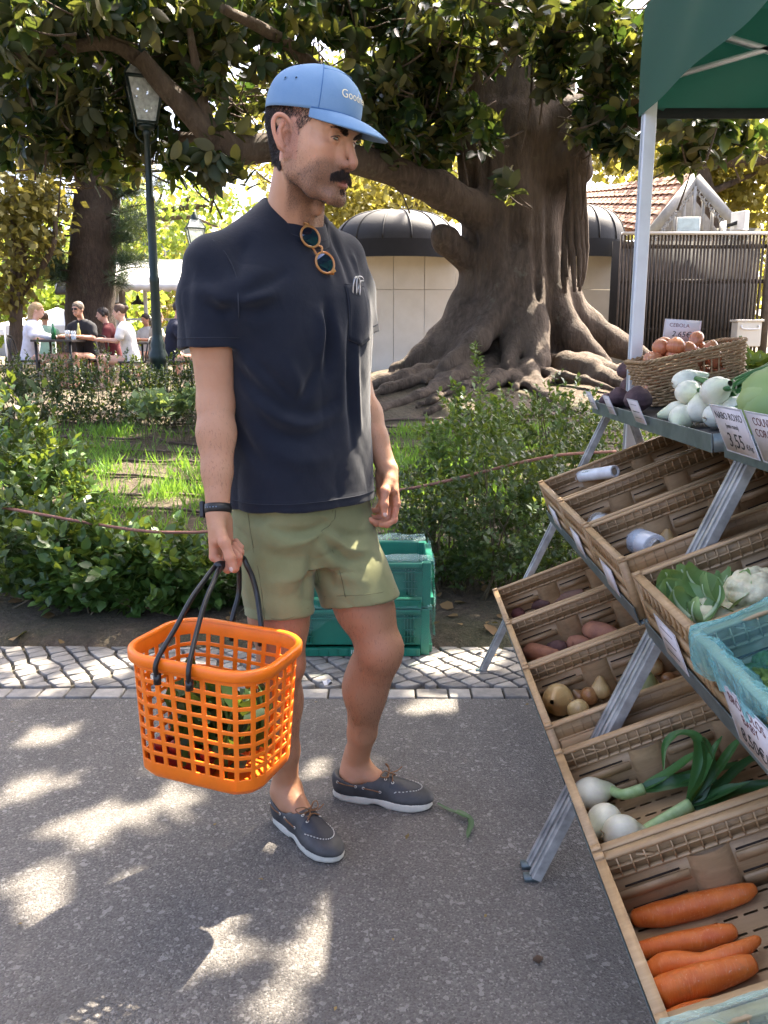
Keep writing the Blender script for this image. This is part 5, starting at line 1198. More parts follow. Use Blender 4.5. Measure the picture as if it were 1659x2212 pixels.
def leek(label, stem, leaves, seed, r0=.013):
    o = thing('spring_onion_stalk', label, 'onion', tuple(stem[0]), g4); mb = MB(); mb.tube(spline(stem, 6), np.linspace(r0, r0*1.2, (len(stem)-1)*6+1), 12); mb.build('stem', M_STALK, o, True)
    for i, L in enumerate(leaves): blade([stem[-1]]+L, .016, M_LEEK, o, seed+i)
q = lambda u, v, h: on_floor('l4', u, v, h)
leek('green spring onion stalk running along the back of its crate', [pb[0]+nrm(SB*.9+SA*.25+UP*.1)*.045, q(1345, 1716, .040), q(1390, 1704, .034)], [[q(1440, 1676, .045), q(1490, 1640, .075), q(1530, 1612, .10)], [q(1450, 1690, .03), q(1540, 1665, .03), q(1640, 1640, .03)], [q(1450, 1692, .035), q(1500, 1686, .025), q(1570, 1690, .02)]], 60, .011)
leek('green spring onion stalk fanning out in front of the other', [pb[2]+nrm(SB*.9+SA*.1-UP*.1)*.042, q(1405, 1788, .020), q(1450, 1762, .022), q(1492, 1738, .025)], [[q(1505, 1690, .05), q(1512, 1630, .09), q(1500, 1592, .12), q(1462, 1588, .12), q(1436, 1612, .11), q(1433, 1662, .09)], [q(1520, 1690, .06), q(1545, 1620, .10), q(1560, 1590, .11)], [q(1535, 1690, .05), q(1590, 1610, .09), q(1620, 1585, .10)], [q(1545, 1710, .03), q(1610, 1650, .05), q(1680, 1610, .06)], [q(1545, 1730, .02), q(1620, 1700, .02), q(1700, 1685, .02)], [q(1515, 1700, .05), q(1530, 1650, .08), q(1522, 1600, .11), q(1540, 1640, .10)], [q(1540, 1722, .03), q(1580, 1705, .04), q(1620, 1690, .05)]], 80, .012)
# yellow onions
g3 = 'onions in the crate beside the middle legs'
for lab, u, v, h, r, m, ax in (('largest yellow onion in front of the crate wall', 1206, 1512, .050, .046, M_YON, -SB*.3-SA*.6+UP*.2), ('yellow onion behind the largest one', 1213, 1464, .055, .036, M_YON, SB*.8+SA*.1+UP*.3), ('small yellow onion at the near edge of its crate', 1249, 1533, .034, .032, M_YON, SB*.3-UP*.5-SA*.3),
                               ('brown onion beside the galvanised leg', 1273, 1503, .034, .026, M_BON, SB*.6+UP*.5), ('pale brown onion behind the galvanised leg', 1297, 1491, .036, .028, M_YON, UP*.8+SA*.3), ('brown onion just left of the brown one by the leg', 1252, 1505, .028, .020, M_BON, -SB*.4+UP*.4), ('round yellow onion at the right of the onion crate', 1413, 1441, .040, .026, M_YON, UP*.9-SB*.2), ('brown onion half hidden under the middle shelf', 1446, 1470, .03, .024, M_BON, SB*.9+UP*.2)):
    onion('yellow_onion', lab, on_floor('l3', u, v, h), r, ax, m, 'onion', g3, seed=int(u))
CABB0 = stripe_mat('pale_kohlrabi', (.62, .66, .40), (.50, .58, .26), (.40, .52, .2), 26, .4, .6)
onion('pale_cabbage', 'pale green cabbage head behind the galvanised leg', on_floor('l3', 1388, 1484, .05), .047, UP*.6-SA*.4, CABB0, 'cabbage', None, .08, False, seed=63)
# sweet potatoes
g2 = 'sweet potatoes in the bottom row'
f2 = lambda pts, h: fl('l2', pts, h)
rootveg('sweet_potato', 'round dusty sweet potato at the back left of its crate', f2([(1134, 1380), (1150, 1374), (1168, 1378)], .045), [.018, .034, .036, .022], M_SWP2, 'sweet potato', g2, 11, 16)
rootveg('sweet_potato', 'long sweet potato along the front left of its crate', f2([(1122, 1390), (1145, 1405), (1178, 1413), (1208, 1410)], .036), [.016, .028, .032, .026, .010], M_SWP, 'sweet potato', g2, 12, 16)
rootveg('sweet_potato', 'sweet potato at the near wall under the long one', f2([(1160, 1430), (1195, 1422), (1230, 1414)], .024), [.012, .024, .022, .01], M_SWP, 'sweet potato', g2, 13, 14)
rootveg('sweet_potato', 'dark small sweet potato in the middle of its crate', f2([(1185, 1397), (1205, 1399), (1225, 1394)], .028), [.012, .024, .026, .012], M_TUB, 'sweet potato', g2, 14, 14)
rootveg('sweet_potato', 'orange sweet potato right of the dark one', f2([(1226, 1396), (1245, 1389), (1275, 1390)], .032), [.014, .028, .026, .012], M_SWP, 'sweet potato', g2, 15, 14)
rootveg('sweet_potato', 'big reddish sweet potato at the right of its crate', f2([(1262, 1357), (1285, 1364), (1315, 1370), (1345, 1372)], .042), [.012, .034, .036, .026, .01], M_SWP, 'sweet potato', g2, 16, 16)
g1 = 'dark tubers in the far bottom crate'; f1 = lambda pts, h: fl('l1', pts, h)
rootveg('dark_tuber', 'dark tuber against the left wall of the far crate', f1([(1107, 1294), (1122, 1298), (1136, 1306)], .045), [.016, .032, .036, .022], M_TUB, 'tuber', g1, 21)
rootveg('dark_tuber', 'reddish dark tuber in the near corner of the far crate', f1([(1103, 1330), (1116, 1325), (1128, 1330)], .032), [.016, .028, .028, .014], mat('reddish_tuber', (.19, .07, .065), .8, .4, 30, None, .5, 80, .004), 'tuber', g1, 22)
rootveg('dark_tuber', 'long dark tuber pointing right in the far crate', f1([(1132, 1308), (1160, 1306), (1188, 1303)], .036), [.018, .028, .024, .006], M_TUB, 'tuber', g1, 23)
rootveg('dark_tuber', 'dusty tuber lying at the right of the far crate', f1([(1176, 1310), (1214, 1293), (1262, 1278)], .026), [.010, .022, .024, .012], M_SWP2, 'tuber', g1, 24)
# pink shallots, red onions, bag rolls in the middle row
gm = 'pink shallots in the far middle crate'
for i, (u, v, h, r) in enumerate(((1198, 1044, .085, .028), (1216, 1050, .085, .030), (1208, 1066, .060, .026), (1232, 1066, .060, .026), (1258, 1056, .060, .026), (1242, 1058, .072, .024), (1286, 1046, .060, .026), (1205, 1052, .05, .028), (1240, 1060, .04, .028), (1272, 1052, .045, .026), (1425, 992, .05, .028), (1468, 972, .065, .030), (1400, 1000, .045, .024))):
    onion('pink_shallot', 'pink shallot under the roll in the far middle crate' if u < 1300 else 'pink shallot in the dark right part of the far middle crate', on_floor('m1', u, v, h), r, RNG.normal(size=3)+SB, M_PSH, 'shallot', gm, 2.2*r, False, seed=i)
for i, (u, v, h, r) in enumerate(((1262, 1120, .050, .024), (1283, 1115, .052, .026), (1308, 1106, .050, .022), (1272, 1126, .036, .022), (1295, 1113, .036, .022))):
    onion('red_onion', 'small dark red onion at the left of its crate', on_floor('m2', u, v, h), r, RNG.normal(size=3)*.5-SB, M_RON, 'onion', 'red onions in the middle row', 1.9*r, True, seed=30+i)
def clear_mat(name, col, alpha, rough=.15, tint=(.9, .95, 1.), lo=.75, hi=1.25):
    m, nt, b = newmat(name); n = noise_tex(nt, coords(nt, False), 22, 4); b.inputs['Base Color'].default_value = (*col, 1); b.inputs['Roughness'].default_value = rough; b.inputs['Specular IOR Level'].default_value = .7
    tr = nt.nodes.new('ShaderNodeBsdfTransparent'); tr.inputs[0].default_value = (*tint, 1); mx = nt.nodes.new('ShaderNodeMixShader'); nt.links.new(ramp(nt, n, [(.36, (alpha*lo,)*3), (.62, (min(1, alpha*hi),)*3)]), mx.inputs[0]); out = nt.nodes['Material Output']
    nt.links.new(tr.outputs[0], mx.inputs[1]); nt.links.new(b.outputs[0], mx.inputs[2]); nt.links.new(mx.outputs[0], out.inputs[0]); bump(nt, b, n, .5, .01); return m
FILM = mat('milky_film', (.74, .76, .78), .16, .15, 24, spec=.7, sss=.1); FILM2 = clear_mat('clear_film', (.80, .84, .88), .30); CARD = mat('card_core', (.50, .42, .30), .8)
def roll(p0, p1, r, label, sleeve=False):
    o = thing('bag_roll', label, 'bag roll', tuple((p0+p1)/2)); ax = nrm(p1-p0); mb = MB(); n = 28; fr = frame(ax)
    prof = [(.0, 0), (.0, 0)]; L = np.linalg.norm(p1-p0)
    mb.lathe([(r*.62, L*.97), (r*.64, L), (r*.97, L), (r, L*.995), (r, L*.5), (r, 0.005), (r*.97, 0), (r*.64, 0), (r*.62, .03)], p0, n, fr); V = np.concatenate(mb.V); c = p0+((V-p0)@ax)[:, None]*ax; d = V-c; V = c+d*(1+.02*vnoise(V, 90, 2))[:, None]
    ob('film', np_mesh('film', V, np.concatenate(mb.F[4]), True), FILM, o); mb = MB(); mb.tube(np.array([p0+ax*.012, p1-ax*.006]), r*.62, 18); mb.build('core', CARD, o, True)
    mb = MB(); R = fr; up_ = nrm(CN-ax*(CN@ax)); sd_ = np.cross(ax, up_); 
    for k in range(3): mb.box((p0+p1)/2+up_*r*.86+sd_*(-r*.5)*-.9+ax*(.012*k-.012), (.006, .012, .0012), np.stack([ax, sd_, up_], 1))
    mb.build('print', mat('green_print', (.22, .34, .30), .5), o)
    if sleeve:
        mb = MB(); mb.tube(np.array([p0-ax*.02, p0-ax*.012, p0+ax*L*.3, p1-ax*.1, p1+ax*.03]), np.array([r*.5, r*1.12, r*1.14, r*1.10, r*.8]), 24, cap=False); mb.build('sleeve', FILM2, o, True)
    return o
roll(on_floor('m1', 1222, 1034, .115), on_floor('m1', 1329, 1018, .125), .0235, 'roll of clear plastic bags lying on the pink shallots')
roll(on_floor('m3', 1296, 1136, .070), on_floor('m3', 1415, 1184, .052), .039, 'thick roll of plastic bags in the nearly empty crate', True)
onion('pale_onion', 'pale onion half hidden behind the bag roll', on_floor('m3', 1440, 1172, .035), .028, UP, M_YON, 'onion', None, seed=77)
mb = MB(); r0 = np.random.default_rng(9); c0 = on_floor('m1', 1290, 1010, .10)
# cauliflower and broccoli
CURD = mat('cauliflower_curd', (.74, .69, .48), .75, .18, 30, (.62, .56, .34), .6, 160, .004, sss=.2); CLEAF = leaf_mat('cauliflower_leaf', (.08, .19, .05), (.30, .44, .18), .2, .4); RIB = mat('pale_rib', (.50, .60, .36), .5, .2, 30)
def knobbly(name, c, r, m, parent, n=110, seed=0, squash=.75, small=.22):
    rr = np.random.default_rng(seed); P = rr.normal(size=(n, 3)); P /= np.linalg.norm(P, axis=1)[:, None]; P[:, 2] = np.abs(P[:, 2])
    F = Field(c-r*1.3, c+r*1.3, r/26.)
    F.u(ell(c, (r*.86, r*.86, r*.86*squash)))
    for p in P: F.u(ell(c+p*A(1, 1, squash)*r*.86, [r*small*rr.uniform(.7, 1.15)]*3), r*.02)
    V, Q = F.surf(); return ob(name, np_mesh(name, V, Q), m, parent)
def curl_leaf(c, out, up, L, w, m, parent, curl=1.2, seed=0, ribm=RIB):
    """broad leaf from c growing along out then curling over up"""
    out = nrm(out); up = nrm(up-out*(up@out)); sd_ = np.cross(out, up); n, k = 15, 11; rr = np.random.default_rng(seed); ph = rr.uniform(0, 6, 3); P = []; a = 0; p = np.array(c, float); mid = [p.copy()]
    for i in range(n-1): a = -curl*.25+curl*(i/(n-1))**1.3*1.3; p = p+(out*math.cos(a)+up*math.sin(a))*L/(n-1); mid.append(p.copy())
    mid = np.array(mid); G = []
    for i in range(n):
        t = i/(n-1); ww = w*math.sin(math.pi*min(1, .12+.88*t)**.8)**.8 if t < 1 else w*.12; row = []
        for j in range(k):
            s_ = -1+2*j/(k-1); row.append(mid[i]+sd_*s_*ww+up*(.28*ww*s_*s_+.10*w*math.sin(7*t+ph[0]+4*s_)*abs(s_)**2+.06*w*math.sin(13*t+ph[1])*abs(s_)**3))
        G.append(row)
    mb = MB(); mb.grid(np.array(G)); V = np.concatenate(mb.V); ob('leaf', np_mesh('leaf', V, np.concatenate(mb.F[4]), True, dict(tint=np.clip(rr.random()*.5+.5*np.tile(np.abs(np.linspace(-1, 1, k)), n)*.6, 0, 1))), m, parent)
    mb = MB(); mb.tube(mid[:n-2]+up*.001, np.linspace(.0065, .0015, n-2), 8); mb.build('rib', ribm, parent, True)
def cauliflower(label, p, r, seed, leaves):
    o = thing('cauliflower', label, 'cauliflower', tuple(p-CN*r*.7), 'cauliflowers in the middle row'); knobbly('curd', p, r, CURD, o, 150, seed)
    for i, (d, u_, L, w_, c_) in enumerate(leaves): curl_leaf(p-CN*r*.55+nrm(d)*r*.4, d, u_, L, w_, CLEAF, o, c_, seed+i)
q = lambda u, v, h: on_floor('m4', u, v, h)
cauliflower('cauliflower lying in front with its leaves spread', q(1556, 1340, .060), .066, 5, [(-SB+SA*.3+CN*.4, CN, .12, .04, 1.3), (-SB*.8+SA*.9+CN*.4, CN, .14, .045, 1.5), (SA+SB*.2, CN, .14, .05, 1.6), (SB+SA*.3, CN, .14, .045, 1.5), (-SB*.9-SA*.1+CN*.6, CN, .10, .04, 1.2), (-SB*.5+SA*.5+CN*.5, CN, .17, .035, 1.3), (SB*.7+SA*.7+CN*.2, CN, .15, .045, 1.4)])
cauliflower('cauliflower wrapped in big green leaves at the right edge', q(1640, 1285, .085), .068, 9, [(-SB+CN*.2, CN, .16, .06, 1.7), (-SB*.6+SA*.9, CN, .16, .06, 1.7), (SA, CN, .15, .055, 1.5), (-SA*.8-SB*.3, CN, .13, .05, 1.6), (SB, CN, .15, .05, 1.4)])
o = thing('cauliflower_leaves', 'loose cauliflower leaves at the left of their crate', 'leaves', tuple(q(1450, 1330, .02)))
for i, (u, v, d, L, w_) in enumerate(((1470, 1300, SA*.5+CN*.8, .09, .04), (1490, 1300, SA*.7+SB*.3+CN*.6, .10, .04), (1490, 1335, -SB*.3+SA*.2+CN*.8, .09, .035), (1510, 1345, SB*.6+SA*.1+CN*.5, .11, .03), (1478, 1320, -SB*.1+SA*.5+CN*.7, .09, .04), (1500, 1310, SB*.8+SA*.3+CN*.4, .11, .035), (1520, 1360, -SB*.2+CN*.8, .08, .035), (1478, 1296, SB*.9+SA*.1+CN*.25, .14, .05), (1500, 1322, SB*.9-SA*.1+CN*.3, .13, .045), (1470, 1310, SB*.7+SA*.7+CN*.3, .12, .05), (1515, 1335, SA*.9+CN*.4, .11, .045), (1535, 1318, SB*.9+CN*.5, .13, .05), (1560, 1300, -SB*.6+SA*.5+CN*.5, .12, .05))): curl_leaf(q(u, v, .095), d, CN-SB*.2, L, w_, CLEAF, o, 1.3, 300+i)
BROC = mat('broccoli', (.13, .24, .045), .7, .4, 50, (.065, .14, .03), .8, 300, .003); q = lambda u, v, h: on_floor('m5', u, v, h)
for i, (u, v, r, lab) in enumerate(((1625, 1470, .036, 'broccoli floret nearest the left of the turquoise bag'), (1668, 1440, .040, 'broccoli floret behind in the turquoise bag'), (1680, 1500, .038, 'broccoli floret at the right edge of the turquoise bag'), (1648, 1525, .034, 'broccoli floret nearest the camera in the turquoise bag'))):
    p = q(u, v, .05); o = thing('broccoli', lab, 'broccoli', tuple(p-CN*.04), 'broccoli in the turquoise bag'); knobbly('head', p, r, BROC, o, 120, 40+i, .8, .17); mb = MB(); mb.tube(np.array([p-CN*r*.4, p-CN*.045-SB*.02]), .011, 10); mb.build('stem', RIB, o, True); curl_leaf(p-CN*.03, -SB+CN*.8+SA*RNG.uniform(-.6, .6), CN, .07, .022, leaf_mat('broccoli_leaf', (.04, .11, .05), (.10, .22, .10), .2, .5) if i == 0 else bpy.data.materials['broccoli_leaf'], o, 1.1, 60+i)
# plastic liners: sheet over the crate rim
def liner(k, m, label, seed, hang=.055, inn=.11, lift=.012, slots=(0, 1)):
    org = CR[k][1]; cx, cy = CW/2, CL/2; NPp = 150; G = []; rr = np.random.default_rng(seed); o = thing('plastic_liner', label, 'plastic bag', tuple(org))
    prof = [(.010, -hang), (.012, -hang*.5), (.010, -.004), (.002, lift), (-.014, lift), (-.026, -.012), (-.032, -.05), (-.045, -.09), (-.07, -inn-.025)]
    for i in range(NPp):
        row = []
        for dx, dz in prof:
            p = rrect(CW+2*dx, CL+2*dx, max(.004, .012+dx), np.array([i/NPp]))[0]; row.append(org+SA*(p[0]+cx)+CE*(p[1]+cy)+CN*(CH+dz))
        G.append(row)
    G = np.array(G); V = G.reshape(-1, 3); nz = np.stack([vnoise(V, 55, seed+j)+.6*vnoise(V, 130, seed+9+j) for j in range(3)], 1); amp = np.tile(np.array([.012, .008, .004, .003, .004, .012, .014, .014, .01]), NPp); nz = nz+.7*np.stack([vnoise(V, 28, seed+30+j) for j in range(3)], 1); V = V+nz*amp[:, None]*1.7+CN*(np.abs(nz[:, 2])*amp*.8)[:, None]
    mb = MB(); mb.grid(V.reshape(NPp, len(prof), 3), closeu=True); mb.build('sheet', m, o, True); return o
def film_mat(name, col, tint, lo=.10, hi=.62):
    m, nt, b = newmat(name); n = noise_tex(nt, coords(nt, False), 9, 3); b.inputs['Base Color'].default_value = (*col, 1); b.inputs['Roughness'].default_value = .07; b.inputs['Specular IOR Level'].default_value = .9
    lw = nt.nodes.new('ShaderNodeLayerWeight'); lw.inputs[0].default_value = .35; bump(nt, b, noise_tex(nt, coords(nt, False), 38, 4, .6, .6), .9, .012)
    f = mth(nt, 'ADD', mth(nt, 'MULTIPLY', lw.outputs['Facing'], hi), mth(nt, 'MULTIPLY', n, lo*2)); tr = nt.nodes.new('ShaderNodeBsdfTransparent'); tr.inputs[0].default_value = (*tint, 1); mx = nt.nodes.new('ShaderNodeMixShader'); nt.links.new(f, mx.inputs[0]); nt.links.new(tr.outputs[0], mx.inputs[1]); nt.links.new(b.outputs[0], mx.inputs[2]); nt.links.new(mx.outputs[0], nt.nodes['Material Output'].inputs[0]); return m
TURQ = film_mat('turquoise_film', (.30, .68, .72), (.66, .95, .98)); liner('m5', TURQ, 'turquoise plastic bag lining the broccoli crate', 3)
liner('l6', film_mat('green_clear_film', (.60, .78, .72), (.85, 1., .95)), 'clear greenish plastic liner at the bottom right corner', 13)
# ---- top tray
WICK = mat('wicker', (.40, .26, .13), .6, .5, 40, (.24, .145, .068), .3, 160, .002)
TB = nrm(SB*math.cos(math.radians(13))+UP*math.sin(math.radians(13))); TBN = nrm(UP-TB*(UP@TB)); WO = on_tray(1412, 884, 0)
def wk(x, y, z): return WO+SA*y+TB*x+TBN*z          # x into the stall, y away, z up
WL, WW, WHT = .36, .27, .165
def wicker():
    o = thing('wicker_basket', 'woven wicker basket heaped with shallots on the top tray', 'basket', tuple(WO)); cx, cy = WL/2, WW/2; NS = 44; rows_ = 15
    def at(s_, z, off=0.): t = z/WHT; p = rrect(WL*(.90+.14*t)+2*off, WW*(.90+.16*t)+2*off, .05, np.array([s_ % 1.]))[0]; return wk(p[0]+cx-.012*0, p[1]+cy, z)
    for i in range(NS):
        s_ = (i+.5)/NS; mb = MB(); mb.tube(np.array([at(s_, z) for z in np.linspace(0.0, WHT, 7)]), .0030, 6); mb.build('stake', WICK, o, True)
    gap = []
    for r_ in range(rows_):
        z = .006+r_*(WHT-.016)/(rows_-1); pts = []; M_ = NS*4
        segs = []
        for k in range(M_):
            s_ = k/M_; off = .0048*math.cos(math.pi*(s_*NS+.0)+math.pi*r_); pts.append(at(s_, z+.0012*math.sin(9*s_*6.28+r_), off))
        pts = np.array(pts)
        if 8 <= r_ <= 11:                                   # two hand holes on the side facing the camera
            # near side lies at s about .5 .. (rounded rect starts at +x,+y corner and runs round)
            keep = np.ones(M_, bool); p2 = np.array([[(p-WO)@TB, (p-WO)@SA] for p in pts]); hole = (p2[:, 1] < cy) & (np.abs(p2[:, 0]-cx-.005) < .075) & (np.abs(p2[:, 0]-cx) > .004)
            st = np.flatnonzero(hole)
            if len(st):
                e = st.max(); seq = np.roll(np.arange(M_), -(e+1)); seq = seq[~np.isin(seq, st)]; mb = MB(); mb.tube(pts[seq], .0046, 6); mb.build('weaver', WICK, o, True); continue
        mb = MB(); mb.tube(pts, .0046, 6, closed=True); mb.build('weaver', WICK, o, True)
    for j in range(3):
        ph = j*2.094; pts = np.array([at(k/240, WHT+.004+.0045*math.sin(40*6.283*k/240/2+ph), .0045*math.cos(40*6.283*k/240/2+ph)) for k in range(240)]); mb = MB(); mb.tube(pts, .0046, 6, closed=True); mb.build('rim_cane', WICK, o, True)
    mb = MB(); p = rrect(WL*.9, WW*.9, .05, np.arange(40)/40); mb.grid(np.array([[wk(x*q+cx, y*q+cy, .004) for q in (0, .5, 1)] for x, y in p]), closeu=True); mb.build('base', WICK, o)
wicker()
rr = np.random.default_rng(17); cnt = 0
for layer, (z, n_) in enumerate(((.075, 14), (.125, 16), (.165, 13), (.198, 6))):
    for i in range(n_):
        x = WL/2+(rr.uniform(-.155, .155) if layer < 2 else rr.uniform(-.14, .14)*(1 if layer == 2 else .7)); y = WW/2+rr.uniform(-.105, .105)*(1 if layer < 3 else .6)
        onion('shallot', 'shallot heaped in the wicker basket', wk(x, y, z+rr.uniform(-.008, .008)), rr.uniform(.026, .034), rr.normal(size=3)*.6+SB*rr.choice([-1, 1]), M_SHA, 'shallot', 'shallots in the wicker basket', rr.uniform(.052, .062), False, .16, .12, seed=cnt); cnt += 1
q = on_tray
for i, (u, v, h, r) in enumerate(((1352, 800, .090, .045), (1378, 862, .050, .050), (1336, 858, .040, .042), (1312, 866, .030, .034), (1362, 832, .060, .044))):
    rootveg('beetroot', ('beetroot highest behind the wicker basket', 'largest beetroot in front of the wicker basket', 'beetroot behind the small price tags', 'smallest beetroot at the far end of the tray', 'beetroot resting against the wicker basket')[i], [q(u, v, h)-TN*r*.9, q(u, v, h), q(u, v, h)+TN*r*.95], [r*.25, r*.9, r, r*.8, r*.2], M_BEET, 'beetroot', 'beetroots on the top tray', 90+i, 16, .05)
gw = 'bunch of white spring onions on the top tray'
wb = [(1482, 822, .130, .038, TB+SA*.2), (1487, 848, .105, .042, -SA*.9+TB*.1), (1545, 845, .115, .045, TB*.2-SA*.9+UP*.3), (1462, 890, .045, .036, -TB*.8+SA*.2), (1472, 902, .034, .041, -SA*.8-TB*.5-UP*.3), (1512, 885, .055, .041, TB*.2+SA*.2+UP*.9), (1548, 898, .042, .040, TB*.7+SA*.3), (1585, 885, .055, .042, TB*.6+SA*.5), (1612, 876, .06, .044, TB), (1575, 905, .04, .036, TB+SA*.4)]
names = ('longest white onion on top of the bunch', 'round white onion with its root plate facing the camera', 'largest white onion on top of the bunch', 'white onion at the left end of the bunch', 'lowest white onion at the front of the bunch', 'upright white onion in the middle of the bunch', 'white onion right of the upright one', 'white onion under the largest one', 'white onion nearest the cabbage', 'white onion behind the NABO ROXO tag')
for i, (u, v, h, r, ax) in enumerate(wb): onion('white_onion', names[i], q(u, v, h*.92), r*.88, ax, M_WON, 'onion', gw, 1.85*r if i else .09, True, .3, .35, seed=120+i)
o = thing('spring_onion_leaves', 'green spring onion leaves tied with string on the top tray', 'onion leaves', tuple(q(1600, 850, .05)))
tie = q(1582, 838, .10)
for i in range(16):
    s0 = q(*wb[i % 10][:3])+TB*.03; e = tie+TB*(.42+.1*rr.random())+SA*rr.uniform(-.12, .25)+UP*rr.uniform(-.02, .10); mid_ = tie+rr.normal(size=3)*.012
    mb = MB(); mb.tube(spline([s0, mid_, mid_+(e-mid_)*.4+UP*.02, e], 7), np.interp(np.linspace(0, 1, 22), [0, .3, 1], [.010, .008, .006]), 7, flat=.7); V = np.concatenate(mb.V); ob('leaf', np_mesh('leaf', V, [np.concatenate(mb.F[k]) for k in (3, 4)], True, dict(tint=np.linspace(1, .1, len(V)))), M_LEEK, o)
mb = MB(); mb.tube(np.array([tie+(SA*math.cos(a)*.026+UP*math.sin(a)*.022) for a in np.linspace(0, 6.283, 24, endpoint=False)]), .0028, 6, closed=True); mb.build('string', CARD, o, True)
CABB = leaf_mat('cabbage_leaf', (.28, .40, .13), (.44, .55, .24), .2, .4)
o = thing('cabbage', 'pale green cabbage at the right edge above the tags', 'cabbage', tuple(q(1665, 885, 0))); cc = q(1690, 878, .09)
for i in range(11):
    d = nrm(rr.normal(size=3)*A(1, 1, .5)+A(-.3, -.4, .2)); G = []; R = frame(d)
    for a in np.linspace(0, 6.283, 20, endpoint=False): G.append([cc+R@(A(math.cos(a)*math.sin(f), math.sin(a)*math.sin(f), math.cos(f))*(.084+.004*i/3+.004*math.sin(5*a+i)*f+.0022*abs(math.sin(8*a+i)))) for f in np.linspace(.01, 1.25, 8)])
    mb = MB(); mb.grid(np.array(G), closeu=True, flip=True); ob('leaf', np_mesh('leaf', np.concatenate(mb.V), np.concatenate(mb.F[4]), True, dict(tint=np.full(160, rr.random()))), CABB, o)
o = thing('leafy_bunch', 'dark leafy greens at the far right of the top tray', 'greens', tuple(q(1620, 790, 0))); DG = leaf_mat('dark_chard', (.018, .055, .015), (.06, .14, .03), .25, .4)
for i in range(18):
    p = q(1600+rr.uniform(-14, 60), 800+rr.uniform(-8, 14), .04+rr.uniform(0, .05)); curl_leaf(p, rr.normal(size=3)*A(1, .6, .3)+A(-.2, -.2, .3), UP, rr.uniform(.10, .17), rr.uniform(.04, .06), DG, o, rr.uniform(.5, 1.4), 500+i)
# onion tag stuck in the wicker basket
p0 = wk(.16, .30, .215); price_tag(p0, nrm(TB*.8-SA*.35-UP*.25), nrm(UP*.9-TB*.35), .135, .085, 'price tag reading CEBOLA standing in the wicker basket', rows(('CEBOLA', .020, .42, .74, INKR, 0), ('2,65€', .030, .5, .34, INK, .15)))
# ================================================================== ground, road, pavement
STRIP0, STRIP1 = 2.865, 3.40
def hgt(x, y):
    x = np.asarray(x, float); y = np.asarray(y, float); t = y-3.45
    left = .03*sstep(0, .12, t)+.60*sstep(0.1, 6.0, t); right = .03*sstep(0, .12, t)+1.02*sstep(.1, 8.2, t)
    m = sstep(-1.6, .8, x); z = left*(1-m)+right*m
    z = z+(.018*np.sin(3.1*x+1.3*y)+.014*np.sin(5.3*y-2.2*x+1)+.010*np.sin(9*x+7*y))*sstep(.2, 1.2, t)*sstep(40, 20, y)
    return np.where(t < 0, -.03, z)
xs = np.concatenate([np.linspace(-400, -16, 14), np.linspace(-14, -4.2, 30), np.linspace(-4, 4, 130), np.linspace(4.2, 14, 30), np.linspace(16, 400, 14)]); ys = np.concatenate([np.linspace(-60, 2.4, 10), np.linspace(2.6, 3.4, 6), np.linspace(3.43, 12, 140), np.linspace(12.3, 30, 40), np.linspace(33, 900, 16)])
Xg, Yg = np.meshgrid(xs, ys, indexing='ij'); G = np.stack([Xg, Yg, hgt(Xg, Yg)], -1)
def soil_mat():
    m, nt, b = newmat('soil'); v = coords(nt, False); n = noise_tex(nt, v, 1.6, 6, .65); n2 = noise_tex(nt, v, 26, 6, .7); n3 = noise_tex(nt, v, 120, 3)
    c = ramp(nt, n2, [(.3, (.055, .038, .026)), (.55, (.115, .082, .056)), (.75, (.20, .155, .11))]); c = mixc(nt, ramp(nt, n, [(.42, (0, 0, 0)), (.62, (.75, .75, .75))]), c, (.055, .060, .024)); c = mixc(nt, ramp(nt, n3, [(.60, (0, 0, 0)), (.70, (.7, .7, .7))]), c, (.24, .16, .09))
    nt.links.new(c, b.inputs['Base Color']); b.inputs['Roughness'].default_value = .95; bump(nt, b, n2, .9, .05); return m
mb = MB(); mb.grid(G, flip=True); tag(mb.build('ground', soil_mat(), None, True), kind='structure')
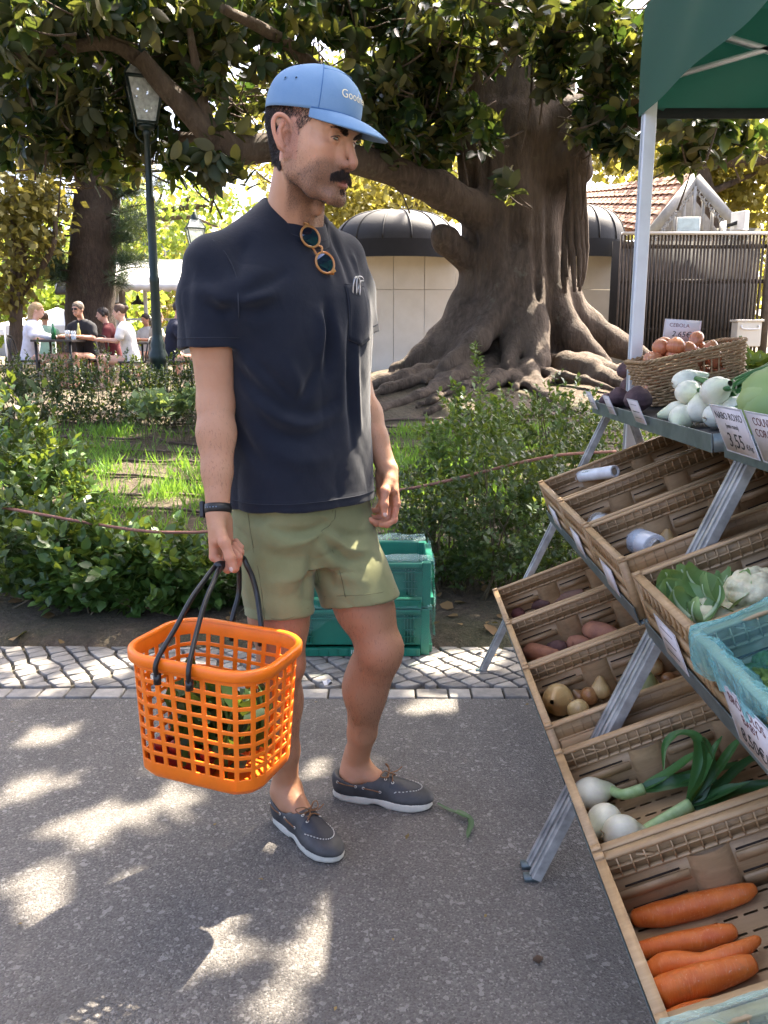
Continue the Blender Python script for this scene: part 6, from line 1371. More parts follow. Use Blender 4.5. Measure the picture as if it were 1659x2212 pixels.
def asphalt_mat():
    m, nt, b = newmat('asphalt'); v = coords(nt, False); big = noise_tex(nt, v, .8, 5, .6); fine = noise_tex(nt, v, 260, 4, .7)
    def vor(sc, f='F1'):
        n = nt.nodes.new('ShaderNodeTexVoronoi'); n.inputs['Scale'].default_value = sc; n.feature = f; nt.links.new(v, n.inputs['Vector']); return n
    v1 = vor(230); v2 = vor(105)
    sp = nt.nodes.new('ShaderNodeSeparateColor'); nt.links.new(v1.outputs['Color'], sp.inputs[0]); sp2 = nt.nodes.new('ShaderNodeSeparateColor'); nt.links.new(v2.outputs['Color'], sp2.inputs[0])
    c = ramp(nt, fine, [(.28, (.050, .047, .044)), (.52, (.105, .099, .092)), (.78, (.165, .155, .145))])
    c = mixc(nt, ramp(nt, sp.outputs[0], [(.45, (0, 0, 0)), (.95, (.6, .6, .6))]), c, (.19, .178, .165)); c = mixc(nt, ramp(nt, sp.outputs[1], [(.84, (0, 0, 0)), (.92, (.6, .6, .6))]), c, (.30, .285, .265)); c = mixc(nt, ramp(nt, sp.outputs[2], [(.70, (0, 0, 0)), (.8, (.6, .6, .6))]), c, (.035, .033, .032)); c = mixc(nt, ramp(nt, sp2.outputs[0], [(.95, (0, 0, 0)), (.97, (.7, .7, .7))]), c, (.30, .29, .27))
    c = mixc(nt, mth(nt, 'MULTIPLY', big, .55), c, (.130, .112, .094)); c = mixc(nt, ramp(nt, noise_tex(nt, v, 2.6, 6, .7), [(.52, (0, 0, 0)), (.72, (.5, .5, .5))]), c, (.058, .052, .046)); c = mixc(nt, ramp(nt, noise_tex(nt, v, 5.5, 5, .7), [(.60, (0, 0, 0)), (.74, (.35, .35, .35))]), c, (.20, .175, .15)); nt.links.new(c, b.inputs['Base Color']); b.inputs['Roughness'].default_value = .78; b.inputs['Specular IOR Level'].default_value = .4
    h = mth(nt, 'ADD', mth(nt, 'MULTIPLY', v1.outputs['Distance'], -1.2), mth(nt, 'MULTIPLY', fine, .5)); bump(nt, b, h, .85, .0035); return m
xs = np.linspace(-30, 30, 61); ys = np.linspace(-30, STRIP0, 40); Xg, Yg = np.meshgrid(xs, ys, indexing='ij'); Zg = .004*np.sin(1.3*Xg+.7*Yg)*sstep(STRIP0, STRIP0-.5, Yg)*(np.abs(Xg) > 4)
mb = MB(); mb.grid(np.stack([Xg, Yg, Zg], -1), flip=True); tag(mb.build('road', asphalt_mat(), None, True), kind='structure')
# cobbled strip: joint bed + single stones
bed = MB().box((0, (STRIP0+STRIP1)/2, -.052), (60, STRIP1-STRIP0, .08)).build('pavement', mat('joint_grit', (.105, .090, .070), .95, .4, 60, (.060, .056, .040), .6, 200, .004)); tag(bed, kind='structure')
def stone_mat(nm, c1, c2):
    return mat(nm, c1, .72, .3, 26, c2, .35, 120, .003)
STN = [stone_mat('limestone', (.245, .228, .205), (.175, .163, .148)), stone_mat('pale_limestone', (.31, .29, .26), (.235, .22, .198)), stone_mat('grey_limestone', (.18, .168, .152), (.125, .117, .107))]
def stone_v(poly, z):
    """bevelled slab from a 4-corner outline"""
    poly = np.asarray(poly); c = poly.mean(0); k = len(poly); r = [(1.0, -.03), (1.0, z-.0045), (.975, z-.0008), (.93, z)]; V = []
    for s_, zz in r: V += [(*(c+(p-c)*s_), zz) for p in poly]
    V.append((*c, z+.0004)); F4 = []; F3 = []
    for lv in range(3):
        for i in range(k): F4.append([lv*k+i, lv*k+(i+1) % k, (lv+1)*k+(i+1) % k, (lv+1)*k+i])
    for i in range(k): F3.append([3*k+i, 3*k+(i+1) % k, 4*k])
    return np.array(V), np.array(F4), np.array(F3)
rr = np.random.default_rng(23); polys = []
x = -4.2
while x < 4.2:                                                   # straight edging row
    w_ = rr.uniform(.085, .135); polys.append([(x+.004, STRIP0+.004), (x+w_-.004, STRIP0+.003+rr.uniform(-.002, .003)), (x+w_-.004, STRIP0+.082+rr.uniform(-.006, .004)), (x+.004, STRIP0+.082+rr.uniform(-.006, .004))]); x += w_
sp_ = .072; R45 = np.array([[.82, -.57], [.57, .82]])
lat_ = {}
def lv(i, j):
    if (i, j) not in lat_: p = R45@np.array([i*sp_*1.08, j*sp_*.80])+rr.normal(size=2)*.0065; lat_[i, j] = p+np.array([0, 3.17])
    return lat_[i, j]
for i in range(-60, 60):
    for j in range(-70, 70):
        c = R45@np.array([(i+.5)*sp_*1.08, (j+.5)*sp_*.80])+np.array([0, 3.17])
        if abs(c[0]) < 4.2 and STRIP0+.085 < c[1] < STRIP1+.02:
            q = np.array([lv(i, j), lv(i+1, j), lv(i+1, j+1), lv(i, j+1)]); q[:, 1] = np.clip(q[:, 1], STRIP0+.090, STRIP1-.002); m_ = q.mean(0); q = m_+(q-m_)*(1-.0085/np.maximum(np.linalg.norm(q-m_, axis=1), .02))[:, None]
            if np.ptp(q[:, 1]) > .025 and np.ptp(q[:, 0]) > .03: polys.append(q.tolist())
polys = sorted(polys, key=lambda q: abs(np.mean([p[0] for p in q])))
rest = MB()
for n_, q in enumerate(polys):
    V, F4, F3 = stone_v(q, .006+rr.normal()*.0012)
    if n_ < 298: ob('cobble', np_mesh('cobble', V, [F4, F3]), STN[rr.choice(3, p=[.5, .27, .23])], bed)
    else: rest.V.append(V); rest.F[4].append(F4+rest.n); rest.F[3].append(F3+rest.n); rest.n += len(V)
rest.build('cobbles', STN[0], bed)['kind'] = 'stuff'
# ---- drip hoses on the slope
HOSE = mat('drip_hose', (.115, .075, .055), .7, .3, 30); rr = np.random.default_rng(31)
names = ('lowest', 'second lowest', 'third lowest', 'fourth lowest', 'fifth lowest', 'sixth lowest', 'seventh lowest', 'third highest', 'second highest', 'highest')
for i, y in enumerate((4.55, 4.95, 5.4, 5.8, 6.2, 6.6, 7.0, 7.35, 7.7, 8.0)):
    P = [(x, y+.05*math.sin(1.1*x+i)+.03*rr.normal(), 0) for x in np.linspace(-4.6, 2.4, 40)]; P = np.array(P); P[:, 2] = hgt(P[:, 0], P[:, 1])+.012+.012*np.abs(np.sin(2.3*P[:, 0]+i)); mb = MB(); mb.tube(spline(P, 3), .011, 6)
    tag(mb.build('drip_hose', HOSE, None, True), 'brown drip hose across the grassy slope, %s of the row' % names[i], 'hose', 'drip hoses on the slope')
# ---- rope along the front planting
ROPE = mat('pink_rope', (.28, .13, .095), .8, .3, 60)
def rope(label, pts): mb = MB(); mb.tube(spline(pts, 10), .0075, 6); tag(mb.build('rope', ROPE, None, True), label, 'rope', 'ropes strung along the planting')
rope('reddish rope strung through the shrubs on the left', [PY(-60, 1085, 3.95), PY(60, 1106, 3.85), PY(180, 1128, 3.8), PY(300, 1146, 3.75), PY(380, 1150, 3.75), PY(470, 1146, 3.8), PY(600, 1120, 3.9)])
rope('reddish rope strung through the shrubs beside the stall', [PY(820, 1062, 4.2), PY(880, 1056, 4.1), PY(960, 1040, 4.0), PY(1060, 1015, 3.95), PY(1130, 998, 3.95), PY(1215, 982, 4.0), PY(1330, 975, 4.2)])
# ---- litter
SCRAP = leaf_mat('dark_scrap', (.012, .050, .018), (.035, .10, .03), .1, .4); o = thing('onion_leaf_scrap', 'withered green onion leaf lying on the asphalt before the shoe', 'leaf scrap', tuple(PG(985, 1765)))
def g_(u, v, z=.006): return PG(u, v, z)
for i, (L, w_) in enumerate(([[(944, 1736), (965, 1748), (990, 1758), (1006, 1763)], .007], [[(1000, 1758), (1012, 1765), (1018, 1780), (1012, 1800), (1010, 1811)], .008], [[(985, 1752), (1000, 1760), (1012, 1768)], .012])): 
    P = spline([g_(u, v, .008+.004*i) for u, v in L], 6); S = np.gradient(P, axis=0); S = np.cross(S, UP); S /= np.linalg.norm(S, axis=1)[:, None]; t = np.linspace(0, 1, len(P)); wv = w_*np.sin(np.pi*(.15+.75*t))
    mb = MB(); mb.grid(np.stack([P+S*wv[:, None]*q+UP*(.003*abs(q)) for q in (-1, 0, 1)], 1)); ob('blade', np_mesh('blade', np.concatenate(mb.V), np.concatenate(mb.F[4]), True, dict(tint=np.full(mb.n, .4+.2*i))), SCRAP, o)
mb = MB(); p = PG(707, 1474, .012); th = np.linspace(0, 6.283, 12, endpoint=False); G = np.array([[p+A(math.cos(a)*r_, math.sin(a)*r_*.8, .010*math.sin(3*a+r_*200)) for r_ in (0, .008, .016, .02)] for a in th]); mb.grid(G, closeu=True); tag(mb.build('paper_scrap', mat('white_paper', (.70, .70, .74), .8)), 'crumpled white paper scrap on the cobbles', 'paper')
BR = leaf_mat('dry_leaf', (.10, .055, .022), (.26, .16, .07), .2, .8); n = 420; rr = np.random.default_rng(41); P = np.stack([rr.uniform(-4, 3, n), np.abs(rr.normal(0, 1.1, n))+3.42, np.zeros(n)], 1); P[:, 2] = hgt(P[:, 0], P[:, 1])+.012; D = np.stack([rr.normal(size=n), rr.normal(size=n), rr.normal(size=n)*.15], 1); N = np.stack([rr.normal(size=n)*.3, rr.normal(size=n)*.3, np.ones(n)], 1)
tag(leaf_obj('leaf_litter', BR, None, P, D, N, rr.uniform(.03, .09, n), .9, LEAF8), kind='stuff')
n = 26; P = np.stack([rr.uniform(-1.5, .6, n), rr.uniform(1.0, 3.3, n), np.full(n, .008)], 1); P[:, 2] = np.where(P[:, 1] > STRIP0, .013, .005); tag(leaf_obj('fallen_petals', BR, None, P, D[:n], N[:n], rr.uniform(.008, .022, n), .9, LEAF5), kind='stuff')
mb = MB(); mb.tube(np.array([PG(1162, 2072, .006)+A(-.010, 0, 0), PG(1162, 2072, .010), PG(1162, 2072, .006)+A(.010, .004, 0)]), np.array([.003, .009, .003]), 8); tag(mb.build('soil_clod', mat('clod', (.10, .06, .035), .95)), 'small brown clod lying on the asphalt near the stall', 'clod')
# ---- stack of green crates behind his legs
GRN = plastic('green_crate_plastic', (.008, .165, .105), .4, .05, (.004, .01, .006)); GTXT = mat('pale_print', (.55, .70, .62), .6)
def green_crate(x0, y0, z0, h_, label, openf, txt):
    """x along the pavement .6, y .4; outer shell with ribs"""
    W_, D_ = .60, .40; o = thing('green_crate', label, 'crate', (x0, y0, z0), 'stack of green folding crates'); t = .018
    def wall(n_, c, s_): return MB().box(c, s_).build(n_, GRN, o, bevel=.002)
    wall('floor', (x0+W_/2, y0+D_/2, z0+.014), (W_-.03, D_-.03, .012))
    for yy in (y0, y0+D_): wall('wall', (x0+W_/2, yy+(t/2 if yy == y0 else -t/2), z0+h_/2+.02), (W_-.07, t*.5, h_-.05))
    for xx in (x0, x0+W_): wall('wall', (xx+(t/2 if xx == x0 else -t/2), y0+D_/2, z0+h_/2+.02), (t*.5, D_-.07, h_-.05))
    for xx in (x0+.018, x0+W_-.018):
        for yy in (y0+.018, y0+D_-.018): wall('corner_post', (xx, yy, z0+h_/2), (.036, .036, h_-.004))
    for yy, s_ in ((y0, -1), (y0+D_, 1)):
        wall('base_rail', (x0+W_/2, yy+s_*.002, z0+.018), (W_-.076, .026, .034)); wall('top_rail', (x0+W_/2, yy+s_*.001, z0+h_-.010), (W_-.076, .024, .016)); wall('mid_rail', (x0+W_/2, yy+s_*.000, z0+h_-.040), (W_-.076, .018, .006))
        for i in range(13): wall('rib', (x0+.05+i*.0415, yy+s_*.010, z0+.018), (.004, .016, .028))
        for k in range(2):
            for q in range(4): wall('rib', (x0+(.085 if k == 0 else W_-.085)+(q-1.5)*.013, yy+s_*.004, z0+h_*.5+.01), (.003, .014, h_*.62))
            for q in range(3): wall('rib', (x0+(.085 if k == 0 else W_-.085), yy+s_*.006, z0+.055+q*.03), (.055, .010, .003))
        wall('latch', (x0+W_*.5, yy+s_*.014, z0+.022), (.062, .012, .036))
    for xx, s_ in ((x0, -1), (x0+W_, 1)): wall('base_rail', (xx+s_*.002, y0+D_/2, z0+.018), (.026, D_-.076, .034)); wall('top_rail', (xx+s_*.001, y0+D_/2, z0+h_-.010), (.024, D_-.076, .016))
    R = np.stack([A(1, 0, 0), UP, A(0, -1, 0)], 1); ob('lettering', text_mesh('lettering', txt, .026 if len(txt) > 1 else .034, R, (x0+W_*.5, y0-.0215, z0+.022), .0004), GTXT, o)
    return o
GX = .190-.60; GY = 3.285
green_crate(GX, GY, .008, .205, 'green folding crate at the bottom of the stack', False, 'IFCO'); green_crate(GX+.004, GY+.004, .215, .195, 'open green folding crate on top of the stack', False, 'C'); 
def drape(label, m, x0, x1, y, zt, zb, seed, over=.10):
    """thin plastic hanging over a crate edge"""
    nx, nz = 60, 16; G = []
    for i in range(nx):
        x_ = x0+(x1-x0)*i/(nx-1); row = []; bot = zb+.03*math.sin(9*x_+seed)+.02*math.sin(23*x_)
        for j in range(nz): t = j/(nz-1); row.append((x_, y-.012-.010*(t > .3), zt+(bot-zt)*(t-.3)/.7) if t > .3 else (x_, y-.012+over*(1-t/.3), zt+.008))
        G.append(row)
    G = np.array(G); V = G.reshape(-1, 3); V = V+np.stack([vnoise(V, 60, seed+k)*.006+vnoise(V, 150, seed+5+k)*.003 for k in range(3)], 1); V[:, 1] = np.minimum(V[:, 1], np.where(V[:, 2] < zt, y-.004, 9)); mb = MB(); mb.grid(V.reshape(nx, nz, 3)); tag(mb.build('plastic_sheet', m, None, True), label, 'plastic sheet')
CY = film_mat('pale_blue_film', (.55, .80, .80), (.90, 1., .98), .04, .40); drape('thin blue plastic hanging between the two lower green crates', CY, GX+.03, GX+.61, GY-.006, .222, .125, 3); drape('thin blue plastic hanging over the front of the upper green crate', CY, GX+.30, GX+.61, GY-.002, .418, .26, 8); drape('thin blue plastic over the back rim of the upper green crate', CY, GX+.02, GX+.60, GY+.385, .418, .30, 15)
G = np.array([[(GX+.612+.006*math.sin(6*z+4*y), GY-.015+y, z) for z in np.linspace(.43, .10, 14)] for y in np.linspace(0, .42, 20)]); V = G.reshape(-1, 3); V += np.stack([np.abs(vnoise(V, 50, 4))*.012, vnoise(V, 50, 5)*.006, vnoise(V, 50, 6)*.006], 1); mb = MB(); mb.grid(V.reshape(G.shape)); tag(mb.build('plastic_sheet', CY, None, True), 'clear plastic clinging to the right side of the green stack', 'plastic sheet')
# ================================================================== plants
def shrub(label, c, rad, n, L, m, stems=10, aspect=.9, group=None, seed=0, tmpl=LEAF5, up=.6, name='shrub', stemr=.006, cat='shrub', zb=None, sprig=7):
    """leaves on twigs inside a lumpy volume; stems from the ground"""
    rr = np.random.default_rng(seed); c = np.asarray(c, float); rad = np.asarray(rad, float); zb = hgt(c[0], c[1]) if zb is None else zb
    o = thing(name, label, cat, (c[0], c[1], float(zb)), group); k = n//sprig
    d = rr.normal(size=(k, 3)); d /= np.linalg.norm(d, axis=1)[:, None]; lump = 1+.25*np.sin(5*d[:, 0]+seed)*np.sin(6*d[:, 2]+2*seed)+.15*np.sin(11*d[:, 1]+seed); T = c+d*rad*(rr.uniform(.35, 1, k)**.6*lump)[:, None]; T = T[T[:, 2] > zb+.02]; k = len(T)
    out = T-c-A(0, 0, -.3)*rad; out = out/np.linalg.norm(out, axis=1)[:, None]; tw = nrm_rows(out+A(0, 0, up)+rr.normal(size=(k, 3))*.35)
    P = []; D = []; N = []
    for s_ in range(sprig):
        t = s_/sprig; a = rr.uniform(0, 6.28, k); side = np.cross(tw, rr.normal(size=(k, 3))); side /= np.linalg.norm(side, axis=1)[:, None]
        P.append(T-tw*(L*1.6*(1-t))[:, None] if np.ndim(L) else T-tw*L*1.9*(1-t)); dd = nrm_rows(side*(1.1-.6*t)+tw*(.5+.7*t)); D.append(dd); N.append(nrm_rows(tw+A(0, 0, .6)+rr.normal(size=(k, 3))*.3))
    P = np.vstack(P); D = np.vstack(D); N = np.vstack(N); tint = np.clip(rr.normal(.45, .25, len(P)), 0, 1)
    lf = leaf_obj('foliage', m, o, P, D, N, L*rr.uniform(.65, 1.25, len(P)), aspect, tmpl, tint); lf['kind'] = 'stuff'
    sm_ = mat('shrub_stem', (.12, .095, .05), .8, .4, 30)
    for i in range(stems):
        b0 = A(c[0]+rr.normal()*rad[0]*.25, c[1]+rr.normal()*rad[1]*.25, 0); b0[2] = hgt(b0[0], b0[1])-.02 if zb > -.5 else zb; e = T[rr.integers(k)]; mid = (b0+e)/2+A(rr.normal()*.03, rr.normal()*.03, .05*rad[2]); mb = MB(); mb.tube(spline([b0, mid, e], 5), np.linspace(stemr, stemr*.4, 11), 5); mb.build('stem', sm_, o, True)
    return o
def nrm_rows(v): return v/(np.linalg.norm(v, axis=1)[:, None]+1e-9)
LF_SH = leaf_mat('shrub_leaf', (.012, .036, .009), (.045, .095, .022), .25, .48); LF_SH2 = leaf_mat('glossy_shrub_leaf', (.020, .055, .011), (.080, .160, .034), .25, .38); LF_BOX = leaf_mat('hedge_leaf', (.009, .026, .007), (.036, .082, .020), .22, .45); LF_YG = leaf_mat('young_leaf', (.032, .082, .013), (.11, .20, .04), .32, .45)
gl = 'low shrubs behind the cobbled strip'
for i, (u, v, y, rx, ry, rz, n, m_, lab) in enumerate(((60, 1180, 4.0, .42, .35, .30, 2200, LF_SH, 'dark shrub in the lower left corner of the planting'), (210, 1215, 3.85, .40, .30, .26, 2300, LF_SH2, 'bright glossy shrub left of the basket handles'), (370, 1230, 3.85, .34, .28, .24, 1900, LF_SH2, 'glossy shrub just behind the basket handles'), (520, 1230, 3.95, .34, .30, .26, 1500, LF_SH, 'shrub hidden behind the man\'s shorts on the left'),
                                                       (30, 1010, 4.6, .36, .40, .50, 2100, LF_SH, 'tall dark shrub at the left edge above the rope'), (115, 1075, 4.5, .30, .35, .34, 1300, LF_YG, 'light green shrub beside the tall one at the left edge'))):
    shrub(lab, PY(u, v, y), (rx, ry, rz), n, .060, m_, 9, .80, gl, 100+i, LEAF8 if i in (1, 2) else LEAF5)
gr = 'shrubs beside the stall'
for i, (u, v, y, rx, ry, rz, n, m_, lab) in enumerate(((960, 1150, 4.15, .30, .30, .34, 2600, LF_SH, 'dense dark shrub beside the green crates'), (1090, 1120, 4.0, .36, .34, .46, 4200, LF_SH, 'large dark shrub left of the stall end'), (1215, 1090, 4.3, .34, .40, .44, 3600, LF_SH, 'dark shrub behind the far end of the stall'), (1010, 960, 4.6, .30, .30, .34, 2300, LF_YG, 'light green shrub in front of the tree roots'), (1180, 925, 4.9, .45, .35, .30, 3000, LF_SH2, 'green shrub under the far end of the top tray'), (1350, 970, 4.8, .42, .40, .32, 2300, LF_YG, 'bright shrub seen between the tray and the crates'), (905, 1075, 4.5, .26, .3, .25, 1300, LF_SH, 'small shrub right of the man\'s hand'))):
    shrub(lab, PY(u, v, y), (rx, ry, rz), n, .034, m_, 12, .85, gr, 200+i, LEAF5)
# upright leafy shoots in front of the roots
for i, (u, vt, vb, y, lab) in enumerate(((1028, 745, 960, 4.7, 'tallest leafy shoot rising before the tree roots'), (985, 830, 1000, 4.6, 'leafy shoot left of the tallest one'), (1072, 860, 1010, 4.5, 'leafy shoot right of the tallest one'), (1128, 1045, 1240, 3.9, 'bare stemmed shoot beside the stall legs'), (1215, 850, 980, 4.8, 'thin shoot under the price tags'), (940, 920, 1060, 4.4, 'short shoot beside the man\'s forearm'))):
    o = thing('leafy_shoot', lab, 'plant', tuple(PY(u, vb, y)), 'upright shoots in the planting'); rr = np.random.default_rng(300+i); b0 = PY(u+6, vb+40, y); t0 = PY(u, vt, y); P = spline([b0, (b0+t0)/2+A(.02, 0, 0), t0], 14); mb = MB(); mb.tube(P, np.linspace(.005, .0015, len(P)), 5); mb.build('stem', mat('green_stem', (.10, .14, .04), .6), o, True)
    n = 210; t = rr.uniform(.12, 1, n)**.8; base = np.stack([np.interp(t, np.linspace(0, 1, len(P)), P[:, k]) for k in range(3)], 1); d = rr.normal(size=(n, 3))*A(1, 1, .3)+A(0, 0, .5); d = nrm_rows(d); base = base+d*(rr.uniform(0, .10, n)*(1.05-t)+.004)[:, None]; leaf_obj('foliage', LF_YG, o, base, d, rr.normal(size=(n, 3))*.4+UP, rr.uniform(.022, .042, n), .8, LEAF5)['kind'] = 'stuff'
gh = 'hedge plants before the cafe'
hl = ('first', 'second', 'third', 'fourth', 'fifth', 'sixth', 'seventh', 'eighth', 'ninth', 'tenth')
for i, u in enumerate((10, 80, 150, 222, 295, 360, 425, 500, 580, 660)):
    p = PY(u, 815, 8.0); p[2] = hgt(p[0], p[1])+.30; shrub('dark clipped hedge plant, %s from the left edge' % hl[i], p, (.26, .30, .42), 2300, .036, LF_BOX, 8, .8, gh, 400+i, LEAF5, .9)
    rr = np.random.default_rng(450+i)
for i, (u, v, y) in enumerate(((310, 862, 7.2), (395, 862, 7.3), (330, 868, 6.9), (415, 850, 7.4))):
    p = PY(u, v, y); shrub(('pale broad-leaved weed below the hedge', 'pale weed beside the man\'s sleeve', 'small weed below the hedge', 'weed half hidden by the man\'s arm')[i], p, (.16, .14, .09), 150, .07, leaf_mat('pale_weed', (.10, .17, .06), (.28, .36, .17), .3, .5) if i == 0 else bpy.data.materials['pale_weed'], 3, 1.2, 'weeds below the hedge', 470+i)
# grass on the slope: clumps
GRS = leaf_mat('grass', (.045, .120, .014), (.16, .32, .045), .40, .5, (.35, .55, .05)); rr = np.random.default_rng(77); P = []
cl = np.stack([rr.uniform(-4.3, 1.6, 900), rr.uniform(4.2, 7.7, 900)], 1); w_ = np.sin(1.7*cl[:, 0]+.6)*np.sin(2.1*cl[:, 1]+.4*cl[:, 0])+.55*rr.normal(size=900)+.35*(cl[:, 1] < 6.3); cl = cl[w_ > -.30]
for c in cl: k = rr.integers(18, 48); P.append(np.stack([c[0]+rr.normal(size=k)*.07, c[1]+rr.normal(size=k)*.06, np.zeros(k)], 1))
P = np.vstack(P); P[:, 2] = hgt(P[:, 0], P[:, 1])-.005; n = len(P); D = np.stack([rr.normal(size=n)*.45, rr.normal(size=n)*.45, np.ones(n)], 1); tag(leaf_obj('grass', GRS, None, P, D, np.stack([rr.normal(size=n), rr.normal(size=n), np.zeros(n)], 1), rr.uniform(.05, .16, n), .10, LEAF5), kind='stuff')
# ================================================================== the great fig tree
def bark_mat(name, c1, c2, c3, sc=(3, 3, .7), k=6, bs=.8):
    m, nt, b = newmat(name); v = coords(nt, False, scale=sc); n = noise_tex(nt, v, k, 7, .65, .4); v2 = coords(nt, False); n2 = noise_tex(nt, v2, 1.3, 4)
    c = ramp(nt, n, [(.3, c1), (.55, c2), (.78, c3)]); c = mixc(nt, ramp(nt, n2, [(.45, (0, 0, 0)), (.7, (.5, .5, .5))]), c, tuple(x*1.15 for x in c3)); nt.links.new(c, b.inputs['Base Color']); c = mixc(nt, ramp(nt, noise_tex(nt, v2, 5, 6, .72), [(.60, (0, 0, 0)), (.70, (.45, .45, .45))]), c, tuple(x*1.5 for x in (c3[1], c3[1]*1.02, c3[2]))); nt.links.new(c, b.inputs['Base Color']); b.inputs['Roughness'].default_value = .9; bump(nt, b, mth(nt, 'ADD', n, mth(nt, 'MULTIPLY', noise_tex(nt, coords(nt, False, scale=(1, 1, .35)), 42, 6, .75), .8)), bs, .06); return m
BARK = bark_mat('fig_bark', (.046, .031, .020), (.098, .069, .047), (.160, .120, .086))
FY = 11.0; T_ = lambda u, v, y=FY: PY(u, v, y)
fig = thing('fig_tree', 'huge fig tree with buttress roots and hanging aerial roots', 'tree', tuple(A(T_(1110, 780)[0], FY, float(hgt(1.7, FY)))))
def build_fig():
    lo = np.minimum(T_(800, 900), T_(800, -40))-A(.1, 1.9, .2); hi = T_(1480, -60)+A(.3, 1.5, .4); lo[1] = 7.75; hi[1] = 12.3; F = Field(lo, hi, .034)
    # main stems fused together
    for pts, R in (([(1110, 800), (1115, 640), (1120, 480), (1125, 300), (1120, 150), (1115, -60)], [.50, .47, .46, .46, .44, .40]), ([(1180, 790), (1168, 620), (1160, 450), (1170, 300), (1190, 180), (1200, -60)], [.32, .31, .31, .31, .27, .22]), ([(1050, 800), (1055, 640), (1055, 480), (1040, 330), (1020, 200), (990, 60), (960, -60)], [.30, .29, .28, .28, .25, .24, .22]), ([(1085, 800), (1080, 640), (1075, 500), (1085, 360), (1080, 220), (1060, 100)], [.40, .36, .34, .30, .26, .24])):
        P = [T_(u, v, FY-(.25 if i % 2 else .15)) for i, (u, v) in enumerate(pts)]; chain(F, P, R, .12)
    # strands and flutes on the trunk
    rr = np.random.default_rng(5)
    for (us, ut, r_, y0) in ((1012, 1018, .10, -.45), (1030, 1048, .09, -.55), (1062, 1072, .12, -.72), (1095, 1090, .10, -.82), (1130, 1118, .13, -.85), (1160, 1150, .11, -.78), (1196, 1180, .13, -.55), (1005, 1000, .08, -.35), (1145, 1170, .08, -.80), (1048, 1030, .07, -.68), (1080, 1100, .06, -.84), (1110, 1135, .07, -.90), (1178, 1160, .07, -.72), (1210, 1200, .08, -.40)):
        P = [T_(us+(ut-us)*t+8*math.sin(5*t+us), 790-560*t, FY+y0*(.95-.25*t)) for t in np.linspace(0, 1, 7)]; chain(F, P, [r_*(1.25-.45*t) for t in np.linspace(0, 1, 7)], .035)
    # buttresses
    for pts, R in (([(1035, 560, 10.7), (1000, 660, 10.6), (955, 728, 10.4), (900, 772, 10.2), (850, 795, 10.1)], [.16, .17, .14, .10, .06]), ([(1185, 560, 10.8), (1215, 640, 10.75), (1262, 700, 10.7), (1318, 738, 10.6), (1390, 768, 10.5)], [.20, .22, .19, .15, .10]), ([(1100, 580, 10.35), (1075, 680, 10.2), (1030, 738, 9.9), (960, 790, 9.6)], [.15, .17, .14, .08]), ([(1140, 600, 10.3), (1148, 700, 10.1), (1165, 780, 9.8)], [.17, .19, .15]), ([(1195, 640, 10.5), (1240, 730, 10.3), (1310, 785, 10.1)], [.16, .17, .09]), ([(1060, 620, 10.45), (1020, 720, 10.2), (985, 770, 10.0)], [.12, .13, .09]), ([(1120, 640, 10.3), (1110, 740, 10.0), (1095, 790, 9.7)], [.10, .12, .09])):
        chain(F, [T_(*p) for p in pts], R, .11)
    # surface roots: thin, wandering, half sunk in the soil
    rt = np.random.default_rng(44)
    for k in range(34):
        u0 = rt.uniform(985, 1290); p = T_(u0, 770, rt.uniform(9.7, 10.3)); an_ = math.radians(np.interp(u0, [985, 1130, 1290], [205, 268, 335])+rt.normal()*16); P = [p]; L_ = rt.uniform(.9, 2.6)
        for q in range(11): an_ += rt.normal()*.22; p = p+A(math.cos(an_), math.sin(an_), 0)*L_/11; P.append(p.copy())
        P = np.array(P); t = np.linspace(0, 1, 12); r0 = rt.uniform(.055, .105); R = r0*(1-.72*t)*(1+.18*np.sin(9*t+k)); P[:, 2] = hgt(P[:, 0], P[:, 1])+R*.55+.10*(1-t)**3+.02*np.sin(7*t+k); chain(F, P, R, .05)
    # limb roots and stump
    chain(F, [T_(1080, 500, 10.7), T_(1020, 450, 10.4), T_(950, 410, 10.2), T_(880, 385, 10.0)], [.22, .20, .185, .175], .09)
    chain(F, [T_(1160, 330, 10.8), T_(1230, 270, 10.6), T_(1320, 225, 10.4), T_(1420, 185, 10.2)], [.34, .27, .24, .21], .15)
    chain(F, [T_(1060, 250, 10.8), T_(1010, 140, 10.6), T_(930, 70, 10.4), T_(860, 20, 10.2)], [.28, .22, .18, .15], .12)
    chain(F, [T_(1180, 400, 10.7), T_(1235, 340, 10.4), T_(1255, 370, 10.3)], [.28, .20, .14], .1)
    chain(F, [T_(1010, 560, 10.6), T_(965, 520, 10.3), T_(955, 510, 10.2)], [.18, .14, .12], .07); chain(F, [T_(1005, 690, 10.45), T_(970, 760, 10.3), T_(930, 800, 10.2)], [.20, .20, .16], .1)
    F.sub(ell(T_(1125, 515, 10.1), (.10, .16, .09)), .10); F.sub(ell(T_(1050, 330, 10.3), (.04, .16, .45)), .08); F.sub(ell(T_(1165, 560, 10.1), (.05, .14, .5)), .08)
    V, Q = F.surf(); N = normals_of(V, Q); V = V+N*(.028*vnoise(V*A(1, 1, .22), 11, 1)+.014*vnoise(V*A(1, 1, .3), 28, 2))[:, None]; return V, Q
fv, fq = build_fig(); ob('trunk', np_mesh('trunk', fv, fq), BARK, fig)
def limb(pts, R, parent=fig, m=BARK, name='branch', seed=0, n=12):
    P = spline(pts, 9); P = P+np.stack([vnoise(P, 2.2, seed+k)*.03 for k in range(3)], 1); mb = MB(); R = np.interp(np.linspace(0, 1, len(P)), np.linspace(0, 1, len(R)), R); R = R*(1+.06*vnoise(P, 7, seed)); mb.tube(P, R, n); return mb.build(name, m, parent, True)
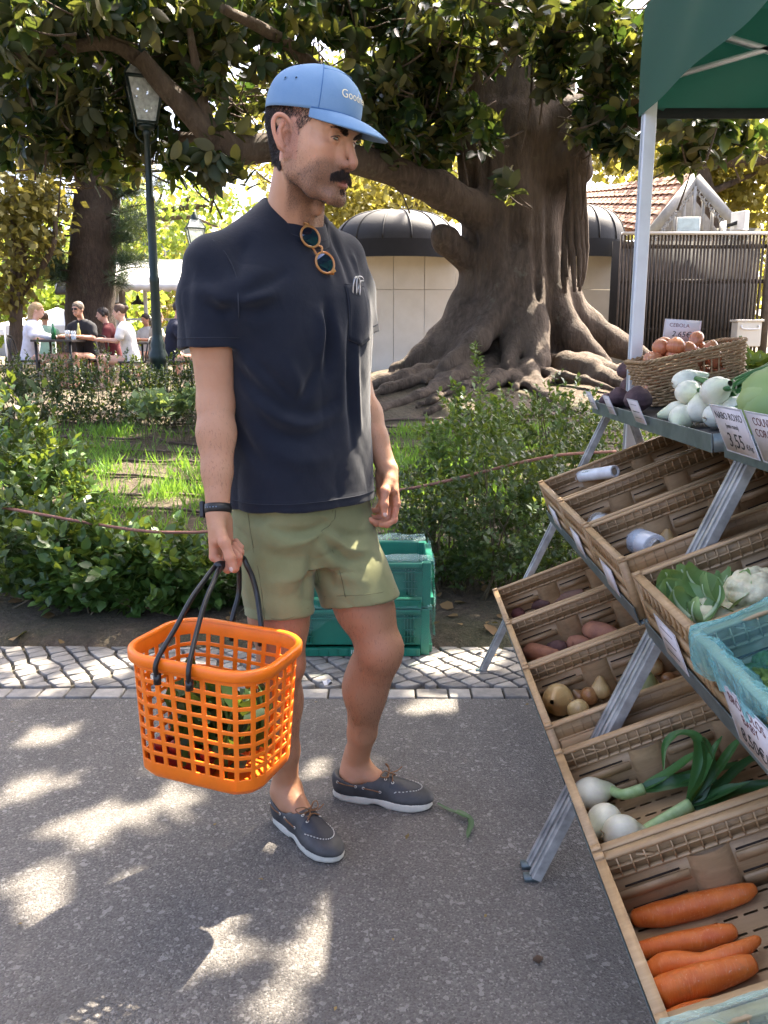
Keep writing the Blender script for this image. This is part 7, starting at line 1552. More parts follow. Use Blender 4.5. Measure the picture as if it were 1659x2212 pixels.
limb([T_(900, 390, 10.05), T_(840, 366, 9.8), T_(770, 345, 9.5), T_(680, 330, 9.2), T_(590, 318, 9.0), T_(510, 322, 8.8), T_(455, 285, 8.6), T_(405, 235, 8.5), T_(350, 180, 8.4), T_(300, 120, 8.3)], [.175, .165, .155, .15, .145, .14, .13, .11, .095, .075], seed=1)
limb([T_(520, 322, 8.85), T_(455, 305, 9.0), T_(390, 298, 9.2), T_(330, 270, 9.4), T_(240, 250, 9.6)], [.13, .10, .08, .06, .04], seed=2)
limb([T_(455, 285, 8.6), T_(438, 220, 8.5), T_(425, 150, 8.4), T_(410, 60, 8.3)], [.075, .055, .045, .03], seed=3)
limb([T_(880, 30, 10.2), T_(820, -10, 9.8), T_(740, -60, 9.2)], [.15, .13, .11], seed=4)
limb([T_(1400, 192, 10.2), T_(1500, 160, 9.8), T_(1640, 120, 9.4)], [.21, .17, .13], seed=5)
limb([T_(1200, 300, 10.6), T_(1330, 275, 9.8), T_(1420, 250, 9.4), T_(1520, 240, 9.0), T_(1620, 215, 8.6)], [.16, .13, .11, .09, .06], seed=6)
limb([T_(1000, 440, 10.4), T_(960, 395, 11.0), T_(900, 330, 11.6), T_(820, 250, 12.2)], [.16, .12, .10, .06], seed=7)
limb([T_(820, 250, 9.8), T_(700, 160, 9.2), T_(600, 80, 8.6), T_(480, 20, 8.0)], [.08, .07, .06, .04], seed=8)
limb([T_(1040, 250, 11.2), T_(930, 240, 10.4), T_(830, 235, 9.8), T_(760, 205, 9.4)], [.12, .09, .08, .06], seed=9)
limb([T_(300, 130, 8.4), T_(230, 95, 8.2), T_(120, 110, 8.0), T_(20, 120, 7.8)], [.07, .06, .05, .03], seed=10)
# hanging aerial roots
P0 = T_(1248, 350, 10.3)
for i in range(13):
    rr = np.random.default_rng(600+i); a = rr.uniform(0, 6.28); P = [P0+A(math.cos(a)*.10, math.sin(a)*.08, .1-.03*i/9)]
    for t in np.linspace(.15, 1, 8): P.append(A(P0[0]+math.cos(a+1.5*t)*.10*(.7+.7*t if t < .8 else 1.26-1.4*(t-.8)), P0[1]+math.sin(a+1.5*t)*.09*(.7+.6*t), P0[2]-t*(1.38+.06*rr.normal())))
    limb(P, [.055, .045, .04, .045, .04, .035, .02], seed=60+i, name='aerial_root', n=7)
for i, (u, v0, v1) in enumerate(((940, -20, 240), (985, 20, 170), (1120, 120, 330), (1385, 240, 330), (1060, -10, 130), (1330, 120, 250))):
    a = T_(u+30, v0, 9.6); b = T_(u, v1, 9.5); limb([a, (a+b)/2+A(.03, 0, -.05), b], [.014, .012, .008], seed=80+i, name='aerial_root', n=6)
# ---- crown: leaves. Upper side dark and glossy, under side rusty
def fig_leaf_mat():
    m, nt, b = newmat('fig_leaf'); ge = nt.nodes.new('ShaderNodeNewGeometry'); t = attr(nt, 'tint')
    top = ramp(nt, t, [(.05, (.010, .032, .014)), (.6, (.028, .075, .022)), (.95, (.10, .17, .03))]); und = ramp(nt, t, [(.05, (.020, .045, .020)), (.6, (.062, .062, .024)), (.95, (.17, .15, .045))])
    c = mixc(nt, ge.outputs['Backfacing'], top, und); nt.links.new(c, b.inputs['Base Color']); nt.links.new(mth(nt, 'ADD', mth(nt, 'MULTIPLY', ge.outputs['Backfacing'], .35), .26), b.inputs['Roughness']); b.inputs['Specular IOR Level'].default_value = .6
    tr = nt.nodes.new('ShaderNodeBsdfTranslucent'); nt.links.new(ramp(nt, t, [(.1, (.05, .09, .012)), (.6, (.15, .16, .025)), (.95, (.40, .42, .06))]), tr.inputs[0]); mx = nt.nodes.new('ShaderNodeMixShader'); mx.inputs[0].default_value = .34; nt.links.new(b.outputs[0], mx.inputs[1]); nt.links.new(tr.outputs[0], mx.inputs[2]); nt.links.new(mx.outputs[0], nt.nodes['Material Output'].inputs[0]); return m
FIGL = fig_leaf_mat()
def sprigs(tips, rr, nl=(8, 13), L=(.13, .22), droop=.25):
    """rosettes of big leaves at branch tips"""
    P = []; D = []; N = []; LL = []
    for tp in tips:
        k = rr.integers(*nl); ax = nrm(rr.normal(size=3)*.7+A(0, -.15, .25-droop)); s1 = nrm(np.cross(ax, rr.normal(size=3))); s2 = np.cross(ax, s1); a = np.arange(k)*2.4+rr.uniform(0, 6); t = np.linspace(0, 1, k)
        d = (np.cos(a)[:, None]*s1+np.sin(a)[:, None]*s2)*(1.0-.45*t)[:, None]+ax*(.25+.8*t)[:, None]+A(0, 0, -droop*.6); P.append(tp-ax*((1-t)*.16)[:, None]); D.append(d); N.append(np.tile(ax, (k, 1))+A(0, 0, .5)+rr.normal(size=(k, 3))*.15); LL.append(rr.uniform(*L, k))
    return np.vstack(P), nrm_rows(np.vstack(D)), nrm_rows(np.vstack(N)), np.concatenate(LL)
rr = np.random.default_rng(99); tips = []
def vol(u, v, y, ru, rv, ry, n, hollow=0.):
    """tips inside an ellipsoid centred on a world point; radii in metres"""
    c = T_(u, v, y); d = rr.normal(size=(n, 3)); d /= np.linalg.norm(d, axis=1)[:, None]; tips.extend(list(c+d*A(ru, ry, rv)*(rr.uniform(hollow, 1, n)**.45)[:, None]))
vol(90, 70, 8.6, 1.5, .9, 1.6, 190); vol(250, 120, 8.8, 1.0, .75, 1.4, 150); vol(110, 250, 9.2, .8, .55, 1.3, 95); vol(420, 80, 9.0, .9, .7, 1.4, 120); vol(200, 320, 9.4, .55, .35, 1.0, 48); vol(350, 280, 9.0, .5, .32, .9, 40); vol(460, 200, 9.3, .55, .5, 1.1, 52); vol(520, 330, 9.2, .42, .22, .8, 24); vol(560, 120, 9.4, .6, .7, 1.2, 75)
vol(700, 60, 9.6, .9, .55, 1.4, 120); vol(860, 120, 9.8, .75, .6, 1.3, 120); vol(820, 250, 9.6, .55, .42, 1.0, 60); vol(930, 190, 10.2, .5, .45, .8, 60); vol(690, 200, 10.6, .8, .6, 1.0, 60); vol(900, 20, 9.0, .9, .4, 1.2, 70); vol(930, 330, 10.6, .3, .35, .8, 30)
vol(1280, 60, 9.2, .7, .45, 1.2, 80); vol(1350, 130, 9.4, .42, .38, 1.0, 50); vol(1290, 270, 9.4, .35, .25, .6, 30); vol(1080, 40, 8.4, .6, .25, .8, 26); vol(1490, 150, 9.5, .8, .55, 1.0, 60); vol(1500, 265, 8.4, .45, .18, .5, 22); vol(1560, 300, 9., .4, .2, .5, 18); vol(1480, 345, 9.2, .16, .16, .3, 7); vol(1345, 330, 9.2, .2, .14, .3, 7); vol(1010, 110, 9.4, .40, .30, .6, 26); vol(1130, 30, 9.2, .5, .22, .6, 18); vol(1185, 150, 9.5, .25, .25, .4, 14); vol(985, 260, 9.7, .22, .25, .4, 16); vol(1065, 290, 9.3, .16, .16, .2, 6); vol(1090, 400, 9.4, .12, .16, .2, 4); vol(420, 360, 8.4, .25, .12, .4, 7); vol(500, 380, 8.6, .28, .13, .4, 9)
tips = np.array(tips)
_lq = PY(305, 175, 8.6); _w = tips-EYE; _l = nrm(_lq-EYE); _t = _w@_l; tips = tips[~((np.linalg.norm(_w-_t[:, None]*_l, axis=1) < np.where(_w[:, 2] > 1.9, .42, .30)) & (tips[:, 1] < 9.2))]
P1, D1, N1, L1 = sprigs(tips, rr)
# crown overhead (above the frame): shade with gaps where sun flecks fall
CX0, CX1, CYA, CYB = -4.5, 6.5, .8, 9.5; n = 1500; tp = np.stack([rr.uniform(CX0, CX1, n), rr.uniform(CYA, CYB, n), rr.uniform(4.6, 7.2, n)], 1)
def infr(P, pad=0.):
    d = P-EYE; D_ = d[:, 1]*_c-d[:, 2]*_s; up_ = d[:, 1]*_s+d[:, 2]*_c; return (D_ > 0) & (np.abs(d[:, 0])/np.maximum(D_, 1e-6) < .48+pad) & (up_/np.maximum(D_, 1e-6) < .64+pad)
tp = np.vstack([tp, np.stack([rr.uniform(-4.5, 3, 420), rr.uniform(15.5, 20, 420), rr.uniform(8.2, 9.8, 420)], 1)]); tp = tp[~infr(tp)]; P2, D2, N2, L2 = sprigs(tp, rr, (8, 13), (.13, .22), .1)  # second, unseen leaf mass added high behind the cafe to shade its people
P3, D3, N3, L3 = [np.vstack([a, b]) if a.ndim == 2 else np.concatenate([a, b]) for a, b in ((P1, P2), (D1, D2), (N1, N2), (L1, L2))]
# sun flecks: lines of sight to the sun that stay open  (point on a surface, radius)
FLK = [(PG(135, 1790), .075), (PG(100, 1800), .05), (PG(150, 2000), .085), (PG(100, 2030), .07), (PG(205, 1965), .06), (PG(500, 1900), .05), (PG(665, 2050), .075), (PG(705, 2010), .06), (PG(640, 2105), .06), (PG(585, 2180), .07), (PG(400, 1722), .07), (PG(340, 1730), .05), (PG(762, 1805), .06), (PG(190, 1665), .05), (PG(90, 1590), .06), (PG(245, 1440), .10), (PG(990, 1425), .11), (PG(1040, 1420), .10), (PG(930, 1440), .08), (PG(900, 1528), .07), (PG(970, 1522), .06), (PG(30, 1480), .06), (PG(720, 1950), .05), (PG(60, 1700), .05), (PG(250, 1780), .05), (PG(330, 1900), .06), (PG(60, 1920), .06), (PG(430, 2060), .05), (PG(700, 1640), .05), (PG(560, 1560), .04), (PG(60, 1440), .08), (PG(130, 1470), .06), (PG(400, 1440), .06), (PG(560, 1420), .06), (PG(680, 1460), .05), (PG(840, 1420), .07), (PG(860, 1850), .05), (PG(560, 1800), .05), (PG(1000, 1640), .04), (PG(480, 1960), .05), (PG(1090, 1560), .05),
       (A(-.01, 2.07, 1.22), .055), (A(.0, 2.10, 1.08), .05), (A(-.03, 2.10, 1.40), .055), (A(-.01, 2.12, .95), .035), (A(-.38, 2.0, 1.54), .035), (A(-.32, 2.04, 1.56), .03), (A(-.14, 1.95, 1.86), .05), (A(-.20, 1.98, 1.84), .04), (A(-.30, 1.80, .60), .06), (A(-.12, 2.05, .55), .04)]
for u, v, r_ in ((900, 845, .16), (990, 838, .14), (1010, 800, .13), (1080, 845, .16), (1200, 790, .14), (1280, 810, .14), (1250, 690, .12), (350, 960, .35), (260, 980, .3), (200, 880, .35), (330, 890, .4), (120, 900, .3), (390, 1000, .25), (150, 1100, .16), (230, 1180, .14), (310, 1200, .12), (330, 870, .3), (250, 800, .25), (390, 790, .2), (1010, 860, .15), (1150, 960, .14), (940, 1010, .2), (1060, 1000, .1), (1240, 1000, .12)): FLK.append((PY(u, v, np.interp(v, [690, 780, 860, 960, 1100, 1200], [10.4, 9.8, 8.4, 6.5, 4.3, 3.9])), r_))
def open_lines(P):
    m = np.ones(len(P), bool)
    for q, r_ in FLK:
        e = P+0; w_ = e-q; t = w_@SUN; d = np.linalg.norm(w_-t[:, None]*SUN, axis=1); m &= ~((d < r_+.015) & (t > .6))
    return m
# close accidental gaps over the foreground so that the rest stays in shade
gx_, gy_ = np.meshgrid(np.arange(-2.0, 1.3, .05), np.arange(.7, 6.0, .05), indexing='ij'); gp = np.stack([gx_.ravel(), gy_.ravel(), np.zeros(gx_.size)], 1)
def shadow_xy(P): return (P-SUN*(P[:, 2]/SUN[2])[:, None])[:, :2]
keep = open_lines(P3+D3*(L3*.5)[:, None]); P3, D3, N3, L3 = P3[keep], D3[keep], N3[keep], L3[keep]
sx = shadow_xy(P3+D3*(L3*.5)[:, None]); cov = np.zeros(len(gp), int)
for k in range(len(gp)): cov[k] = (np.hypot(sx[:, 0]-gp[k, 0], sx[:, 1]-gp[k, 1]) < .048).sum()
add = gp[cov == 0]
for q, r_ in FLK:
    b0 = q-SUN*(q[2]/SUN[2]); add = add[np.hypot(add[:, 0]-b0[0], add[:, 1]-b0[1]) > r_+.05]
add = add[rr.random(len(add)) < np.where(add[:, 1] < 3.4, .97, .72)]; hz = rr.uniform(4.8, 6.8, len(add)); Pa = add+SUN*(hz/SUN[2])[:, None]; Pa = Pa+rr.normal(size=Pa.shape)*.02; Da = nrm_rows(rr.normal(size=Pa.shape)*A(1, 1, .35)); Na = nrm_rows(np.tile(SUN, (len(Pa), 1))+rr.normal(size=Pa.shape)*.35); La = rr.uniform(.16, .23, len(Pa)); Pa = Pa-Da*(La*.5)[:, None]
fr = infr(Pa, .01); Pa, Da, Na, La = Pa[~fr], Da[~fr], Na[~fr], La[~fr]
P3 = np.vstack([P3, Pa]); D3 = np.vstack([D3, Da]); N3 = np.vstack([N3, Na]); L3 = np.concatenate([L3, La])
# the leaves that show largest are single leaves, the rest one mass
dist = np.linalg.norm(P3-EYE, axis=1); vis = infr(P3) & (dist < 30); order = np.argsort(np.where(vis, dist/L3, 1e9)); big = order[:280]; small = order[280:]
vs = infr(P3[small], .03)
for nm, sel, asp, tp_ in (('crown', small[vs], .60, LEAFE), ('upper_shade_crown', small[~vs], .95, LEAF8)): leaf_obj(nm, FIGL, fig, P3[sel], D3[sel], N3[sel], L3[sel], asp, tp_, np.clip(rr.normal(.45, .30, len(sel)), 0, 1), True)['kind'] = 'stuff'
lm = []
for k in range(6): V, F_, t = leaf_cloud(np.zeros((1, 3)), A(0, 1, 0)[None], A(0, 0, 1)[None], 1., .60, LEAFE, np.array([.12+.12*k])); V = V+np.stack([np.zeros(17), np.zeros(17), .10*np.sin(V[:, 1]*3+k)], 1); lm.append(np_mesh('leaf', V, fix_tri(F_), True, dict(tint=t))); lm[-1].materials.append(FIGL)
for i in big:
    o = bpy.data.objects.new('leaf', lm[rr.integers(6)]); d = D3[i]; s_ = nrm(np.cross(d, N3[i])); u_ = np.cross(s_, d); M = Matrix.Identity(4)
    for r_ in range(3): M[r_][0] = s_[r_]*L3[i]; M[r_][1] = d[r_]*L3[i]; M[r_][2] = u_[r_]*L3[i]; M[r_][3] = P3[i][r_]
    o.matrix_basis = M; link(o, fig)
# twigs that carry the sprigs
twm = MB()
for tp_ in tips[::2]:
    q = tp_+A(rr.normal()*.25, abs(rr.normal())*.35, rr.normal()*.25); twm.tube(spline([tp_, (tp_+q)/2+A(0, 0, -.03), q], 3), np.linspace(.005, .012, 7), 4)
twm.build('twigs', BARK, fig, True)['kind'] = 'stuff'
# ================================================================== street furniture and buildings behind
LAMPM = mat('dark_green_iron', (.012, .026, .022), .4, .3, 20, metal=.3); GLASSM = clear_mat('lantern_glass', (.75, .78, .72), .45, .12)
def lamp_post(label, p, H, s_=1., group='lantern posts'):
    p = np.asarray(p, float); o = thing('lamp_post', label, 'lamp post', tuple(p), group); x, y, z = p; zl = z+H-.62*s_
    mb = MB(); mb.lathe([(.0, 0), (.11, 0), (.11, .10), (.085, .12), (.08, .50), (.095, .53), (.095, .60), (.07, .66), (.075, .70), (.055, .76), (.050, .80)], p, 20); mb.build('base', LAMPM, o, True)
    mb = MB(); mb.lathe([(.050, .78), (.046, 1.3), (.052, 1.32), (.052, 1.36), (.044, 1.38), (.040, (H-.62*s_)*.75), (.046, (H-.62*s_)*.75+.02), (.036, (H-.62*s_)*.75+.05), (.030, H-.70*s_), (.05, H-.68*s_), (.03, H-.64*s_)], p, 16); mb.build('column', LAMPM, o, True)
    for i in range(8): a = i*math.pi/4; MB().bar(p+A(math.cos(a)*.079, math.sin(a)*.079, .13), p+A(math.cos(a)*.078, math.sin(a)*.078, .50), .012, .012).build('flute', LAMPM, o)
    b0, b1, h1 = .085*s_, .150*s_, .34*s_; zb = zl+.02*s_; zt = zb+h1
    cs = [(-1, -1), (1, -1), (1, 1), (-1, 1)]; a0 = math.radians(20); Rz = np.array([[math.cos(a0), -math.sin(a0)], [math.sin(a0), math.cos(a0)]])
    def cp(k, b, zz): q = Rz@np.array(cs[k % 4])*b; return A(x+q[0], y+q[1], zz)
    for k in range(4):
        MB().bar(cp(k, b0, zb), cp(k, b1, zt), .016*s_, .016*s_).build('frame_bar', LAMPM, o); MB().bar(cp(k, b1, zt), cp(k+1, b1, zt), .024*s_, .024*s_).build('frame_bar', LAMPM, o); MB().bar(cp(k, b0, zb), cp(k+1, b0, zb), .016*s_, .016*s_).build('frame_bar', LAMPM, o)
        q = np.array([[cp(k, b0*.97, zb), cp(k+1, b0*.97, zb)], [cp(k, b1*.97, zt), cp(k+1, b1*.97, zt)]]); mb = MB(); mb.grid(q); mb.build('pane', GLASSM, o)
        mb = MB(); mb.grid(np.array([[cp(k, b1*1.12, zt+.015), cp(k+1, b1*1.12, zt+.015)], [cp(k, b1*.5, zt+.16*s_), cp(k+1, b1*.5, zt+.16*s_)]])); mb.build('roof_pane', GLASSM if k in (0, 1) else LAMPM, o); MB().bar(cp(k, b1*1.12, zt+.012), cp(k, b1*.5, zt+.16*s_), .016*s_, .012*s_).build('frame_bar', LAMPM, o)
    mb = MB(); mb.lathe([(.09*s_, 0), (.095*s_, .02*s_), (.06*s_, .05*s_), (.065*s_, .08*s_), (.03*s_, .10*s_), (.035*s_, .13*s_), (.0, .15*s_)], (x, y, zt+.155*s_), 16); mb.build('finial', LAMPM, o, True)
    mb = MB(); mb.lathe([(.03*s_, 0), (.075*s_, .02*s_), (.08*s_, .05*s_), (.03*s_, .06*s_)], (x, y, zb-.06*s_), 12); mb.build('collar', LAMPM, o, True)
    for k in range(2): d = Rz@np.array([1., 0])*(1 if k else -1); mb = MB(); mb.tube(spline([A(x, y, zb-.16*s_)+A(d[0], d[1], 0)*.03, A(x, y, zb-.10*s_)+A(d[0], d[1], 0)*.09*s_, A(x, y, zb)+A(d[0], d[1], 0)*.10*s_], 5), .008*s_, 6); mb.build('bracket', LAMPM, o, True)
    return o
lb = PY(342, 770, 8.6); lb[2] = hgt(lb[0], lb[1]); lt_ = PY(300, 105, 8.6); lamp_post('dark green lantern post standing in the hedge', lb, lt_[2]-lb[2], 1.12)
lb = PY(432, 740, 20.); lb[2] = .6; lamp_post('distant lantern behind the man\'s shoulder', lb, PY(428, 462, 20.)[2]-.6, 1.3)
# ---- conifer left of the lamp
BARK2 = bark_mat('conifer_bark', (.024, .016, .011), (.062, .042, .028), (.115, .082, .058), (4, 4, 1.2), 7, 1.); cb = PY(196, 745, 15.5); cb[2] = .55
con = thing('conifer_tree', 'conifer with a thick rough dark trunk left of the lamp', 'tree', tuple(cb)); P = spline([cb-A(0, 0, .1), PY(196, 640, 15.5), PY(206, 480, 15.5), PY(216, 330, 15.5), PY(222, 200, 15.5), PY(226, 20, 15.5)], 10); n = 40; R = np.interp(np.linspace(0, 1, len(P)), [0, .08, .25, 1], [.54, .46, .42, .33]); mb = MB(); mb.tube(P, R, n); V = np.concatenate(mb.V); c_ = np.vstack([np.repeat(P, n, 0), P[:1], P[-1:]]); V = c_+(V-c_)*(1+.05*vnoise(V, 16, 3)+.03*vnoise(V, 45, 4))[:, None]; ob('trunk', np_mesh('trunk', V, [np.concatenate(mb.F[k]) for k in (3, 4)], True), BARK2, con)
NEED = leaf_mat('needles', (.012, .034, .022), (.05, .10, .045), .1, .5); rr = np.random.default_rng(7); Pn = []; Dn = []; k = 0
for i in range(120):
    v_ = rr.uniform(300, 620); s_ = rr.choice([-1, 1], p=[.62, .38]); a0 = PY(205, v_, 15.5)+A(s_*.32, rr.uniform(-.45, .2), 0); L_ = rr.uniform(.3, 1.2 if s_ < 0 else .95)*np.interp(v_, [300, 480, 620], [.8, 1, .5]); e = a0+A(s_*L_, rr.uniform(-.5, .3), rr.uniform(-.05, .22)); mb = MB(); mb.tube(np.array([a0, (a0+e)/2+A(0, 0, .04), e]), np.array([.018, .012, .006]), 5)
    if i < 60: mb.build('branch', BARK2, con, True)
    for t in np.linspace(.3, 1, 5):
        q = a0+(e-a0)*t; m_ = 44; d = nrm_rows(rr.normal(size=(m_, 3))+nrm(e-a0)*.9+A(0, 0, .25)); Pn.append(np.tile(q, (m_, 1))+rr.normal(size=(m_, 3))*.02); Dn.append(d)
Pn = np.vstack(Pn); Dn = np.vstack(Dn); leaf_obj('needles', NEED, con, Pn, Dn, rr.normal(size=Pn.shape), rr.uniform(.13, .24, len(Pn)), .055, LEAF2)['kind'] = 'stuff'
# ---- background trees
def bg_tree(label, base, blobs, n, L, m, limbs=(), group='trees behind', trunk=None, tr=.2, seed=0, bark=None):
    rr = np.random.default_rng(seed); base = np.asarray(base, float); o = thing('broadleaf_tree', label, 'tree', tuple(base), group); bark = bark or BARK
    tot = sum(b[1][0]*b[1][2]*b[1][1] for b in blobs); P = []; N = []
    for c, r in blobs:
        k = int(n*r[0]*r[1]*r[2]/tot)+20; d = nrm_rows(rr.normal(size=(k, 3))); lump = 1+.22*np.sin(7*d[:, 0]+seed)*np.sin(6*d[:, 2]+seed*2)+.14*np.sin(13*d[:, 1]); cl_ = np.asarray(c)+d*np.asarray(r)*(rr.uniform(.25, 1, k)**.5*lump)[:, None]; P.append(cl_+rr.normal(size=(k, 3))*L*.7); N.append(d)
    P = np.vstack(P); N = np.vstack(N); D = nrm_rows(rr.normal(size=P.shape)+A(0, 0, -.35)); leaf_obj('crown', m, o, P, D, nrm_rows(N*.4+A(0, 0, .6)+rr.normal(size=P.shape)*.55), L*rr.uniform(.6, 1.3, len(P)), 1., LEAF5, np.clip(rr.normal(.5, .25, len(P)), 0, 1))['kind'] = 'stuff'
    top = np.asarray(trunk) if trunk is not None else np.asarray(blobs[0][0]); limb([base-A(0, 0, .2), base*.55+top*.45+A(.05, 0, 0), top], [tr*1.3, tr, tr*.5], o, bark, 'trunk', seed)
    for j, (pts, R) in enumerate(limbs): limb(pts, R, o, bark, 'branch', seed+j)
    return o
LF_OLV = leaf_mat('dusty_leaf', (.06, .07, .016), (.22, .19, .05), .45, .5, (.45, .38, .06)); LF_BR = leaf_mat('bright_leaf', (.08, .15, .018), (.24, .33, .045), .45, .5, (.50, .58, .06)); LF_GD = leaf_mat('golden_leaf', (.08, .085, .015), (.28, .24, .05), .42, .5, (.48, .42, .06))
bg_tree('broadleaf tree with dusty golden leaves at the left edge', (PY(20, 740, 14.6)[0], 14.6, .55), [(PY(30, 380, 14.4), (1.0, .8, 1.0)), (PY(75, 480, 14.4), (.5, .6, .8)), (PY(0, 560, 14.4), (.7, .8, .9)), (PY(20, 640, 14.6), (.45, .5, .40))], 3000, .15, LF_OLV, [([PY(30, 700, 14.6), PY(50, 560, 14.4), PY(20, 470, 14.2)], [.08, .06, .03]), ([PY(40, 640, 14.6), PY(110, 540, 14.4), PY(120, 440, 14.4)], [.06, .05, .03])], seed=11, tr=.10)
bg_tree('bright green tree far behind the conifer trunk', (PY(120, 745, 26.)[0], 26., .5), [(PY(130, 600, 26.), (2.6, 2., 1.5)), (PY(60, 640, 27.), (2., 2., 1.3)), (PY(230, 640, 27.), (1.6, 2., 1.2))], 3000, .26, LF_BR, seed=12)
bg_tree('sparse tree with bare grey boughs behind the lamp post', (PY(250, 745, 22.)[0], 22., .5), [(PY(330, 500, 22.), (1.5, 1.5, .7)), (PY(300, 455, 22.), (.9, 1., .4)), (PY(400, 400, 22.), (.7, 1., .25)), (PY(470, 440, 22.), (.9, 1., .35))], 1500, .17, LF_BR, [([PY(255, 470, 22.), PY(330, 460, 22.), PY(390, 448, 22.), PY(450, 440, 22.), PY(475, 395, 22.)], [.12, .10, .08, .06, .02]), ([PY(250, 480, 22.), PY(340, 474, 21.5), PY(410, 470, 21.5), PY(470, 490, 21.5)], [.09, .07, .05, .02]), ([PY(400, 446, 22.), PY(420, 400, 22.), PY(440, 370, 22.)], [.04, .03, .015]), ([PY(330, 460, 22.), PY(350, 420, 22.), PY(345, 380, 22.)], [.04, .03, .01])], seed=13, trunk=PY(252, 420, 22.), tr=.16)
bg_tree('golden tree seen behind the man\'s chin', (PY(860, 760, 18.)[0], 18., .8), [(PY(850, 420, 18.), (1.5, 1.5, .9)), (PY(760, 460, 18.5), (1., 1.2, .7)), (PY(930, 390, 18.5), (1.1, 1.3, .9)), (PY(700, 380, 19.), (1.2, 1.3, .9))], 6000, .16, LF_GD, [([PY(870, 560, 18.), PY(900, 440, 17.6), PY(980, 436, 17.4)], [.08, .05, .02])], seed=14)
bg_tree('tree with golden green leaves behind the fence on the right', (PY(1500, 740, 17.)[0], 17., .9), [(PY(1580, 290, 17.), (1.5, 1.5, 1.0)), (PY(1480, 330, 17.5), (.9, 1., .7)), (PY(1640, 420, 17.), (.9, 1., .7)), (PY(1560, 420, 17.2), (.7, .8, .5))], 5200, .17, LF_GD, [([PY(1545, 520, 16.5), PY(1530, 420, 16.4), PY(1515, 350, 16.4), PY(1530, 290, 16.4)], [.17, .14, .14, .10]), ([PY(1515, 350, 16.4), PY(1580, 348, 16.2), PY(1680, 345, 16.)], [.13, .12, .10]), ([PY(1520, 420, 16.4), PY(1580, 395, 16.4), PY(1640, 370, 16.4)], [.08, .06, .03])], seed=15, trunk=PY(1520, 340, 16.6), tr=.16)
bg_tree('pale fan palm and shrubs behind the tiled roof', (PY(1440, 740, 24.)[0], 24., .9), [(PY(1430, 380, 24.), (1.0, 1.0, .6)), (PY(1340, 340, 26.), (1.2, 1., .6))], 1100, .25, LF_GD, seed=16)
bg_tree('green tree behind the great fig at upper centre', (PY(780, 760, 24.)[0], 24., .8), [(PY(760, 250, 24.), (3.2, 2.5, 1.6)), (PY(900, 300, 25.), (2.5, 2.5, 1.5)), (PY(560, 300, 26.), (1.6, 2.5, 1.2))], 3800, .25, LF_GD, seed=17)
bg_tree('row of bright street trees far behind the cafe', (PY(330, 745, 38.)[0], 38., .5), [(PY(300, 640, 38.), (4., 2.5, 1.4)), (PY(420, 640, 39.), (3., 2.5, 1.6)), (PY(350, 690, 38.), (5., 2., 1.0))], 2600, .36, LF_BR, seed=18)
bg_tree('bright tree at the far left behind the cafe tables', (PY(20, 745, 30.)[0], 30., .5), [(PY(20, 660, 30.), (3., 2.5, 1.4)), (PY(-20, 560, 31.), (2.5, 2.5, 1.5))], 2000, .3, LF_BR, seed=19)
for i_, (x_, y_) in enumerate(((-16, 27), (-24, 34), (-9, 33), (-2, 34), (10, 26), (17, 30))): bg_tree(('broad tree far off beyond the left edge', 'broad tree farthest beyond the left edge', 'broad tree behind the conifer and the cafe', 'broad tree hidden behind the man', 'broad tree beyond the right edge', 'broad tree farthest beyond the right edge')[i_], (x_, y_, .5), [((x_, y_, 5.), (4.2, 3., 2.6)), ((x_+2.5, y_+1, 3.6), (2.6, 2., 1.6))], 1500, .42, LF_BR if i_ % 2 else LF_GD, seed=30+i_, tr=.25)
# ---- cafe pavilion, far houses
WHT = mat('white_paint', (.74, .73, .70), .6, .12, 3); CREAM = mat('cream_panel', (.80, .75, .64), .55, .12, 2.5, (.72, .67, .56)); DKW = mat('dark_interior', (.02, .019, .018), .8)
pv_ = thing('cafe_pavilion', 'white roofed open cafe pavilion behind the tables', 'pavilion', (-6, 19., .55)); e0, e1 = PY(118, 612, 18.), PY(560, 612, 18.); zr = PY(300, 560, 21.2)[2]
mb = MB(); G = []
for i in range(41):
    t = i/40; a = e0+(e1-e0)*t; G.append([a+A(0, 3.2, zr-a[2]), a+A(0, 1.5, (zr-a[2])*.5+.02*(i % 2)), a+A(0, .0, .0), a+A(0, 0, -.18+.05*(i % 2))])
mb.grid(np.array(G)); rf = mb.build('roof', WHT, pv_); sm_ = rf.modifiers.new('s', 'SOLIDIFY'); sm_.thickness = .05
for u in (250, 312, 386, 470): a = PY(u, 612, 18.3); MB().bar((a[0], 18.3, .5), (a[0], 18.3, a[2]+.1), .07, .07).build('post', WHT, pv_)
a = PY(200, 640, 19.2); b = PY(560, 640, 19.2); MB().bar((a[0], 19.2, PY(300, 690, 19.2)[2]), (b[0], 19.2, PY(300, 690, 19.2)[2]), .05, .05).build('rail', WHT, pv_)
lp = PY(298, 655, 18.6); mb = MB(); mb.lathe([(.0, .16), (.03, .16), (.035, .08), (.14, .0), (.15, -.02), (.135, -.02), (.02, .06)], lp, 16); mb.build('pendant_lamp', DKW, pv_, True); MB().bar(lp+A(0, 0, .15), lp+A(0, 0, .75), .012, .012).build('lamp_cable', DKW, pv_)
o = thing('eave', 'dark timber eave left of the conifer trunk', 'eave', tuple(PY(160, 640, 17.))); a, b = PY(118, 632, 17.), PY(235, 632, 17.); mb = MB(); mb.grid(np.array([[a, b], [a+A(0, .2, .22), b+A(0, .2, .22)], [a+A(.1, 1.5, .38), b+A(0, 1.5, .38)]])); q = mb.build('roof_board', mat('dark_timber', (.06, .05, .04), .8), o); sm_ = q.modifiers.new('s', 'SOLIDIFY'); sm_.thickness = .06
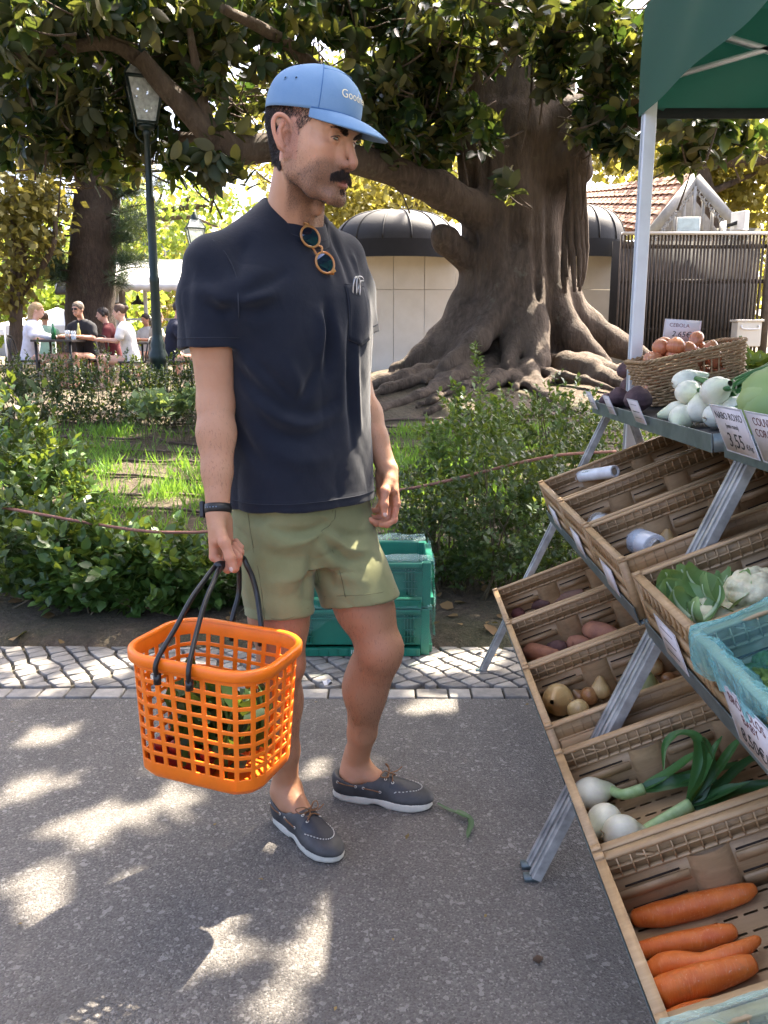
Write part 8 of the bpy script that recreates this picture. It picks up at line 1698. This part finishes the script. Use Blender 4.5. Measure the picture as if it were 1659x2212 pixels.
o = thing('cafe_speaker', 'black box hanging under the pavilion roof', 'speaker', tuple(PY(250, 672, 18.))); MB().box(PY(247, 672, 18.), (.46, .25, .34)).build('cabinet', DKW, o, bevel=.02); MB().box(PY(252, 672, 17.86), (.10, .01, .02)).build('badge', mat('grey_badge', (.3, .3, .3), .5), o)
HOUSE = mat('pale_facade', (.68, .64, .56), .8, .12, .6); WIN = mat('window_blue', (.14, .19, .25), .15, .2, 1); 
def house(label, u0, u1, vt, y, rows_, group='far houses'):
    x0, x1 = PY(u0, 600, y)[0], PY(u1, 600, y)[0]; zt = PY(u0, vt, y)[2]; o = thing('far_house', label, 'house', ((x0+x1)/2, y, 0), group); MB().box(((x0+x1)/2, y+4, zt/2), (x1-x0, 8, zt)).build('wall', HOUSE, o); MB().box(((x0+x1)/2, y+3.9, zt+.25), (x1-x0+.6, 8.6, .5)).build('cornice', WHT, o)
    for v, hh, us in rows_:
        for u in us:
            c = PY(u, v, y-.02); wd = hh*.52; f = MB().box(c, (wd+.35, .12, hh+.35)).build('window', WHT, o); MB().box(c-A(0, .10, 0), (wd, .06, hh)).build('pane', WIN, f); mb = MB(); th = np.linspace(0, math.pi, 9); mb.tube(np.array([c+A(math.cos(a_)*(wd/2+.05), -.08, hh/2+math.sin(a_)*(wd/2)) for a_ in th]), .10, 5); mb.build('arch', WHT, f); MB().box(c-A(0, .16, 0), (.07, .05, hh)).build('glazing_bar', WHT, f)
    return o
house('pale far house with arched blue windows behind the lamp', 225, 520, 492, 60., [(540, 1.3, [258, 283, 308, 333, 358, 384, 410, 436, 462, 488]), (600, 1.3, [258, 283, 308, 333, 358, 384, 410, 436])]); house('pale far house beyond the left trees', -60, 215, 640, 66., [(690, 1.4, [-20, 10, 40, 100, 140, 170]), (665, 1.2, [10, 60, 110, 150])])
TENTW = mat('white_canvas', (.80, .79, .76), .8, .08, 4)
for i, (u, v, y, w_, lab) in enumerate(((128, 705, 19., 1.7, 'white market tent behind the seated people'), (70, 712, 24., 2.0, 'white market tent farther left'))):
    c = PY(u, v, y); o = thing('market_tent', lab, 'tent', (c[0], y, .55), 'white market tents'); mb = MB(); apex = c+A(0, 0, .42); cs = [c+A(sx_*w_*.5, sy_*w_*.5, 0) for sx_, sy_ in ((-1, -1), (1, -1), (1, 1), (-1, 1))]
    for k in range(4): mb.add([cs[k], cs[(k+1) % 4], apex], [[0, 1, 2]]); mb.add([cs[k], cs[(k+1) % 4], cs[(k+1) % 4]-A(0, 0, .16), cs[k]-A(0, 0, .16)], [[3, 2, 1, 0]])
    mb.build('canopy', TENTW, o)
    for q in cs: MB().bar(A(q[0], q[1], .5), q, .04, .04).build('pole', WHT, o)
# ---- white service building with dark domed awnings
WY = 13.6; bz = PY(800, 790, WY)[2]-.1; tz = PY(800, 540, WY)[2]; bld = thing('white_kiosk', 'low cream panelled building with dark domed awnings behind the tree', 'building', (PY(1050, 700, WY)[0], WY, bz))
xa, xb = PY(690, 700, WY)[0], PY(1345, 700, WY)[0]; MB().box(((xa+xb)/2, WY+1.5, (bz+tz)/2), (xb-xa-.02, 3, tz-bz-.02)).build('core', mat('joint_grey', (.66, .62, .54), .8), bld); wp = PY(917, 600, WY)[0]-PY(850, 600, WY)[0]; zj = PY(850, 626, WY)[2]; x = PY(850, 600, WY)[0]-3*wp; 
while x < xb-.05:
    x2 = min(x+wp, xb)
    for z0_, z1_ in ((bz, zj), (zj, tz)): MB().box(((x+x2)/2, WY-.012, (z0_+z1_)/2), (x2-x-.007, .03, z1_-z0_-.007)).build('panel', CREAM, bld, bevel=.003)
    x = x2
MB().box((xb+.04, WY-.03, (bz+tz)/2), (.10, .10, tz-bz)).build('pillar', CREAM, bld)
AWN = mat('black_canvas', (.016, .016, .017), .65, .3, 8, None, .2, 40, .01)
def dome(u0, u1, vb, vt, label):
    c0, c1 = PY(u0, vb, WY), PY(u1, vb, WY); cx = (c0[0]+c1[0])/2; rx = (c1[0]-c0[0])/2; rz = PY(u0, vt, WY)[2]-c0[2]; o = thing('awning', label, 'awning', (cx, WY, c0[2]), 'dark domed awnings'); ry = .75; n, k = 36, 12; G = []
    for i in range(n): a = math.pi*i/(n-1); G.append([(cx-rx*math.cos(a)*math.cos(f)**.75, WY-.06-ry*math.sin(a)**.8*math.cos(f)**.75, c0[2]+rz*math.sin(f)) for f in np.linspace(0, math.pi/2*.995, k)])
    mb = MB(); mb.grid(np.array(G), flip=True); mb.build('canopy', AWN, o, True); mb = MB(); mb.grid(np.array([[g0, (g0[0], g0[1], g0[2]-.26)] for g0 in [r_[0] for r_ in G]])); mb.build('valance', mat('black_valance', (.008, .008, .009), .8), o, True)
    for i in range(0, n, 5): mb = MB(); mb.tube(np.array(G[i])+A(0, -.004, .004), .012, 5); mb.build('rib', AWN, o, True)
dome(722, 990, 528, 458, 'dark domed awning left of the fig trunk'); dome(1150, 1342, 528, 448, 'dark domed awning right of the fig trunk')
# ---- slatted fence, box, tiled kiosk
FNY = 12.3; fz0 = PY(1500, 735, FNY)[2]-.2; fz1 = PY(1500, 508, FNY)[2]; fx0 = PY(1338, 600, FNY)[0]; fx1 = PY(1652, 600, FNY)[0]; fn = thing('slatted_fence', 'brown grey vertical slat fence behind the stall', 'fence', ((fx0+fx1)/2, FNY, fz0)); SL1 = mat('grey_slat', (.092, .072, .055), .7, .35, 12, (.058, .044, .034)); SL2 = mat('dark_slat', (.062, .052, .045), .7)
sl_me = MB().box((0, 0, (fz0+fz1)/2), (.022, .030, fz1-fz0)).mesh('slat'); sl_me.materials.append(SL1); sl_me2 = MB().box((0, 0, (fz0+fz1)/2), (.018, .020, fz1-fz0-.04)).mesh('slat'); sl_me2.materials.append(SL2); x = fx0; i = 0
while x < fx1:
    for me_, dy in ((sl_me, 0), (sl_me2, .07)):
        o = bpy.data.objects.new('slat', me_); o.location = (x+(.022 if dy else 0), FNY+dy, 0); link(o, fn)
    x += .050+(.012 if i % 5 == 4 else 0); i += 1
for z in (fz0+.35, (fz0+fz1)/2+.2, fz1-.15): MB().box(((fx0+fx1)/2, FNY+.036, z), (fx1-fx0, .028, .06)).build('rail', SL2, fn)
MB().box(((fx0+fx1)/2, FNY+.5, (fz0+fz1)/2), (fx1-fx0-.02, .05, fz1-fz0-.05)).build('backing', DKW, fn); MB().box((fx1+.05, FNY, (fz0+fz1)/2), (.09, .09, fz1-fz0+.02)).build('post', SL1, fn); MB().box(((fx0+fx1)/2, FNY-.03, fz1+.02), (fx1-fx0, .10, .035)).build('cap_rail', WHT, fn)
c = PY(1611, 722, 11.9); o = thing('meter_box', 'cream metal box standing before the slatted fence', 'box', (c[0], 11.9, c[2]-.2)); MB().box(c, (.34, .22, .34)).build('housing', CREAM, o, bevel=.012); MB().box(c+A(0, 0, .185), (.38, .26, .03)).build('lid', CREAM, o, bevel=.006); mb = MB(); mb.tube(spline([c+A(-.12, -.115, .12), c+A(-.10, -.15, .07), c+A(.10, -.15, .07), c+A(.12, -.115, .12)], 5), .012, 6); mb.build('handle', WHT, o, True)
WSHD = mat('shaded_white', (.36, .35, .32), .7, .25, 6)  # white gable trim, its colour greyed to look in shade
kz = thing('tiled_kiosk', 'kiosk with orange tile roof and white lace gable', 'kiosk', (PY(1480, 700, 15.)[0], 15., 1.)); R0, R1, E1_, E0 = PY(1492, 384, 14.6), PY(1280, 412, 19.5), PY(1196, 478, 19.), PY(1398, 506, 14.2)
TILE = mat('roof_tile', (.34, .19, .12), .8, .4, 3, (.22, .125, .08), .3, 30, .01); tm_ = MB(); th = np.linspace(0, math.pi, 7); G = np.array([[(math.cos(a)*.5*w_, t, math.sin(a)*.42*w_) for t, w_ in ((0, 1.0), (1.08, .84))] for a in th]); tm_.grid(G); tmesh = tm_.mesh('tile', True); tmesh.materials.append(TILE); NR_, NC_ = 11, 20
for r_ in range(NR_):
    for c_ in range(NC_):
        s_, t_ = (c_+.5)/NC_, r_/NR_; a = E0+(E1_-E0)*s_; b = R0+(R1-R0)*s_; p = a+(b-a)*t_; up_ = (b-a)/NR_; sd_ = ((E1_-E0)*(1-t_)+(R1-R0)*t_)/NC_; nn = nrm(np.cross(sd_, up_)); nn = nn if nn[2] > 0 else -nn; o = bpy.data.objects.new('tile', tmesh); M = Matrix.Identity(4)
        for q in range(3): M[q][0] = sd_[q]; M[q][1] = up_[q]; M[q][2] = nn[q]*np.linalg.norm(sd_); M[q][3] = p[q]+nn[q]*.01*(r_ % 2)
        o.matrix_basis = M; link(o, kz)
mb = MB(); mb.grid(np.array([[E0, E1_], [R0, R1]])-A(0, 0, .02)); mb.build('roof_deck', TILE, kz)
gr_ = PY(1605, 512, 14.2); gl_ = E0+A(0, 0, 0); ap = R0+A(0, -.1, -.02)
for a, b in ((gl_, ap), (ap, gr_)): MB().bar(a+A(0, -.12, -.02), b+A(0, -.12, -.02), .05, .16).build('bargeboard', WSHD, kz)
mb = MB(); mb.add([gl_+A(.1, .3, -.1), gr_+A(-.1, .3, -.1), ap+A(0, .3, -.1)], [[0, 1, 2]]); mb.build('gable_wall', mat('gable_grey', (.22, .21, .19), .8), kz); MB().box(PY(1500, 620, 15.4), (1.8, 1., 1.9)).build('kiosk_wall', mat('kiosk_olive', (.16, .15, .11), .8), kz)
for a, b in ((gl_, ap), (ap, gr_)):
    for i in range(11):
        c = a+(b-a)*((i+.5)/11)+A(0, -.13, -.16); mb = MB(); mb.tube(np.array([c+A(math.cos(q)*.042, 0, math.sin(q)*.042) for q in np.linspace(0, 6.283, 9, endpoint=False)]), .015, 5, closed=True); mb.build('lace_ring', WSHD, kz, True); MB().box(c+A(0, 0, -.075), (.028, .02, .06)).build('lace_drop', WSHD, kz)
for i in range(9): x_ = gl_[0]+(gr_[0]-gl_[0])*(i+1)/10; zt_ = gl_[2]+(ap[2]-gl_[2])*(1-abs(2*(i+1)/10-1)); MB().box((x_, 14.35, (gl_[2]+zt_)/2-.1), (.05, .03, max(.05, zt_-gl_[2]-.12))).build('lattice_bar', WSHD, kz)
o = thing('notice_board', 'pale blue square panel before the kiosk gable', 'panel', tuple(PY(1487, 505, 12.6))); MB().box(PY(1487, 489, 12.6), (.32, .03, .24)).build('board', mat('pale_blue_panel', (.42, .52, .56), .4), o, bevel=.004); MB().box(PY(1487, 489, 12.62), (.34, .02, .26)).build('frame', WHT, o)
o = thing('floodlight', 'white floodlight on top of the slatted fence', 'lamp', tuple(PY(1590, 500, 12.4))); MB().box(PY(1598, 478, 12.4), (.10, .24, .26), rotm((0, 0, 1), .5)).build('housing', WHT, o, bevel=.01); MB().bar(PY(1565, 490, 12.4), PY(1596, 480, 12.4), .05, .05).build('arm', DKW, o); MB().bar(PY(1563, 505, 12.4), PY(1563, 478, 12.4), .09, .05).build('mount', WHT, o)
# ---- green market tent over the stall
TG = leaf_mat('green_canvas', (.008, .062, .043), (.011, .085, .058), .25, .55, (.015, .15, .10)); ALU = mat('white_aluminium', (.72, .74, .76), .35, .1, 8, metal=.15); tx0, tx1, ty0, ty1, tzv, tze = .988, 3.99, .30, 3.30, 2.13, 2.50
tt = thing('canopy_tent', 'green canopy tent with white poles above the stall', 'tent', (tx0, ty1, 0))
for x_, y_ in ((tx0, ty1), (tx1, ty1), (tx1, ty0), (tx0, ty0)):
    p = MB().box((x_, y_, 1.12), (.046, .046, 2.24)).build('pole', ALU, tt, bevel=.004)
    for s_ in (-1, 1): MB().box((x_+s_*.0245, y_, 1.12), (.004, .014, 2.2)).build('groove', mat('pole_groove', (.50, .53, .56), .4, metal=.2), p)
def wavy(p0, p1, z0_, z1_, nrm_, seed, name):
    """cloth wall with folds"""
    nx, nz = 70, 12; G = []; p0 = np.asarray(p0, float); p1 = np.asarray(p1, float)
    for i in range(nx):
        t = i/(nx-1); row = []
        for j in range(nz): q = j/(nz-1); f = (.016*math.sin(9*t*3+2.5*q+seed)+.010*math.sin(26*t+5*q))*(.35+.65*q)*math.sin(math.pi*min(1, t*1.0+.02))**.5; row.append(p0+(p1-p0)*t+A(0, 0, z0_+(z1_-z0_)*q)+np.asarray(nrm_)*f)
        G.append(row)
    mb = MB(); mb.grid(np.array(G)); n_ = mb.n; return ob(name, np_mesh(name, np.concatenate(mb.V), np.concatenate(mb.F[4]), True, dict(tint=np.full(n_, .5))), TG, tt)
wavy((tx0-.03, ty1+.03, 0), (tx0-.03, ty0-.03, 0), tze, tzv, (-1, 0, 0), 0, 'valance'); wavy((tx0-.03, ty1+.03, 0), (tx1+.03, ty1+.03, 0), tze, tzv, (0, 1, 0), 2, 'valance'); wavy((tx1+.03, ty1+.03, 0), (tx1+.03, ty0-.03, 0), tze, tzv, (1, 0, 0), 4, 'valance'); wavy((tx0-.03, ty0-.03, 0), (tx1+.03, ty0-.03, 0), tze, tzv, (0, -1, 0), 6, 'valance')
ap = A((tx0+tx1)/2, (ty0+ty1)/2, 3.35); cs = [A(tx0-.03, ty1+.03, tze), A(tx1+.03, ty1+.03, tze), A(tx1+.03, ty0-.03, tze), A(tx0-.03, ty0-.03, tze)]
for k in range(4):
    a, b = cs[k], cs[(k+1) % 4]; G = np.array([[a+(b-a)*s_+(ap-(a+(b-a)*s_))*t-A(0, 0, .10*math.sin(math.pi*t)*math.sin(math.pi*s_)) for s_ in np.linspace(0, 1, 20)] for t in np.linspace(0, 1, 14)]); mb = MB(); mb.grid(G); ob('roof', np_mesh('roof', np.concatenate(mb.V), np.concatenate(mb.F[4]), True, dict(tint=np.full(mb.n, .5))), TG, tt)
MB().box(((tx0+tx1)/2, ty1+.028, tzv+.012), (tx1-tx0, .012, .035)).build('hem', mat('dark_hem', (.012, .018, .016), .8), tt)
def brace(a, b): MB().bar(a, b, .028, .016).build('truss_bar', ALU, tt)
def truss(p, q, zt_=2.34, zb_=2.10):
    p = np.asarray(p, float); q = np.asarray(q, float)
    for i in range(4):
        a = p+(q-p)*i/4; b = p+(q-p)*(i+1)/4; brace(A(a[0], a[1], zt_), A(b[0], b[1], zb_)); brace(A(a[0], a[1], zb_), A(b[0], b[1], zt_))
truss((tx0+.03, ty1-.04), (tx1-.03, ty1-.04), 2.44, 2.24); truss((tx1-.03, ty1-.04), (tx1-.03, ty0+.04), 2.44, 2.24)
for q_ in (ty1-.04, ty0+.04): brace(A(tx0+.03, q_, 2.40), A((tx0+tx1)/2, (ty0+ty1)/2, 2.95))
brace(A(tx0+.02, ty1-.03, 2.44), A(tx0+.02, ty0+.03, 2.44))
# ---- cafe tables and people
IRON = mat('black_iron', (.012, .012, .013), .5); SKIN2 = mat('bare_skin', (.52, .28, .19), .5, .15, 20, sss=.15); SKIN3 = mat('pale_skin', (.60, .36, .27), .5, .12, 20, sss=.15)
def cloth(n_, c): return mat('cloth_'+n_, c, .9, .2, 12)
def seated(label, p, ang, shirt, hair, hstyle, skin=SKIN2, lean=.0, arms='table', scale=1.):
    """seated figure, p on the ground; built in a local frame: y forward"""
    o = thing('person', label, 'person', tuple(p), 'people at the cafe'); ca, sa = math.cos(ang), math.sin(ang); W = lambda V: np.asarray(V)*scale@np.array([[ca, sa, 0], [-sa, ca, 0], [0, 0, 1]])+np.asarray(p)
    h = .47; sh = A(0, .02+lean, 1.00); hd = A(0, .06+lean*1.5, 1.20)
    F = Field((-.42, -.35, .0), (.42, .75, 1.42), .0115)
    for s_ in (-1, 1):
        chain(F, [A(s_*.09, 0, h), A(s_*.11, .42, h+.03), A(s_*.11, .42, .08), A(s_*.11, .54, .05)], [.085, .06, .042, .035], .03)
        el = A(s_*.25, .10+lean, .78); hn_ = A(s_*.10, .38+lean, .80) if arms == 'table' else (A(s_*.20, .26, .62) if arms == 'lap' else A(s_*.06, .24+lean, 1.02)); chain(F, [sh+A(s_*.18, 0, -.03), el, hn_], [.05, .04, .028], .02); F.u(ell(hn_+A(0, .04, 0), (.035, .05, .03)), .02)
    F.u(cone(A(0, -.02, h), sh+A(0, -.01, -.08), .09, .08), .05); F.u(cone(sh, hd, .05, .05), .03); F.u(ell(hd+A(0, 0, .035), (.073, .092, .095)), .02); F.u(ell(hd+A(0, .035, -.045), (.052, .05, .055)), .03); F.u(cone(hd+A(0, .082, .02), hd+A(0, .108, -.022), .010, .014), .012)
    F.u(cone(hd+A(-.03, .085, .035), hd+A(.03, .085, .035), .012, .012), .015); F.u(cone(hd+A(-.02, .085, -.055), hd+A(.02, .085, -.055), .009, .009), .012)
    for s_ in (-1, 1): F.u(ell(hd+A(s_*.075, -.005, .005), (.010, .02, .032)), .008); F.sub(ell(hd+A(s_*.032, .098, .018), (.016, .012, .010)), .008)
    V, Q = F.surf(); ob('body', np_mesh('body', W(V), Q), skin, o)
    F = Field((-.42, -.35, .35), (.42, .55, 1.2), .0125); F.u(loft([(.40, 0, -.02, .18, .15), (.55, 0, -.02, .175, .135), (.75, 0, lean*.4, .175, .125), (.92, 0, lean*.85, .195, .125), (1.0, 0, lean, .15, .10), (1.07, 0, lean+.01, .07, .07)], None, 2.3))
    for s_ in (-1, 1): F.u(cone(sh+A(s_*.13, 0, -.02), sh+A(s_*.19, .01, -.06), .07, .07), .04); F.u(cone(sh+A(s_*.19, .01, -.06), A(s_*.235, .06+lean, .84), .072, .068), .03)
    if hstyle == 'long': [F.u(cone(A(s_*.235, .06+lean, .84), A(s_*.16, .28+lean, .80), .064, .05), .03) for s_ in (-1, 1)]
    V, Q = F.surf(); V += normals_of(V, Q)*(.006*vnoise(V, 26, 3))[:, None]; ob('shirt', np_mesh('shirt', W(V), Q), shirt, o)
    F = Field((-.2, -.3, 1.0), (.2, .25, 1.45), .0085); c = hd+A(0, -.006, .05); F.u(ell(c, (.082, .100, .092)))
    F.sub(ell(hd+A(0, .085, -.03), (.075, .08, .085)), .01); F.sub(halfspace(hd+A(0, -.02, -.045), (0, .5, 1), hd-.3, hd+A(.3, .3, .05)), .01)
    if hstyle == 'long': F.u(cone(c+A(0, -.07, -.02), c+A(0, -.11, -.26), .055, .045), .03)
    if hstyle == 'bun': F.u(ell(c+A(0, -.095, .03), (.04, .04, .04)), .015); F.u(ell(c+A(0, .03, .055), (.075, .05, .035)), .02)
    V, Q = F.surf(); V += normals_of(V, Q)*(.004*vnoise(V, 90, 5)+.002*vnoise(V, 240, 6))[:, None]; ob('hair', np_mesh('hair', W(V), Q), hair, o); return o, W, hd
HB = mat('blond_hair', (.42, .29, .14), .6, .4, 60); HG = mat('grey_brown_hair', (.16, .12, .085), .6, .5, 80); HD = mat('dark_brown_hair', (.035, .022, .016), .55, .5, 60); HM = mat('brown_hair', (.10, .055, .03), .55, .5, 60)
def gz(x_, y_): return (x_, y_, float(hgt(x_, y_)))
def at(u, y): return gz(PY(u, 745, y)[0], y)
seated('woman with long blond hair in a pale shirt at the left table', at(66, 13.0), math.radians(-80), cloth('pale_lilac', (.66, .66, .74)), HB, 'long', SKIN3, .05)
pm, Wm, hm = seated('man with sunglasses and black polo shirt looking down at the table', at(188, 13.3), math.radians(160), cloth('black', (.012, .012, .016)), HG, 'short', SKIN2, .06); [MB().box(Wm(hm+A(s_*.032, .098, .018)), (.050, .012, .032), rotm((0, 0, 1), math.radians(160))).build('sunglass_lens', DKW, pm, bevel=.005) for s_ in (-1, 1)]
ph, Wh, hh_ = seated('person with headphones in a maroon top at the far table', at(244, 14.6), math.radians(110), cloth('maroon', (.10, .010, .014)), HD, 'short', SKIN3, .05); mb = MB(); mb.tube(np.array([Wh(hh_+A(math.cos(a)*.088, -.01, .045+math.sin(a)*.095)) for a in np.linspace(0, math.pi, 12)]), .010, 6); [mb.box(Wh(hh_+A(s_*.088, -.005, .01)), (.03, .06, .07)) for s_ in (-1,)]; mb.build('headphones', DKW, ph, True)
seated('woman with tied brown hair and white top facing the maroon person', at(280, 13.1), math.radians(95), cloth('white', (.74, .74, .72)), HM, 'bun', SKIN3, .04)
seated('man in a navy t-shirt at the table beside the lamp post', at(372, 12.6), math.radians(-75), cloth('navy', (.010, .014, .035)), HD, 'short', SKIN2, .05)
seated('person in a light green shirt seen from behind', at(100, 17.), math.radians(20), cloth('mint', (.30, .48, .38)), HM, 'short', SKIN2, .0); seated('person in a white shirt at a far table', at(322, 18.), math.radians(150), cloth('offwhite', (.62, .62, .60)), HD, 'short', SKIN2); seated('blurred long haired person behind the lamp post', at(338, 16.5), math.radians(-60), cloth('sand', (.45, .40, .33)), HM, 'long', SKIN3)
def cafe_table(label, p, w_):
    o = thing('cafe_table', label, 'table', tuple(p), 'cafe tables'); MB().box((p[0], p[1], p[2]+.735), (w_, .7, .035)).build('table_top', mat('dark_table', (.035, .030, .028), .5), o, bevel=.006)
    for sx_ in (-1, 1):
        for sy_ in (-1, 1): MB().bar((p[0]+sx_*(w_/2-.05), p[1]+sy_*.28, p[2]), (p[0]+sx_*(w_/2-.05), p[1]+sy_*.28, p[2]+.72), .03, .03).build('leg', IRON, o)
t1 = at(130, 12.9); cafe_table('dark cafe table with drinks between the blond woman and the man', t1, .62); t2 = at(330, 13.6); cafe_table('dark cafe table beside the lamp post', t2, .6)
def glass_item(name, label, cat, dx, dy, prof, m, fill=None):
    o = thing(name, label, cat, (t1[0]+dx, t1[1]+dy, t1[2]+.7525), 'drinks on the cafe table'); mb = MB(); mb.lathe(prof, (t1[0]+dx, t1[1]+dy, t1[2]+.7535), 14); mb.build('glass', m, o, True)
    if fill: mb = MB(); mb.lathe([(0, .003), (fill[0], .003), (fill[0]*1.05, fill[1]), (0, fill[1])], (t1[0]+dx, t1[1]+dy, t1[2]+.7535), 12); mb.build('drink', fill[2], o, True)
GLS = clear_mat('drinking_glass', (.8, .82, .82), .3, .08); GBT = mat('green_bottle', (.02, .14, .05), .15); YBT = mat('yellow_bottle', (.55, .50, .16), .2)
glass_item('juice_glass', 'glass of orange juice on the cafe table', 'glass', .16, -.1, [(.0, 0), (.034, 0), (.042, .14), (.039, .14), (.032, .006)], GLS, (.032, .08, mat('orange_juice', (.80, .36, .03), .3))); glass_item('water_glass', 'clear tumbler beside the juice glass', 'glass', .26, -.12, [(.0, 0), (.034, 0), (.042, .13), (.039, .13), (.032, .006)], GLS, (.03, .05, FILM2)); glass_item('green_bottle', 'green bottle at the left of the cafe table', 'bottle', -.07, -.05, [(.0, 0), (.036, 0), (.036, .14), (.014, .19), (.014, .24), (.0, .24)], GBT); glass_item('yellow_bottle', 'slim yellow bottle at the right of the cafe table', 'bottle', .28, .05, [(.0, 0), (.030, 0), (.030, .13), (.013, .19), (.013, .25), (.0, .25)], YBT)
def iron_chair(label, p, ang):
    o = thing('cafe_chair', label, 'chair', tuple(p), 'cafe chairs'); ca, sa = math.cos(ang), math.sin(ang); W = lambda x_, y_, z_: A(p[0]+ca*x_-sa*y_, p[1]+sa*x_+ca*y_, p[2]+z_)
    MB().box(W(0, 0, .45), (.42, .42, .03), rotm((0, 0, 1), ang)).build('seat', IRON, o, bevel=.006)
    for x_ in (-.19, .19):
        for y_ in (-.19, .19): MB().bar(W(x_, y_, 0), W(x_*.9, y_*.9, .44), .022, .022).build('leg', IRON, o)
    mb = MB(); mb.tube(spline([W(-.2, -.2, .44), W(-.21, -.25, .68), W(-.14, -.27, .80), W(0, -.28, .83), W(.14, -.27, .80), W(.21, -.25, .68), W(.2, -.2, .44)], 6), .012, 6); mb.build('backrest', IRON, o, True)
    for i in range(4): mb = MB(); mb.tube(spline([W(-.15+.1*i, -.21, .46), W(-.15+.1*i+.03, -.26, .64), W(-.13+.09*i, -.275, .80)], 4), .006, 5); mb.build('back_rod', IRON, o, True)
for i, (u, y, a, lab) in enumerate(((62, 13.0, -80, 'iron chair under the blond woman'), (188, 13.3, 160, 'iron chair under the man in black'), (288, 13.1, 95, 'iron chair under the woman in white'), (384, 12.5, -75, 'iron chair under the man in navy'), (150, 14.6, 180, 'empty iron chair behind the drinks table'), (250, 14.6, 110, 'iron chair under the person with headphones'))): iron_chair(lab, at(u, y), math.radians(a))
